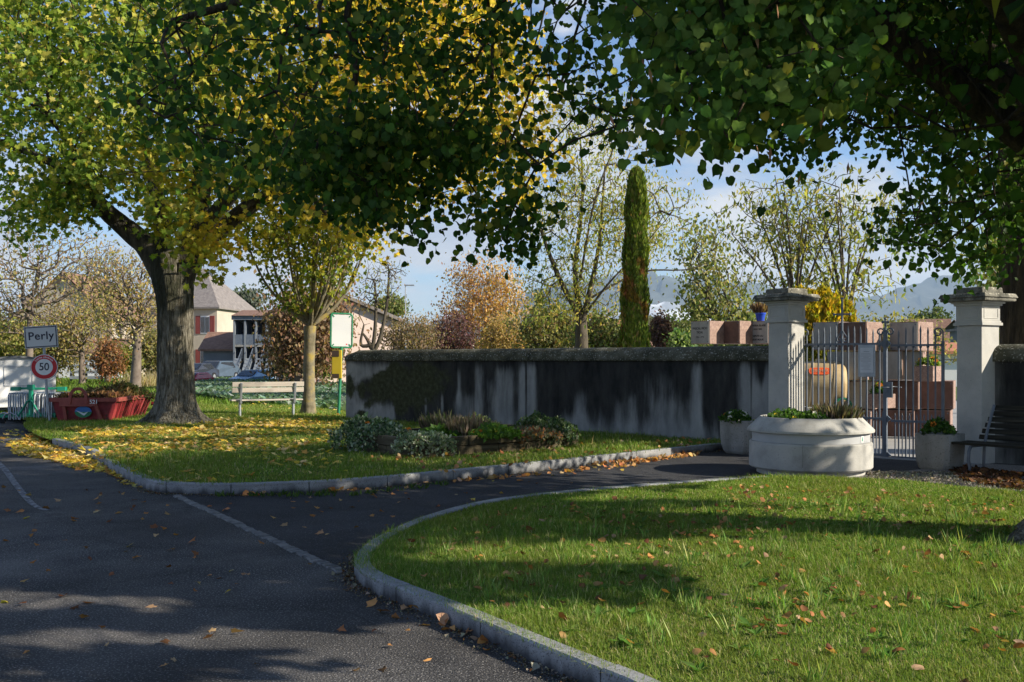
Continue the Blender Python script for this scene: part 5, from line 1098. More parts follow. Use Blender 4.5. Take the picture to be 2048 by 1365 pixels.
plant('green pansies with one orange flower in the planter by the black bench', (6.27, 14.65, .52), .24, .24, .17, 700, .055, DK, name='pansy', flowers=[(1, 'orange')], fsize=.045)

# ------------------------------------------------------------------ raised flower bed
BF = np.array([-1.49, 15.1]); dl = np.array([-1.30, 1.60]); dl /= np.linalg.norm(dl); dr = np.array([2.54, 2.05]); dr /= np.linalg.norm(dr); LL, LR = 2.0, 3.35
bc = BF + dl * LL / 2 + dr * LR / 2; brz = math.atan2(dr[1], dr[0])
t = thing('raised_bed', 'raised flower bed of dark mossy timber sleepers on the grass before the wall', 'flower bed', (bc[0], bc[1], ZL - .02), brz)
for lay in (0, 1):
    z = .085 + lay * .155; o = lay * .006
    cuts = [-LR / 2, -LR / 2 + (1.0 if lay else 1.6), -LR / 2 + (2.15 if lay else 3.0), LR / 2]
    for y_, sgn in ((-LL / 2, 1), (LL / 2, -1)):
        for a_, b_ in zip(cuts[:-1], cuts[1:]):
            m = MB(); m.box(((a_ + b_) / 2, y_ + sgn * o, z + random.uniform(-.004, .004)), (b_ - a_ - .012, .11, .145)); m.build('sleeper', M['sleeper'], t, bevel=.008)
    for x_ in (-LR / 2 + .061, LR / 2 - .061):
        for a_, b_ in ((-LL / 2 + .06, 0.1 if lay else -.2), (0.1 if lay else -.2, LL / 2 - .06)):
            m = MB(); m.box((x_, (a_ + b_) / 2, z + random.uniform(-.004, .004)), (.11, b_ - a_ - .012, .145)); m.build('sleeper', M['sleeper'], t, bevel=.008)
m = MB(); m.box((0, 0, .14), (LR - .2, LL - .2, .24)); m.build('soil', M['dirt'], t)
def bedpt(px, fr):
    """ground point in the bed under image column px; fr 0 = front edge, 1 = back"""
    k = (px - CX) / F
    best = None
    for u in np.linspace(.02, .98, 60):
        for v in np.linspace(.03, .97, 40):
            q_ = BF + dr * LR * u + dl * LL * v; e = abs(q_[0] / q_[1] - k) * 400 + abs((1 - v) * .0 + (q_[1] - (BF[1] + .1)) / 3.2 - fr)
            if best is None or e < best[0]: best = (e, q_)
    return best[1]
IV = [(.09, .15, .075), (.15, .22, .12), (.30, .36, .26), (.44, .47, .38), (.06, .11, .05)]
def bp(px, fr, label, name, rx, h, n, size, cols, **kw):
    q_ = bedpt(px, fr); return plant(label, (q_[0], q_[1], ZL + .23), rx * 1.1, rx * 1.1 * kw.pop('asp', .9), h * .78, n, size, cols, name=name, **kw)
bp(722, .45, 'trailing variegated ivy spilling over the left corner of the raised bed', 'ivy', .42, .27, 2300, .062, IV, trail=.42, flowers=[(2, 'orange')], fsize=.05, asp=.8)
bp(765, .35, 'dense variegated ivy mound, second from the left in the raised bed', 'ivy', .44, .27, 2300, .06, IV, trail=.35, flowers=[(1, 'orange')], fsize=.05)
bp(848, .06, 'silvery ivy mound draped over the front corner of the raised bed', 'ivy', .36, .18, 2200, .05, [(.22, .27, .18), (.36, .40, .30), (.48, .50, .41), (.13, .18, .10)], trail=.30)
bp(895, .62, 'brown upright heather behind the silvery ivy', 'heather', .42, .22, 1500, .22, HEATH, spiky=True)
bp(945, .70, 'bright cream-green variegated mound against the wall in the bed', 'shrub', .44, .30, 1500, .05, [(.42, .42, .20), (.55, .53, .32), (.28, .32, .12)])
bp(935, .42, 'pink-brown heather in the middle of the raised bed', 'heather', .36, .22, 1500, .20, [(.26, .18, .15), (.34, .25, .20), (.14, .12, .08)], spiky=True)
bp(885, .35, 'low broad green leaves at the centre of the bed', 'primrose', .30, .14, 420, .10, [(.07, .15, .03), (.12, .21, .04)], flowers=[(1, 'yellow')])
bp(985, .42, 'bright green primroses with small yellow flowers', 'primrose', .40, .17, 700, .09, [(.09, .18, .03), (.17, .27, .05)], flowers=[(5, 'yellow'), (2, 'orange')])
bp(1085, .62, 'dark ivy mound at the right end of the raised bed', 'ivy', .46, .34, 2200, .06, [(.05, .09, .035), (.09, .14, .06), (.18, .22, .13)], trail=.22)
bp(1060, .45, 'sprawling dull ivy with orange leaves near the right end of the bed', 'ivy', .40, .14, 1000, .06, [(.16, .16, .10), (.24, .22, .15), (.30, .13, .06)], trail=.1)
bp(1125, .55, 'thin ivy tendrils hanging over the right corner of the bed', 'ivy', .22, .16, 600, .055, IV[:3], trail=.35)

# ------------------------------------------------------------------ benches
def pale_bench():
    p0 = G(484, 835, ZL); p1 = G(585, 832, ZL); d_ = p1 - p0; rz = math.atan2(.42, 1); L = 1.86; c = (p0 + p1) / 2
    t = thing('park_bench', 'pale wooden park bench with steel legs, on the grass left of the young tree', 'bench', (c[0], c[1], ZL), rz)
    # backrest towards the road (-y), seat away (+y)
    for k, (z, y_) in enumerate(((.86, -.16), (.71, -.12))):
        m = MB(); m.bar((-L / 2, y_, z), (L / 2, y_, z), .125, .035, up=(0, 1, .15)); m.build('backrest_slat', M['wood_lt'], t, bevel=.008)
    m = MB()
    for y_ in (0, .13, .26, .39): m.box((0, y_ + .02, .44), (L, .11, .035))
    m.build('seat', M['wood_lt'], t, bevel=.006)
    for x_ in (-.70, .70):
        m = MB(); m.bar((x_, -.20, .90), (x_, -.05, .36), .055, .05, up=(0, 1, 0)); m.build('back_post', M['galv'], t, bevel=.006)
        m = MB(); m.tube([(x_, .12, -.03), (x_, .12, .38)], .034, 12); m.box((x_, .17, .40), (.06, .46, .035)); m.build('leg', M['galv'], t)
pale_bench()
def black_bench():
    a_ = G(1933, 946, 0.0); d_ = np.array([.60, -.80]); t = thing('garden_bench', 'black mossy slatted bench with iron legs, against the shaded wall', 'bench', (a_[0], a_[1], -.03), math.atan2(d_[1], d_[0])); L = 2.2; x0 = -.22
    for k in range(6):
        z = .52 + k * .085; y_ = .47 + .045 * k; m = MB(); m.bar((x0 + .26 - .02 * (5 - k), y_, z), (L, y_, z), .066, .028, up=(0, 1, -.4)); m.build('backrest_slat', M['wood_dk'], t, bevel=.004)
    m = MB()
    for k in range(5): m.box(((x0 + L) / 2, .02 + k * .095, .435 + .004 * abs(k - 2)), (L - x0, .08, .035))
    m.build('seat', M['wood_dk'], t, bevel=.005)
    for x_ in (.05, L - .3):
        m = MB(); m.tube([(x_, .02, .40), (x_, -.03, .34), (x_, -.04, .22), (x_, .0, .10), (x_, -.05, .0)], .024, 8); m.build('leg', M['iron'], t)
        m = MB(); m.tube([(x_, .42, .0), (x_, .38, .12), (x_, .40, .40), (x_, .48, .60), (x_, .68, .98)], .022, 8); m.tube([(x_, .02, .405), (x_, .42, .405)], .016, 6); m.build('leg', M['iron'], t)
    m = MB(); m.tube([(.45, .42, .02), (.9, .2, .14), (L - .3, .05, .30)], .012, 6); m.build('brace', M['iron'], t)
black_bench()

# ------------------------------------------------------------------ road sign
def road_sign():
    Y = 24.3; s = Y / F; b_ = G(101, 851, 0.03); b_ = np.array([(101 - CX) * s, Y, .02]); top = P(86, 700, Y)
    t = thing('road_sign', 'leaning grey pole with the village name plate above a round 50 limit disc', 'road sign', b_, R(14)); tilt = math.atan2(top[0] - b_[0], top[2] - b_[2])
    tp = top - b_
    m = MB(); m.tube([(0, 0, -.05), tuple(tp * .5), tuple(P(87, 655, Y) - b_)], .032, 14); m.build('pole', M['galv'], t)
    c = P(84.5, 674.5, Y) - b_ + [0, -.05, 0]; w, h = .75, .535; ry = R(-4)
    def pl(name, dx, dz, W_, H_, y_, th, mt, bev=0.0):
        m = MB(); m.box((dx, y_, dz), (W_, th, H_)); o = m.build(name, mt, t, bevel=bev); o.location = c; o.rotation_euler = (0, ry, 0); return o
    pl('name_plate', 0, 0, w, h, 0, .02, M['galv'], .004); pl('plate_border', 0, 0, w - .045, h - .045, -.0115, .006, M['navy']); pl('plate_face', 0, 0, w - .085, h - .085, -.0165, .006, M['panelw'])
    text_mesh('lettering', 'Perly', .27, M['navy'], t, tuple(c + [0, -.0215, .02]), (R(90), ry, 0), .0015, offset=.004, sx=1.0, spacing=1.06)
    m = MB(); m.box((0, .03, 0), (.05, .045, .4)); o = m.build('clamp', M['galv'], t); o.location = c
    cd = P(90.3, 734.5, Y) - b_ + [0, -.05, 0]
    def disc(name, r, y_, mt, r0=0):
        m = MB(); n = 56; 
        m.prism([(r * math.cos(6.2832 * k / n), r * math.sin(6.2832 * k / n)) for k in range(n)], y_ - .004, y_ + .004, axis='y'); o = m.build(name, mt, t); o.location = cd; return o
    disc('rim', .312, .006, M['navy']); disc('disc', .306, -.003, M['white']); disc('red_ring', .288, -.009, M['signred']); disc('disc_face', .196, -.015, M['white'])
    text_mesh('numerals', '50', .255, M['navy'], t, tuple(cd + [0, -.021, 0]), (R(90), 0, 0), .0015, offset=.003, sx=.92)
    text_mesh('lettering', 'Limite générale', .066, M['white'], t, tuple(cd + [0, -.0145, 0]), (R(90), 0, 0), .0012, bend=.243, offset=.0012, spacing=1.1)
    m = MB(); m.box((.0, .03, 0), (.05, .045, .3)); o = m.build('clamp', M['galv'], t); o.location = cd
road_sign()

# ------------------------------------------------------------------ info panel and dispenser
def info_panel():
    Y = G(678, 832, ZL)[1]; s = Y / F; b_ = np.array([(677 - CX) * s, Y, ZL - .03]); t = thing('information_sign', 'blank white panel in rounded green frame on a green pole, left of the wall end', 'sign', b_, R(24))
    def L_(px, py, dy=0): return tuple(P(px, py, Y + dy) - b_)
    m = MB(); m.tube([(0, 0, 0), L_(683, 694)], .042, 14); m.build('pole', M['green'], t)
    c = P(683, 661.5, Y) - b_; w, h, r = .555, .88, .07; ry = R(.9)
    def rr(w, h, r, n=6): return [(sx * (w / 2 - r) + r * math.cos(a0 + k / n * math.pi / 2), sz * (h / 2 - r) + r * math.sin(a0 + k / n * math.pi / 2)) for sx, sz, a0 in ((1, 1, 0), (-1, 1, math.pi / 2), (-1, -1, math.pi), (1, -1, 1.5 * math.pi)) for k in range(n + 1)]
    m = MB(); q_ = rr(w + .03, h + .03, r); m.tube([(x_, 0, z_) for x_, z_ in q_ + q_[:2]], .024, 8); o = m.build('frame', M['green'], t); o.location = c; o.rotation_euler = (0, ry, 0)
    m = MB(); m.prism(rr(w - .03, h - .03, .04), -.008, .008, axis='y'); o = m.build('panel', M['panelw'], t); o.location = c; o.rotation_euler = (0, ry, 0)
    for sx in (-1, 1):
        for sz in (-1, 1):
            m = MB(); m.bar((sx * (w / 2 - .02), -.012, sz * (h / 2 - .02)), (sx * (w / 2 - .075), -.014, sz * (h / 2 - .075)), .028, .012, up=(0, 1, 0)); o = m.build('clip', M['green'], t); o.location = c; o.rotation_euler = (0, ry, 0)
    m = MB(); m.box((.14, -.010, -.37), (.035, .003, .03)); o = m.build('logo_mark', M['signred'], t); o.location = c
    dp = P(674, 729, Y - .07); t2 = thing('bag_dispenser', 'yellow dog-waste bag dispenser with dark brown windows, strapped to the green pole', 'dispenser', dp)
    m = MB(); m.box((0, 0, 0), (.255, .13, .76)); m.build('housing', M['yellow'], t2, bevel=.01)
    m = MB(); m.box((-.03, -.068, .29), (.19, .012, .17)); m.build('upper_window', M['brownbox'], t2)
    m = MB(); m.box((-.03, -.068, -.31), (.19, .012, .11)); m.build('slot', M['brownbox'], t2)
    m = MB(); m.box((.09, .075, .2), (.12, .03, .04)); m.box((.09, .075, -.2), (.12, .03, .04)); m.build('strap', M['galv'], t2)
info_panel()

# ------------------------------------------------------------------ red skip with green waste
def skip():
    Y = 24.35; s = Y / F; x0 = (100 - CX) * s; t = thing('skip', 'dark red waste skip marked 521 with round blue and green emblem, on the grass edge', 'skip', ((168 - CX) * s, Y, .02), R(4))
    wt, wb, h, L = 1.58, 1.22, .66, 3.0                    # near end; flares along its length
    def ring(z, w, y0, y1, w2=None): w2 = w2 or w; return [(-w / 2, y0, z), (w / 2, y0, z), (w2 / 2, y1, z), (-w2 / 2, y1, z)]
    m = MB(); A_ = ring(.03, wb, .06, L - .35); B_ = ring(h, wt, 0, L); C_ = ring(h, wt - .09, .045, L - .045); D_ = ring(.30, wb + .1, .12, L - .4)
    m.add(A_ + B_ + C_ + D_, [(3, 2, 1, 0)] + [(i, (i + 1) % 4, 4 + (i + 1) % 4, 4 + i) for i in range(4)] + [(4 + i, 4 + (i + 1) % 4, 8 + (i + 1) % 4, 8 + i) for i in range(4)] + [(8 + i, 8 + (i + 1) % 4, 12 + (i + 1) % 4, 12 + i) for i in range(4)])
    m.build('body', M['skip'], t)
    m = MB()
    for a_, b_ in (((-wt / 2, -.03), (wt / 2, -.03)), ((wt / 2 + .02, 0), (wt / 2 + .02, L)), ((-wt / 2 - .02, 0), (-wt / 2 - .02, L)), ((-wt / 2, L + .03), (wt / 2, L + .03))): m.bar((a_[0], a_[1], h - .035), (b_[0], b_[1], h - .035), .05, .10)
    m.build('rim', M['skip_dk'], t, bevel=.006)
    for sx in (-1, 1):
        m = MB(); m.bar((sx * .37 - .1, -.055, h - .08), (sx * .43 + .02, -.0, .02), .075, .07, up=(0, 1, 0)); m.build('brace', M['skip_dk'], t, bevel=.005)
    m = MB(); m.box((-.13, -.072, h - .10), (.86, .05, .19)); m.build('end_plate', M['skip_dk'], t, bevel=.006)
    for k in range(9):
        y_ = .25 + k * .31; m = MB(); m.bar((wt / 2 + .035, y_, h - .09), (wb / 2 + .045, y_ * .93 + .05, .08), .035, .03); m.build('rib', M['skip'], t)
    m = MB(); m.tube([(wt / 2 + .05, L * .9, h - .24), (wt / 2 + .18, L * .9, h - .26)], .05, 10); m.build('lug', M['skip'], t)
    # lifting loop
    pts = []
    for k in range(15): a_ = math.pi * k / 14; pts.append((-.10 + .19 * math.cos(a_), -.11, h - .02 + .26 * math.sin(a_) ** .8))
    m = MB(); pts = [(.11, -.11, h - .13)] + pts + [(-.31, -.11, h - .13)]
    for a_, b_ in zip(pts[:-1], pts[1:]): m.bar(a_, b_, .07, .05, up=(0, 1, 0))
    m.build('lifting_loop', M['skip_dk'], t, bevel=.004)
    text_mesh('number', '521', .135, M['white'], t, (.265, -.101, h - .085), (R(90), 0, 0), .001, offset=.002)
    # emblem: oval, blue above green with a pale tick band
    ez, ex, ey = .33, 0.0, -.045; rx_, rz_ = .20, .14
    def el(z0, z1, mt, y_, n=30):
        pts_ = []
        for k in range(n + 1):
            zz_ = z0 + (z1 - z0) * k / n; x_ = rx_ * math.sqrt(max(0, 1 - (zz_ / rz_) ** 2)); pts_.append((x_, zz_))
        m = MB(); m.prism(pts_ + [(-x_, zz_) for x_, zz_ in pts_[::-1]], y_ - .003, y_ + .003, axis='y'); o = m.build('emblem', mt, t); o.location = (ex, ey + .012, ez); o.rotation_euler = (R(-4), 0, 0)
    m = MB(); m.box((0, 0, 0), (.44, .03, .31)); 
    el(-rz_, .0, M['logogreen'], -.026); el(.0, rz_, M['logoblue'], -.026)
    m = MB(); m.prism([(-.185, .045), (-.02, -.02), (.02, -.035), (.185, .035), (.12, .005), (.03, -.09), (-.01, -.075)], -.033, -.029, axis='y'); o = m.build('emblem_band', M['panelw'], t); o.location = (ex, ey + .012, ez); o.rotation_euler = (R(-4), 0, 0)
    # load
    n = 5200; x_ = rng.uniform(-.72, .72, n); y_ = rng.uniform(.06, L - .06, n); top = .05 + .20 * np.exp(-((y_ - 1.9) / .8) ** 2) * (1 - (x_ / .9) ** 2) + .05 * np.sin(x_ * 5) + .05 * np.sin(y_ * 4)
    p_ = np.c_[x_, y_, h - .05 + np.maximum(top, 0) * rng.uniform(.5, 1.15, n)]; p_[:, 0] += (168 - CX) * s; p_[:, 1] += Y
    gr = (np.clip((y_ - 1.1) / .8 + rng.normal(0, .3, n), 0, 1))[:, None]; c_ = palette(n, [(.22, .10, .05), (.12, .06, .035), (.34, .20, .09)]) * (1 - gr) + palette(n, [(.07, .11, .03), (.12, .15, .05), (.16, .13, .07)]) * gr
    tt = thing('garden_waste', 'heap of green clippings and brown leaves filling the red skip', 'garden waste'); tt['kind'] = 'stuff'
    leaves('clippings', T_oval(.4, .1), p_, .13, c_, LEAF, tt, tip=(0, 0, .3), tipspread=1, nrm=(0, 0, 1), nspread=.8)
    m = MB()
    for _ in range(46):
        a0 = np.array([(168 - CX) * s + random.uniform(-.65, .65), Y + random.uniform(.1, L - .2), h + random.uniform(0, .12)]); dv = np.array([random.uniform(-.4, .4), random.uniform(-.4, .4), random.uniform(0, .28)]); m.tube([a0, a0 + dv * .5 + [0, 0, .03], a0 + dv], [.008, .006, .003], 5, cap=False)
    m.build('twigs', M['bark_md'], tt)
    V = []; nx, ny = 12, 20
    for j in range(ny):
        for i in range(nx):
            xx, yy = -.73 + 1.46 * i / (nx - 1), .05 + (L - .1) * j / (ny - 1); V.append(((168 - CX) * s + xx, Y + yy, h - .08 + .17 * math.exp(-((yy - 1.9) / .8) ** 2) * (1 - (xx / .9) ** 2)))
    mesh_np('compost', V, [(j * nx + i, j * nx + i + 1, (j + 1) * nx + i + 1, (j + 1) * nx + i) for j in range(ny - 1) for i in range(nx - 1)], M['dirt'], tt, smooth=True)
skip()

# ------------------------------------------------------------------ barrier rack with barriers, white wagon
def rack():
    Y = 25.2; s = Y / F; X0 = (62 - CX) * s; t = thing('barrier_trolley', 'green steel trolley frame carrying upright crowd barriers, beside the road sign', 'trolley', (X0, Y, 0), 0); G_ = M['green2']
    z = lambda py: CH - (py - HY) * s; x = lambda px: (px - 62) * s
    m = MB(); m.bar((x(-12), 0, z(832)), (x(112), 0, z(830)), .07, .10); m.bar((x(-12), 1.0, z(832)), (x(112), 1.0, z(830)), .07, .10)
    for px in (-8, 40, 108): m.bar((x(px), 0, z(833)), (x(px), 1.0, z(833)), .07, .08)
    m.build('base_frame', G_, t, bevel=.006)
    m = MB(); m.bar((0, 0, z(832)), (0, 0, z(770)), .10, .08); m.box((0, 0, z(775)), (.15, .12, .13)); m.build('mast', G_, t, bevel=.006)
    for sx in (-1, 1):
        m = MB(); m.tube([(0, -.07, z(800)), (sx * .07, -.07, z(804)), (sx * .15, -.07, z(815)), (sx * .30, -.07, z(833))], .026, 8); m.build('brace', G_, t)
        m = MB(); m.bar((0, .5, z(779)), (sx * .62, .5, z(778)), .06, .06); m.box((sx * .60, .42, z(779)), (.22, .12, .10)); m.build('arm', G_, t, bevel=.006)
    for px in (-4, 106):
        m = MB(); m.tube([(x(px), .2, .07), (x(px), .26, .07)], .075, 16); m.build('wheel', M['rubber'], t)
    k = 0; bar0 = None
    for side in (-1, 1):
        for i in range(8):
            xx = side * (.11 + i * .062) + X0; lean = side * .02
            if bar0 is None:
                bar0 = b_ = thing('crowd_barrier', '', 'barrier', (xx, Y + .2, .09), R(90), 'crowd barriers on the green trolley')
                m = MB(); m.tube([(-.25, 0, .02), (-.25, 0, .62), (-.2, 0, .68), (.75, 0, .68), (.8, 0, .62), (.8, 0, .02)], .018, 8); m.build('frame', M['galv'], b_)
                for q_ in range(7): m = MB(); m.tube([(-.12 + q_ * .13, 0, .08), (-.12 + q_ * .13, 0, .67)], .009, 6); m.build('bar', M['galv'], b_)
                m = MB(); m.tube([(-.25, 0, .08), (.8, 0, .08)], .014, 6); m.build('rail', M['galv'], b_)
            else:
                b_ = bar0.copy(); COL.objects.link(b_)
                for ch in bar0.children: c_ = ch.copy(); COL.objects.link(c_); c_.parent = b_
                b_.location = (xx, Y + .2 + random.uniform(-.03, .03), .09); b_.rotation_euler = (lean, 0, R(90) + random.uniform(-.03, .03))
            b_['label'] = ('', 'first', 'second', 'third', 'fourth', 'fifth', 'sixth', 'seventh', 'eighth')[i + 1] + ' grey crowd barrier counting ' + ('left' if side < 0 else 'right') + ' from the green mast on the trolley'
            k += 1
    for px, lb in ((12, 'bent silver foot hoop lying at the left end of the green trolley'), (26, 'bent silver foot hoop lying next to the green mast foot')):
        o = MB(); pts = [(-.22, 0, 0), (-.16, 0, .12), (-.02, 0, .16), (.12, 0, .10), (.22, 0, -.02)]; o.tube(pts, .018, 8)
        b_ = o.build('foot_hoop', M['galv']); b_.location = (X0 + x(px), Y - .03 - (px == 26) * .05, .13); tag(b_, lb, 'barrier foot', 'loose barrier feet')
rack()
def wagon():
    Y = 27.5; s = Y / F; cx_ = (34 - CX) * s; z = lambda py: CH - (py - HY) * s; t = thing('site_wagon', 'white arched-roof site wagon behind the green barrier trolley', 'wagon', (cx_, Y, 0), R(26))
    w = 1.95; pr = [(-w / 2, .32), (w / 2, .32), (w / 2, z(742))] + [(w / 2 * math.cos(a_) , z(742) + (z(716) - z(742)) * math.sin(a_)) for a_ in np.linspace(.15, math.pi - .15, 14)] + [(-w / 2, z(742))]
    m = MB(); m.prism(pr, 0, 3.2, axis='y'); m.build('body', M['white'], t)
    rf = [( (w / 2 + .04) * math.cos(a_), z(744) + (z(712) - z(744)) * math.sin(a_)) for a_ in np.linspace(0, math.pi, 18)]; ri = [((w / 2 - .0) * math.cos(a_) , z(744) + (z(712) - z(744) - .055) * math.sin(a_)) for a_ in np.linspace(math.pi, 0, 18)]
    m = MB(); m.prism(rf + ri, -.08, 3.3, axis='y'); m.build('roof', M['roofgrey'], t)
    m = MB()
    for a_, b_ in (((-.32, z(734)), (.38, z(734))), ((-.32, z(734)), (-.32, z(772))), ((.38, z(734)), (.38, z(772))), ((-.32, z(772)), (.38, z(772)))): m.bar((a_[0], -.01, a_[1]), (b_[0], -.01, b_[1]), .012, .012)
    m.build('hatch', M['galv'], t)
    for px in (98, 101):
        m = MB(); m.tube([((px - 34) * s, -.05, .1), ((px - 34) * s, -.05, z(765))], .012, 6); m.build('corner_rod', M['galv'], t)
    for xx in (-.7, .7):
        m = MB(); m.tube([(xx - .08, .9, .3), (xx + .08, .9, .3)], .3, 20); m.build('wheel', M['rubber'], t)
    m = MB(); m.box((0, 1.6, .28), (1.2, 2.6, .1)); m.build('chassis', M['iron'], t)
wagon()

# ------------------------------------------------------------------ columbarium: stacked granite niches
def niche(label, px, py_top, Y, w=.60, h=.575, front='pinkfront', rz=R(-50), text=None, plaque=True, lid=False):
    c = P(px, py_top, Y); t = thing('grave_niche', label, 'niche', (c[0], c[1], c[2] - h), rz, 'granite urn niches of the cemetery')
    m = MB(); m.box((0, 0, h / 2), (w, w, h - .006)); m.build('block', M['pink'], t, bevel=.006)
    m = MB(); m.box((0, -w / 2 - .008, h / 2), (w - .03, .016, h - .04)); m.build('front_slab', M['plaque'] if plaque else M['pinkfront'], t, bevel=.004)
    for sx in (-1, 1):
        for sz in (-1, 1): m = MB(); m.tube([(sx * (w / 2 - .05), -w / 2 - .015, h / 2 + sz * (h / 2 - .06)), (sx * (w / 2 - .05), -w / 2 - .03, h / 2 + sz * (h / 2 - .06))], .012, 8); m.build('screw', M['iron'], t)
    if text:
        for body, size, dz in text: text_mesh('lettering', body, size, M['black'], t, (0, -w / 2 - .0175, h / 2 + dz), (R(90), 0, 0), .001, offset=.002)
    return t
niche('leftmost of the three niches above the wall, pale plaque with three lines', 1416, 643, 25.0, text=[('PASCAL RICO', .075, .10), ('TICAL', .075, 0), ('1951 - 1991', .055, -.12)])
niche('middle one of the three niches above the wall, plain brown front', 1475, 643, 25.0, plaque=False)
niche('niche above the wall next to the left pillar, plaque with four lines', 1531, 643, 25.0, w=.62, text=[('EDWINA BLAISE', .066, .17), ('1918 + 2002', .05, .08), ('DEPUTE OU', .062, -.09), ('GRAF MOUR', .062, -.18)])
cw = .62
rows = [(645, [(1722, False, 'top row niche right of the gate cross, brown front'), (1668, True, 'top row niche behind the gate cross'), (1823, True, 'top row niche right of the meeting post, grey plaque')]),
        (703, [(1700, True, 'second row niche behind the notice frame'), (1768, True, 'second row niche behind the meeting post'), (1808, True, 'second row niche with pale plaque, left of the flower trough'), ]),
        (761, [(1716, True, 'third row niche with large pale plaque below the notice'), (1800, False, 'third row niche with brown front behind the lock'), (1868, False, 'third row niche with brown front by the right pillar')]),
        (819, [(1705, False, 'bottom row niche behind the short bars left of the post'), (1790, False, 'bottom row niche behind the lock side of the right leaf'), (1862, False, 'bottom row niche nearest the right pillar')])]
for py, lst in rows:
    for px, pq, lb in lst: niche(lb, px, py, 20.6 + (py > 645) * .25 + (py > 710) * .20 + (px < 1690) * .5, w=cw if py == 645 else .80, h=.595, plaque=pq, rz=R(-50) if py == 645 else R(-27))
def trough(label, px, py, Y, w, d_, h):
    c = P(px, py, Y); t = thing('flower_trough', label, 'trough', (c[0], c[1], c[2] - h), R(-50)); m = MB(); m.box((0, 0, h / 2), (w, d_, h)); m.build('tub', M['pink'], t, bevel=.006)
    m = MB(); m.box((0, 0, h + .001), (w - .08, d_ - .08, .012)); m.build('soil', M['dirt'], t); return c
c = trough('pink granite flower trough in the second row, behind the right gate leaf', 1856, 733, 20.0, .42, .42, .30); plant('yellow-green plant with orange flowers in the upper granite trough', (c[0], c[1], c[2]), .22, .2, .15, 500, .06, [(.12, .19, .04), (.25, .30, .06)], name='flowering_plant', cat='flowers', flowers=[(3, 'orange')], fsize=.05)
c = trough('pink granite flower trough in the third row, left of the meeting post', 1762, 788, 19.9, .40, .40, .28); plant('dark green plant with orange flowers in the lower granite trough', (c[0], c[1], c[2]), .2, .2, .18, 450, .06, DK, name='flowering_plant', cat='flowers', flowers=[(4, 'orange')], fsize=.05)
# stone footing under the stacks
m = MB(); a_, b_ = P(1600, 876, 21.4), P(1960, 876, 20.4); m.bar((a_[0], a_[1], -.0), (b_[0] + .6, b_[1], -.0), .95, .06); tag(m.build('plinth', M['granite']), 'low stone plinth under the stacked niches', 'plinth')
# blue pot
c = P(1521, 643, 24.9); t = thing('flower_pot', 'bright blue flower pot standing on the niche beside the left pillar', 'flower pot', (c[0], c[1], c[2]))
m = MB(); m.lathe([(.001, 0), (.085, 0), (.09, .01), (.125, .17), (.135, .175), (.135, .21), (.12, .21), (.115, .19), (.001, .19)], 24); m.build('pot', M['bluepot'], t)
m = MB(); m.lathe([(.001, 0), (.11, 0), (.12, .015), (.11, .02), (.001, .02)], 24, c=(0, 0, -.0)); 
plant('dried brown heather in the blue flower pot', (c[0] - .02, c[1], c[2] + .19), .14, .12, .16, 500, .20, [(.22, .14, .10), (.30, .20, .14), (.14, .09, .07)], name='heather', spiky=True)

# ------------------------------------------------------------------ barrel
def barrel():
    Y = 20.6; s = Y / F; c = P(1640, 769, Y); t = thing('water_barrel', 'tan lying water barrel with orange label and light hoops, behind the left gate leaf', 'barrel', c, R(-12))
    L = 1.0; r = .475; prof = [(.001, -L / 2), (r * .70, -L / 2), (r * .86, -L / 2 + .03), (r * .95, -L / 2 + .12), (r, -.15), (r, .15), (r * .96, L / 2 - .14), (r * .88, L / 2 - .05), (r * .74, L / 2), (.001, L / 2)]
    m = MB(); m.lathe(prof, 40); m.v = [(v[2], v[0], v[1]) for v in m.v]; m.build('body', M['barrel'], t)
    for x_ in (-.20, .24):
        m = MB(); m.lathe([(r * .99, -.02), (r * 1.012, -.02), (r * 1.012, .02), (r * .99, .02)], 40); m.v = [(v[2] + x_ + .10 * v[1], v[0], v[1]) for v in m.v]; m.build('hoop', M['hoop'], t)
    # label wraps the shell
    def shell(u, w_, rr): return (u, -rr * math.cos(w_), rr * math.sin(w_))
    m = MB(); V = []; nu, nw = 12, 8; W_, H_ = .21, .085
    pts = []
    for k in range(32):
        a_ = 6.2832 * k / 32; e = .45; pts.append((W_ * math.copysign(abs(math.cos(a_)) ** e, math.cos(a_)), H_ * math.copysign(abs(math.sin(a_)) ** e, math.sin(a_))))
    w0 = .62; m.add([shell(-.04 + u, w0 + v / r, r * 1.01 + .006) for u, v in pts], [tuple(range(32))]); m.build('label', M['orange'], t)
    tx = text_mesh('lettering', 'FISCHER', .092, M['hoop'], t, (0, 0, 0), (0, 0, 0), .001, offset=.001)
    for v in tx.data.vertices: u, w_ = v.co.x, v.co.y; v.co = Vector(shell(-.04 + u, w0 + w_ / r, r * 1.01 + .014))
    m = MB(); m.tube([(.0, 0, r - .02), (.0, 0, r + .05)], .09, 16); m.build('filler_cap', M['hoop'], t)
    m = MB()
    for x_ in (-.3, .3): m.bar((x_, -.35, -r - .06), (x_, .35, -r - .06), .08, .10); m.bar((x_, -.36, -r - .06), (x_, -.36, -c[2] + .02), .06, .06); m.bar((x_, .36, -r - .06), (x_, .36, -c[2] + .02), .06, .06)
    m.build('cradle', M['sleeper'], t)
    for k, rr in enumerate((.17, .15, .16)):
        if k == 0: h_ = MB()
        h_.tube([(c[0] + .33 + rr * math.cos(a_), c[1] - .42 - k * .03, c[2] - .42 + rr * math.sin(a_) * .9) for a_ in np.linspace(0, 6.28, 24)], .016, 6)
    tag(h_.build('garden_hose', M['green']), 'green coiled garden hose hanging below the right end of the barrel', 'hose')
barrel()
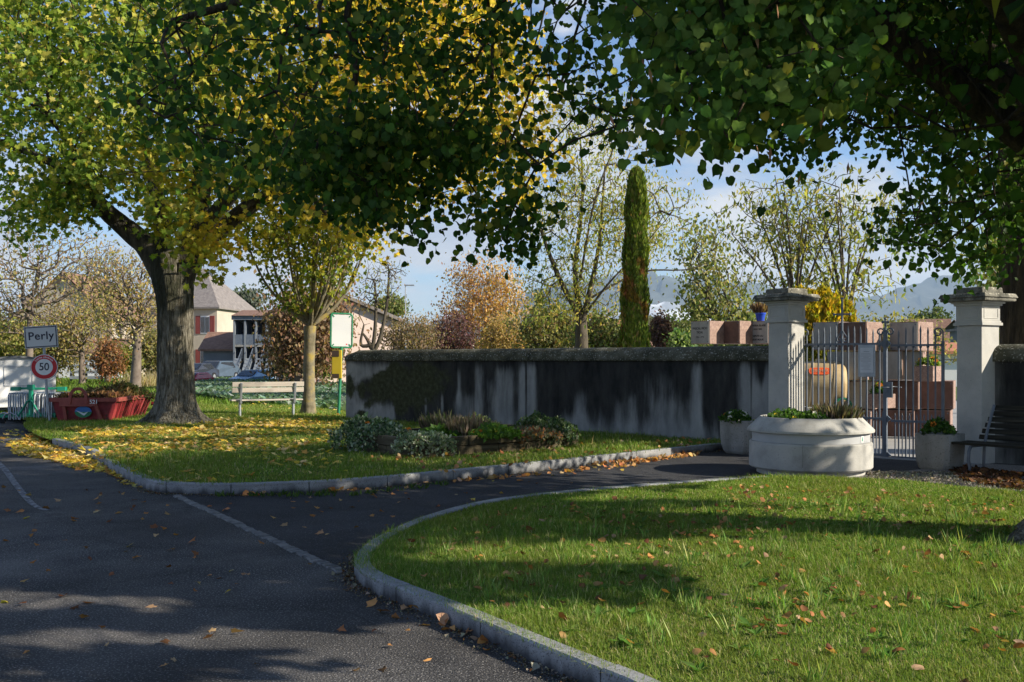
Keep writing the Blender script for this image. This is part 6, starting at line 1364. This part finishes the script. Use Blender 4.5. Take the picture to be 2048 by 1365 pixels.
# ------------------------------------------------------------------ far buildings, cars, trees, mountains
def house(label, loc, rz, w, d_, h, rh, wall_, roof_, wins=(), name='house', hip=0.0, over=.4, cat='house', chimney=None, doors=(), shut=None):
    """front is local -y; ridge along local x"""
    t = thing(name, label, cat, loc, rz)
    m = MB(); m.box((0, 0, h / 2), (w, d_, h))
    if hip == 0:
        for s in (-1, 1): m.prism([(-d_ / 2, h), (d_ / 2, h), (0, h + rh)], s * w / 2 - (.15 if s > 0 else 0), s * w / 2 + (.15 if s < 0 else 0), axis='x')
    m.build('wall', M[wall_], t)
    W2, D2 = w / 2 + over, d_ / 2 + over; e = rh * over / (d_ / 2); r_ = max(0, w / 2 - hip) if hip else W2
    V = [(-W2, -D2, h - e), (W2, -D2, h - e), (W2, D2, h - e), (-W2, D2, h - e), (-r_, 0, h + rh), (r_, 0, h + rh)]; V += [(x, y, z + .18) for x, y, z in V]
    Fs = [(6, 7, 11, 10), (8, 9, 10, 11), (7, 8, 11), (9, 6, 10), (0, 1, 7, 6), (1, 2, 8, 7), (2, 3, 9, 8), (3, 0, 6, 9), (0, 4, 5, 1), (2, 5, 4, 3)]
    m = MB(); m.add(V, Fs if hip else Fs[:2] + Fs[4:]); rf = m.build('roof', M[roof_], t)
    if chimney: m = MB(); m.box((chimney[0], chimney[1], h + rh * .7 + .5), (.8, .7, 1.6)); m.build('chimney', M['greyshade'], rf)
    for (x, z, ww, hh, fc) in wins:
        y = -d_ / 2 if fc == 'f' else 0
        def put(nm, cx_, cw_, mt, dep, par):
            m = MB()
            if fc == 'f': m.box((cx_, -d_ / 2 - dep / 2 + .01, z), (cw_, dep, hh))
            else: m.box((w / 2 + dep / 2 - .01, cx_, z), (dep, cw_, hh))
            return m.build(nm, mt, par)
        f = put('window', x, ww, M['white'], .06, t); m = MB(); 
        if fc == 'f':
            for s in (-1, 1): m.box((x + s * ww * .24, -d_ / 2 - .075, z), (ww * .4, .04, hh * .86))
        else:
            for s in (-1, 1): m.box((w / 2 + .075, x + s * ww * .24, z), (.04, ww * .4, hh * .86))
        m.build('pane', M['glass'], f)
        if shut:
            for s in (-1, 1): put('shutter', x + s * (ww * .78), ww * .5, M[shut], .09, t)
    for (x, ww, hh, mt) in doors: m = MB(); m.box((x, -d_ / 2 - .03, hh / 2), (ww, .08, hh)); m.build('door', M[mt], t)
    return t
def gx(px, Y): return (px - CX) / F * Y
Y = 106
house('big farmhouse with grey hipped roof and red shutters behind the maple trunk', (gx(366, Y), Y + 5, 0), R(-6), 9.0, 11, 7.4, 4.3, 'cream', 'tilegrey', wins=[(3.2, 5.4, 1.0, 1.9, 'f'), (0, 5.4, 1.0, 1.9, 'f'), (3.2, 1.9, 1.0, 1.8, 'f')], hip=3.6, shut='shutter', chimney=(1.5, 0), name='farmhouse')
Y = 96
house('cream gabled house with chimney hidden behind bare trees at far left', (gx(135, Y), Y + 4, 0), R(88), 9, 8.6, 6.0, 4.0, 'cream', 'tilebrown', wins=[(-2, 4.6, 1, 1.5, 'f')], chimney=(-2, .5))
t_ = bpy.context.scene.objects
Y = 93
house('low garage with brown tiled roof beside the grey terrace', (gx(438, Y), Y + 3, 0), R(2), 3.1, 6, 2.7, 1.5, 'greyshade', 'tilebrown', name='garage', cat='garage')
house('low white shed glimpsed behind the hedge at far left', (gx(180, 86), 88, 0), R(0), 5.4, 4, 2.4, 1.0, 'whitewall', 'tilebrown', name='shed', cat='shed', wins=[(1.2, 1.4, .9, .8, 'f')])
def terrace():
    Y = 88; t = thing('terrace_block', 'grey two-storey terrace with open balconies and outside stairs', 'building', (gx(468, Y), Y, 0), R(2)); s = Y / F; zt = CH - (641 - HY) * s; zm = CH - (692 - HY) * s; bay = 21.5 * s; n = 5
    m = MB(); m.box((n * bay / 2, 4.4, zt / 2), (n * bay, 5, zt)); m.build('back_wall', M['greyshade'], t)
    m = MB()
    for k in range(n + 1): m.box((k * bay, 1.0, zt / 2), (.16, 2.0, zt))
    m.build('party_wall', M['greyshade'], t)
    m = MB(); m.box((n * bay / 2, 1.0, zm), (n * bay, 1.96, .18)); m.build('balcony_slab', M['conc_dirty'], t)
    m = MB(); m.box((n * bay / 2, 3.4, zt + .22), (n * bay + .4, 7.0, .36)); m.build('roof_fascia', M['greyshade'], t)
    m = MB(); m.prism([(-.3, zt + .4), (7.2, zt + .4), (4, zt + 1.1)], -.2, n * bay + .2, axis='x'); m.build('roof', M['tilebrown'], t)
    for k in range(n):
        m = MB(); m.box((k * bay + bay / 2, .08, zm + .55), (bay - .2, .05, .9)); m.build('balustrade', M['iron'], t)
        m = MB(); m.box((k * bay + bay / 2, 1.92, zm + 1.15), (bay * .6, .06, 1.9)); m.build('window', M['glass'], t)
        m = MB(); m.prism([(-3.0, 0), (-2.6, 0), (-.2, zm * .62), (-.2, zm * .62 - .3 + .3), (-.2, 0)], k * bay + .1, k * bay + .7, axis='x'); m.build('stair', M['greyshade'], t)
        m = MB(); 
        for q in range(8): f = q / 7; m.box((k * bay + .75, -3.0 + 2.8 * f, zm * .62 * f + .45), (.04, .04, .9))
        m.bar((k * bay + .75, -3.0, .9), (k * bay + .75, -.2, zm * .62 + .9), .05, .05); m.build('handrail', M['iron'], t)
terrace()
Y = 64
def pink_house():
    s = Y / F; t = thing('house', 'plain pink gabled house with small arched window right of the young tree', 'house', (gx(604, Y), Y - 1.2, 0), R(22)); x = lambda p: (p - 604) * s * 1.12; z = lambda p: CH - (p - HY) * s
    m = MB(); m.prism([(x(604), 0), (x(787), 0), (x(787), z(643)), (x(685), z(599)), (x(604), z(634))], 0, 9, axis='y'); m.build('wall', M['pinkwall'], t)
    m = MB(); 
    for a, b in (((795, 646), (680, 595)), ((680, 595), (596, 637))): m.prism([(x(a[0]), z(a[1])), (x(b[0]), z(b[1])), (x(b[0]), z(b[1]) + .22), (x(a[0]), z(a[1]) + .22)], -.5, 9.4, axis='y')
    rf = m.build('roof', M['tilegrey'], t); m = MB(); m.box((x(672), 1.6, z(588)), (.6, .6, 1.5)); m.build('chimney', M['whitewall'], rf)
    m = MB(); m.prism([(x(677), z(627)), (x(690), z(627)), (x(690), z(617)), (x(687), z(613)), (x(683.5), z(611.5)), (x(680), z(613)), (x(677), z(617))], -.05, .05, axis='y'); m.build('arched_window', M['glass'], t)
pink_house()
house('small white house with pale roof left of the niches above the wall', (gx(1312, 70), 72, 0), R(20), 3.0, 4, 1.9, 1.0, 'whitewall', 'tilebrown', name='shed', cat='shed')
house('distant house with orange tiled roof seen behind the open tree', (gx(1185, 120), 122, 0), R(10), 8, 7, 4.0, 2.4, 'cream', 'tileorange', wins=[(-1.5, 2.6, 1, 1.2, 'f')])
house('brown-roofed house seen left of the right gate pillar', (gx(1868, 88), 90, 0), R(-15), 3.6, 5, 3.2, 2.0, 'cream', 'tilebrown', wins=[(0.3, 2.2, .8, .9, 'f')])
house('pale flat house front low behind the right gate leaf', (gx(1880, 62), 64, 0), R(-5), 5.2, 5, 2.1, .5, 'whitewall', 'tileorange')
house('blue-grey building with large windows beyond the right pillar', (gx(1993, 75), 77, 0), R(-8), 3.6, 5, 4.0, .6, 'greyshade', 'tilegrey', wins=[(-.8, 2.9, 1.2, .9, 'f'), (.8, 2.9, 1.2, .9, 'f')], name='building', cat='building')

def car(label, px, Y, L, W_, H_, paint, rz, ground=0.0):
    t = thing('parked_car', label, 'car', (gx(px, Y), Y, ground), rz, 'cars parked before the terrace')
    pr = [(-L / 2, .35), (-L / 2 + .05, .75), (-L / 2 + .9, .92), (-L / 2 + 1.6, H_ - .06), (-L / 2 + 2.0, H_), (L / 2 - 1.1, H_), (L / 2 - .45, H_ * .72), (L / 2 - .02, .85), (L / 2, .4), (L / 2 - .2, .28), (-L / 2 + .2, .28)]
    m = MB(); n = len(pr); V = []
    for k, yy in enumerate((-W_ / 2, -W_ / 2 + .12, W_ / 2 - .12, W_ / 2)):
        for x, z in pr: V.append((x * (.985 if k in (0, 3) else 1), yy * (.86 if z > 1 else 1), z))
    Fs = [(k * n + i, k * n + (i + 1) % n, (k + 1) * n + (i + 1) % n, (k + 1) * n + i) for k in range(3) for i in range(n)]; m.add(V, Fs + [tuple(range(n)), tuple(range(3 * n, 4 * n))]); m.build('body', M[paint], t, bevel=.03)
    for s in (-1, 1):
        m = MB(); m.prism([(-L / 2 + 1.15, .95), (-L / 2 + 1.72, H_ - .12), (L / 2 - 1.15, H_ - .12), (L / 2 - .7, .98)], s * W_ / 2 * .89 - .02, s * W_ / 2 * .89 + .02, axis='y'); m.build('window', M['glass'], t)
    m = MB(); m.add([(-L / 2 + .93, y, .95) for y in (-W_ / 2 * .84, W_ / 2 * .84)] + [(-L / 2 + 1.56, y, H_ - .08) for y in (W_ / 2 * .8, -W_ / 2 * .8)], [(0, 1, 2, 3)]); o = m.build('windscreen', M['glass'], t); o.location = (-.03, 0, .03)
    for x in (-L / 2 + .8, L / 2 - .8):
        for s in (-1, 1): m = MB(); m.tube([(x, s * (W_ / 2 - .18), .32), (x, s * (W_ / 2 + .01), .32)], .32, 18); w_ = m.build('wheel', M['rubber'], t); m = MB(); m.tube([(x, s * (W_ / 2 + .005), .32), (x, s * (W_ / 2 + .02), .32)], .19, 12); m.build('rim', M['galv'], w_)
car('grey-blue large car parked before the stairs', 433, 84, 4.6, 1.9, 1.6, 'cargrey', R(74))
car('small black car parked just right of the maple trunk', 393, 80, 4.0, 1.75, 1.42, 'cardark', R(75))
car('pale blue car showing its roof beyond the cabbages', 512, 76.0, 4.4, 1.8, 1.42, 'carblue', R(62), -.5)
car('white car roof just showing right of the pale blue car', 556, 78.0, 4.2, 1.8, 1.4, 'carwhite', R(60), -.65)
car('red car nose beside the maple trunk, half hidden', 384, 73, 4.2, 1.75, 1.35, 'carred', R(80), -.6)
poly_sheet('parking_lot', [(gx(380, 72), 71), (gx(700, 72), 71), (gx(700, 92), 92), (gx(380, 92), 92)], -.012, M['asphalt2'])
# fence bits, lamp post
t = thing('wooden_fence', 'weathered wooden pallet fence under the trees at far left', 'fence', (gx(172, 74), 74, 0)); s = 74 / F
for k in range(4): m = MB(); m.box((0, 0, .35 + k * .42), (2.4, .06, .22)); m.build('board', M['galv'], t)
for x in (-1.15, 0, 1.15): m = MB(); m.box((x, .08, .9), (.12, .1, 1.8)); m.build('post', M['wood_dk'], t)
Y = 90; t = thing('street_lamp', 'thin grey street lamp standing far behind the birches', 'street lamp', (gx(811, Y), Y, 0)); m = MB(); m.tube([(0, 0, 0), (0, 0, CH + 150 * Y / F)], [.09, .05], 8); m.build('pole', M['galv'], t); m = MB(); m.box((.35, 0, CH + 151 * Y / F), (.9, .22, .12)); m.build('lamp_head', M['galv'], t, bevel=.02)

# ---- trees in the middle distance
BR = [(.42, .30, .10), (.34, .28, .09), (.26, .25, .08), (.45, .36, .16), (.24, .16, .08)]
q = lambda x, y, Y: P(x, y, Y)
Y = 52
bg_tree('old leaning tree with pale trunk and tangled bare twigs, left of the maple', (gx(270, Y), Y, 0), q(275, 660, Y), .27, [(262, 620, 80, 70, Y, .6), (235, 545, 75, 55, Y, .25), (300, 560, 50, 60, Y, .15)], 3, .17, BR, att_n=760, bark='bark_pale', r_tip=.011, minr=.009, step=.6, wob=.11, sig=.5, w=[3, 3, 2, 3, 3])
Y = 58
bg_tree('large half-bare tree with spreading twigs at the left edge', (gx(55, Y), Y, 0), q(60, 640, Y), .22, [(50, 560, 110, 110, Y, .6), (150, 520, 90, 80, Y, .3), (20, 640, 60, 50, Y, .2)], 2, .17, BR, att_n=1000, bark='bark_pale', r_tip=.011, minr=.009, sig=.55, pen=.2, wob=.1)
Y = 66
bg_tree('yellowing shrubby tree behind the road sign', (gx(165, Y), Y, 0), q(165, 690, Y), .2, [(165, 640, 90, 70, Y, .7), (110, 670, 70, 50, Y, .4)], 8, .18, BR, att_n=420, sig=.6, minr=.009)
bg_tree('pale brown bare tree rising over the far left house', (gx(215, 74), 74, 0), q(215, 600, 74), .2, [(215, 560, 70, 70, 74, 1)], 2, .2, BR, att_n=420, minr=.010, r_tip=.012, sig=.5)
bush('low yellow-green hedge behind the white wagon', 20, 680, 90, 45, 64, [(.20, .22, .05), (.28, .27, .07), (.12, .15, .04), (.36, .30, .10)], n=380, leafn=18)
bush('rusty red bush at the field edge left of the maple', 218, 722, 26, 34, 63, [(.30, .13, .06), (.36, .19, .09), (.20, .12, .05)], n=200, leafn=11)
bush('olive green bush behind the leaning tree', 252, 725, 24, 34, 66, [(.16, .18, .04), (.24, .24, .06)], n=170, leafn=16)
bush('brownish green hedge running behind the maple trunk', 305, 705, 45, 50, 70, [(.20, .20, .06), (.30, .25, .10), (.14, .13, .05)], n=300, leafn=14)
bush('yellow-brown thicket under the half-bare tree', 105, 705, 65, 50, 68, [(.26, .24, .07), (.36, .30, .10), (.20, .16, .07)], n=320, leafn=14)
n = 900; g_ = np.c_[rng.uniform(gx(275, 60), gx(312, 60), n), rng.uniform(57, 63, n), np.zeros(n)]; leaves('tall_dry_grass', T_oval(.06, .01), g_, .75, palette(n, [(.42, .34, .20), (.50, .42, .26)]), LEAF, None, tip=(0, 0, 1), tipspread=.25); tag(bpy.data.objects['tall_dry_grass'], 'tuft of tall straw-coloured grass left of the maple trunk', 'grass', kind='stuff')
Y = 72
Y = 54
bg_tree('wide red-brown leafed tree in front of the grey terrace', (gx(595, Y), Y, 0), q(600, 690, Y), .22, [(605, 640, 62, 62, Y, .5), (578, 695, 38, 45, Y, .2), (640, 680, 55, 60, Y, .3), (655, 610, 40, 40, Y, .12)], 15, .22, [(.25, .14, .085), (.33, .20, .12), (.19, .12, .07), (.28, .22, .11)], att_n=620, sig=.6, minr=.009)
bush('dark evergreen bush left of the young tree', 590, 730, 45, 30, 58, [(.035, .055, .02), (.06, .08, .03), (.16, .10, .05)], n=220, leafn=18)
bush('fresh green bush between the young tree and the green pole', 652, 725, 28, 36, 58, [(.12, .19, .04), (.20, .26, .06), (.26, .28, .08)], n=240, leafn=20, size=.18)
Y = 58
pollb = [[q(745, 700, Y), q(735, 680, Y), q(724, 665, Y)], [q(745, 700, Y), q(750, 660, Y), q(752, 600, Y), q(748, 560, Y)], [q(750, 700, Y), q(762, 670, Y), q(775, 600, Y), q(778, 540, Y)], [q(745, 690, Y), q(722, 690, Y), q(728, 650, Y)]]
bg_tree('dark bare pollarded tree in front of the pink house', (gx(747, Y), Y, 0), q(747, 698, Y), .2, [(770, 560, 50, 55, Y, .7), (735, 600, 35, 50, Y, .3)], 1, .14, [(.26, .26, .08), (.30, .22, .10)], att_n=330, chains=pollb, limbr=[.13, .11, .08, .05], minr=.011, bark='bark_md', r_tip=.009, sig=.3)
bush('brown twiggy bush right of the pink house', 820, 680, 58, 42, 60, [(.26, .18, .11), (.34, .25, .15), (.20, .16, .08)], n=460, leafn=13, size=.16, bark='bark_pale')
Y = 74
for px, top, lb, cc in ((945, 500, 'white-stemmed birch with thin coppery leaves, the left of the pair', [(.50, .28, .09), (.42, .25, .10), (.56, .36, .14), (.34, .17, .10)]), (1000, 530, 'white-stemmed birch with dense orange leaves, the right of the pair', [(.56, .33, .08), (.50, .30, .10), (.40, .22, .09), (.58, .40, .14)])):
    stem = [[q(px, 700, Y), q(px - 2, 640, Y), q(px - 6, 570, Y), q(px - 8, top, Y)], [q(px, 660, Y), q(px - 22, 640, Y), q(px - 45, 615, Y)], [q(px, 640, Y), q(px + 20, 610, Y), q(px + 30, 570, Y)]]
    bg_tree(lb, (gx(px, Y), Y, 0), q(px, 690, Y), .15, [(px - 5, 570, 40, 60, Y, .45), (px - 15, 640, 70, 50, Y, .45), (px + 20, 620, 50, 60, Y, .3)], 7, .20, cc, att_n=480, chains=stem, limbr=[.15, .11, .08, .04], bark='birch', name='birch', sig=.5, r_tip=.009, minr=.010)
bush('purple-leaved bush in front of the birches', 905, 680, 46, 42, 66, [(.13, .06, .065), (.18, .09, .09), (.10, .05, .045)], n=420, leafn=18, size=.16, bark='bark_md')
bush('orange-brown bush right of the birches', 1010, 680, 52, 40, 68, [(.42, .27, .10), (.48, .33, .13), (.34, .26, .10)], n=380, leafn=16, size=.18, bark='bark_pale')
bush('grey-green leafy thicket behind the open tree', 1100, 665, 70, 48, 60, [(.20, .20, .07), (.28, .27, .10), (.14, .15, .06), (.34, .24, .10)], n=480, leafn=15)
bush('olive thicket left of the cypress', 1205, 675, 60, 42, 56, [(.18, .20, .06), (.28, .30, .09), (.12, .14, .05), (.30, .22, .10)], n=440, leafn=15)
bush('mid green dense foliage behind the wall near the purple shrub', 1360, 680, 50, 40, 60, [(.11, .14, .06), (.16, .20, .07), (.22, .24, .09)], n=420, leafn=16)
bush('purple shrub just right of the cypress', 1322, 665, 22, 45, 54, [(.13, .065, .065), (.18, .10, .09)], n=220, leafn=16, size=.16)
bush('small dark glossy laurel by the leftmost niche', 1362, 690, 22, 18, 30, [(.05, .11, .03), (.16, .24, .07), (.30, .36, .16)], n=100, leafn=14, size=.13, name='laurel')
bush('low green growth behind the thuja and gate', 1560, 690, 120, 55, 46, [(.14, .17, .05), (.24, .26, .08), (.10, .12, .04)], n=560, leafn=15)
bush('brownish shrubs behind the niches right of the gate cross', 1770, 690, 120, 55, 55, [(.20, .20, .06), (.30, .27, .10), (.34, .30, .12)], n=440, leafn=13)
bush('round dark green tree crown far behind the right pillar', 1865, 652, 40, 28, 110, [(.08, .11, .04), (.13, .16, .06)], n=240, leafn=16, size=.4)
bush('green hedge beyond the right wall end', 2040, 700, 60, 45, 40, [(.14, .18, .05), (.24, .27, .09)], n=260, leafn=14)
def conif(label, px, Y, top, half, cols=((.035, .06, .03), (.06, .09, .04))):
    t = thing('conifer', label, 'conifer', (gx(px, Y), Y, 0)); zt = CH - (top - HY) * Y / F; n = 2600; u = rng.uniform(0, 1, n) ** .6; rad = half * Y / F * u * (1 + .2 * np.sin(u * 60)) * rng.uniform(.3, 1, n); a = rng.uniform(0, 6.283, n)
    p = np.c_[gx(px, Y) + rad * np.cos(a), Y + rad * np.sin(a), np.maximum(.2, zt * (1 - u * .92))]; o = leaves('foliage', T_oval(.4, .1), p, .5, palette(n, list(cols)), LEAFN, None, tip=(0, 0, -.3), tipspread=.8); o.parent = t; o.matrix_parent_inverse = Matrix.Translation(-Vector(t.location))
    m = MB(); m.tube([(0, 0, 0), (0, 0, zt * .9)], [.2, .04], 8); m.build('trunk', M['bark_md'], t)
conif('dark conifer behind the grey farmhouse roof', 432, 118, 562, 20); conif('dark conifer with broad base, right of the purple shrub', 1395, 62, 600, 26, ((.05, .08, .04), (.08, .11, .05))); conif('blue-green spruce between the birches and the open tree', 1078, 80, 585, 24, ((.09, .13, .11), (.14, .18, .16)))
bg_tree('flat-topped grey-green cedar far beyond the terrace', (gx(490, 125), 125, 0), q(490, 610, 125), .35, [(490, 598, 30, 9, 125, .5), (480, 622, 32, 8, 125, .3), (500, 636, 26, 8, 125, .2)], 16, .5, [(.10, .12, .09), (.16, .18, .14)], att_n=160, bark='bark_md', name='cedar', sig=.6)
bush('round yellow-orange tree between farmhouse and terrace', 462, 665, 18, 24, 115, [(.48, .32, .06), (.40, .30, .08)], n=120, leafn=14, size=.4)
bush('olive tree crown over the pink house roof', 782, 618, 34, 22, 96, [(.14, .17, .05), (.22, .23, .08)], n=200, leafn=14, size=.3)
for k, (px, Y_) in enumerate(((848, 150), (862, 150))): pass

# far wood line and mountains
def woods():
    n = 16000; x = rng.uniform(-170, 175, n); Y_ = rng.uniform(135, 185, n); h = 3.6 + 2.2 * np.sin(x * .11) * np.sin(x * .043 + 1) + 1.2 * np.sin(x * .5 + Y_)
    p = np.c_[x, Y_, np.abs(rng.uniform(0, 1, n)) ** .6 * h + .2]
    leaves('distant_wood', T_oval(.9, .2), p, 1.6, palette(n, [(.08, .10, .04), (.16, .14, .06), (.12, .14, .05), (.24, .17, .08)]), LEAFN, None, tip=(0, 0, 1), tipspread=.8); tag(bpy.data.objects['distant_wood'], 'low autumn wood along the far edge of the fields', 'wood', kind='stuff')
woods()
def ridge(name, Y0, prof, mat, depth=2500, seed=1, amp=.07):
    px = np.linspace(-900, 3000, 260); top = np.interp(px, [p[0] for p in prof], [p[1] for p in prof]); rows = 14; V = []
    H0 = (HY - top) / F * Y0
    H0 = np.maximum(20, H0)
    for j in range(rows):
        f = j / (rows - 1); yy = Y0 + depth * (f - 1); 
        for i in range(len(px)):
            xx = (px[i] - CX) / F * Y0; hn = 1 + amp * (math.sin(px[i] * .031 + j * .9 + seed) + .6 * math.sin(px[i] * .083 + j * 1.7) + .4 * math.sin(px[i] * .19 + j)); V.append((xx, yy, max(-5, H0[i] * f ** .9 * (hn if j < rows - 1 else 1 + .4 * (hn - 1)))))
    n = len(px); tag(mesh_np(name, V, [(j * n + i, j * n + i + 1, (j + 1) * n + i + 1, (j + 1) * n + i) for j in range(rows - 1) for i in range(n - 1)], mat, None, smooth=True), kind='structure')
ridge('mountain', 9500, [(-900, 690), (300, 690), (700, 680), (820, 660), (1000, 610), (1120, 565), (1250, 548), (1420, 556), (1520, 575), (1600, 600), (1720, 598), (1800, 575), (1880, 556), (1960, 575), (2050, 592), (2400, 620), (3000, 640)], M['mountain'], depth=3000)
ridge('snow_hills', 6000, [(-900, 716), (1000, 700), (1090, 660), (1180, 640), (1290, 606), (1340, 606), (1420, 640), (1500, 690), (1600, 712), (3000, 716)], M['snow'], depth=1500, seed=4)
# ---- air
m, N, L = new_mat('haze_air'); N.remove(N["Principled BSDF"]); v = N.new("ShaderNodeVolumePrincipled"); v.inputs["Color"].default_value = (.58, .78, 1, 1); v.inputs["Density"].default_value = HAZE; v.inputs["Anisotropy"].default_value = .2; L.new(v.outputs[0], N["Material Output"].inputs["Volume"])
if HAZE: b_ = MB(); b_.box((0, 6200, 450), (25200, 13200, 910)); tag(b_.build('haze', m), 'pale blue air over the whole scene', 'haze', kind='stuff')
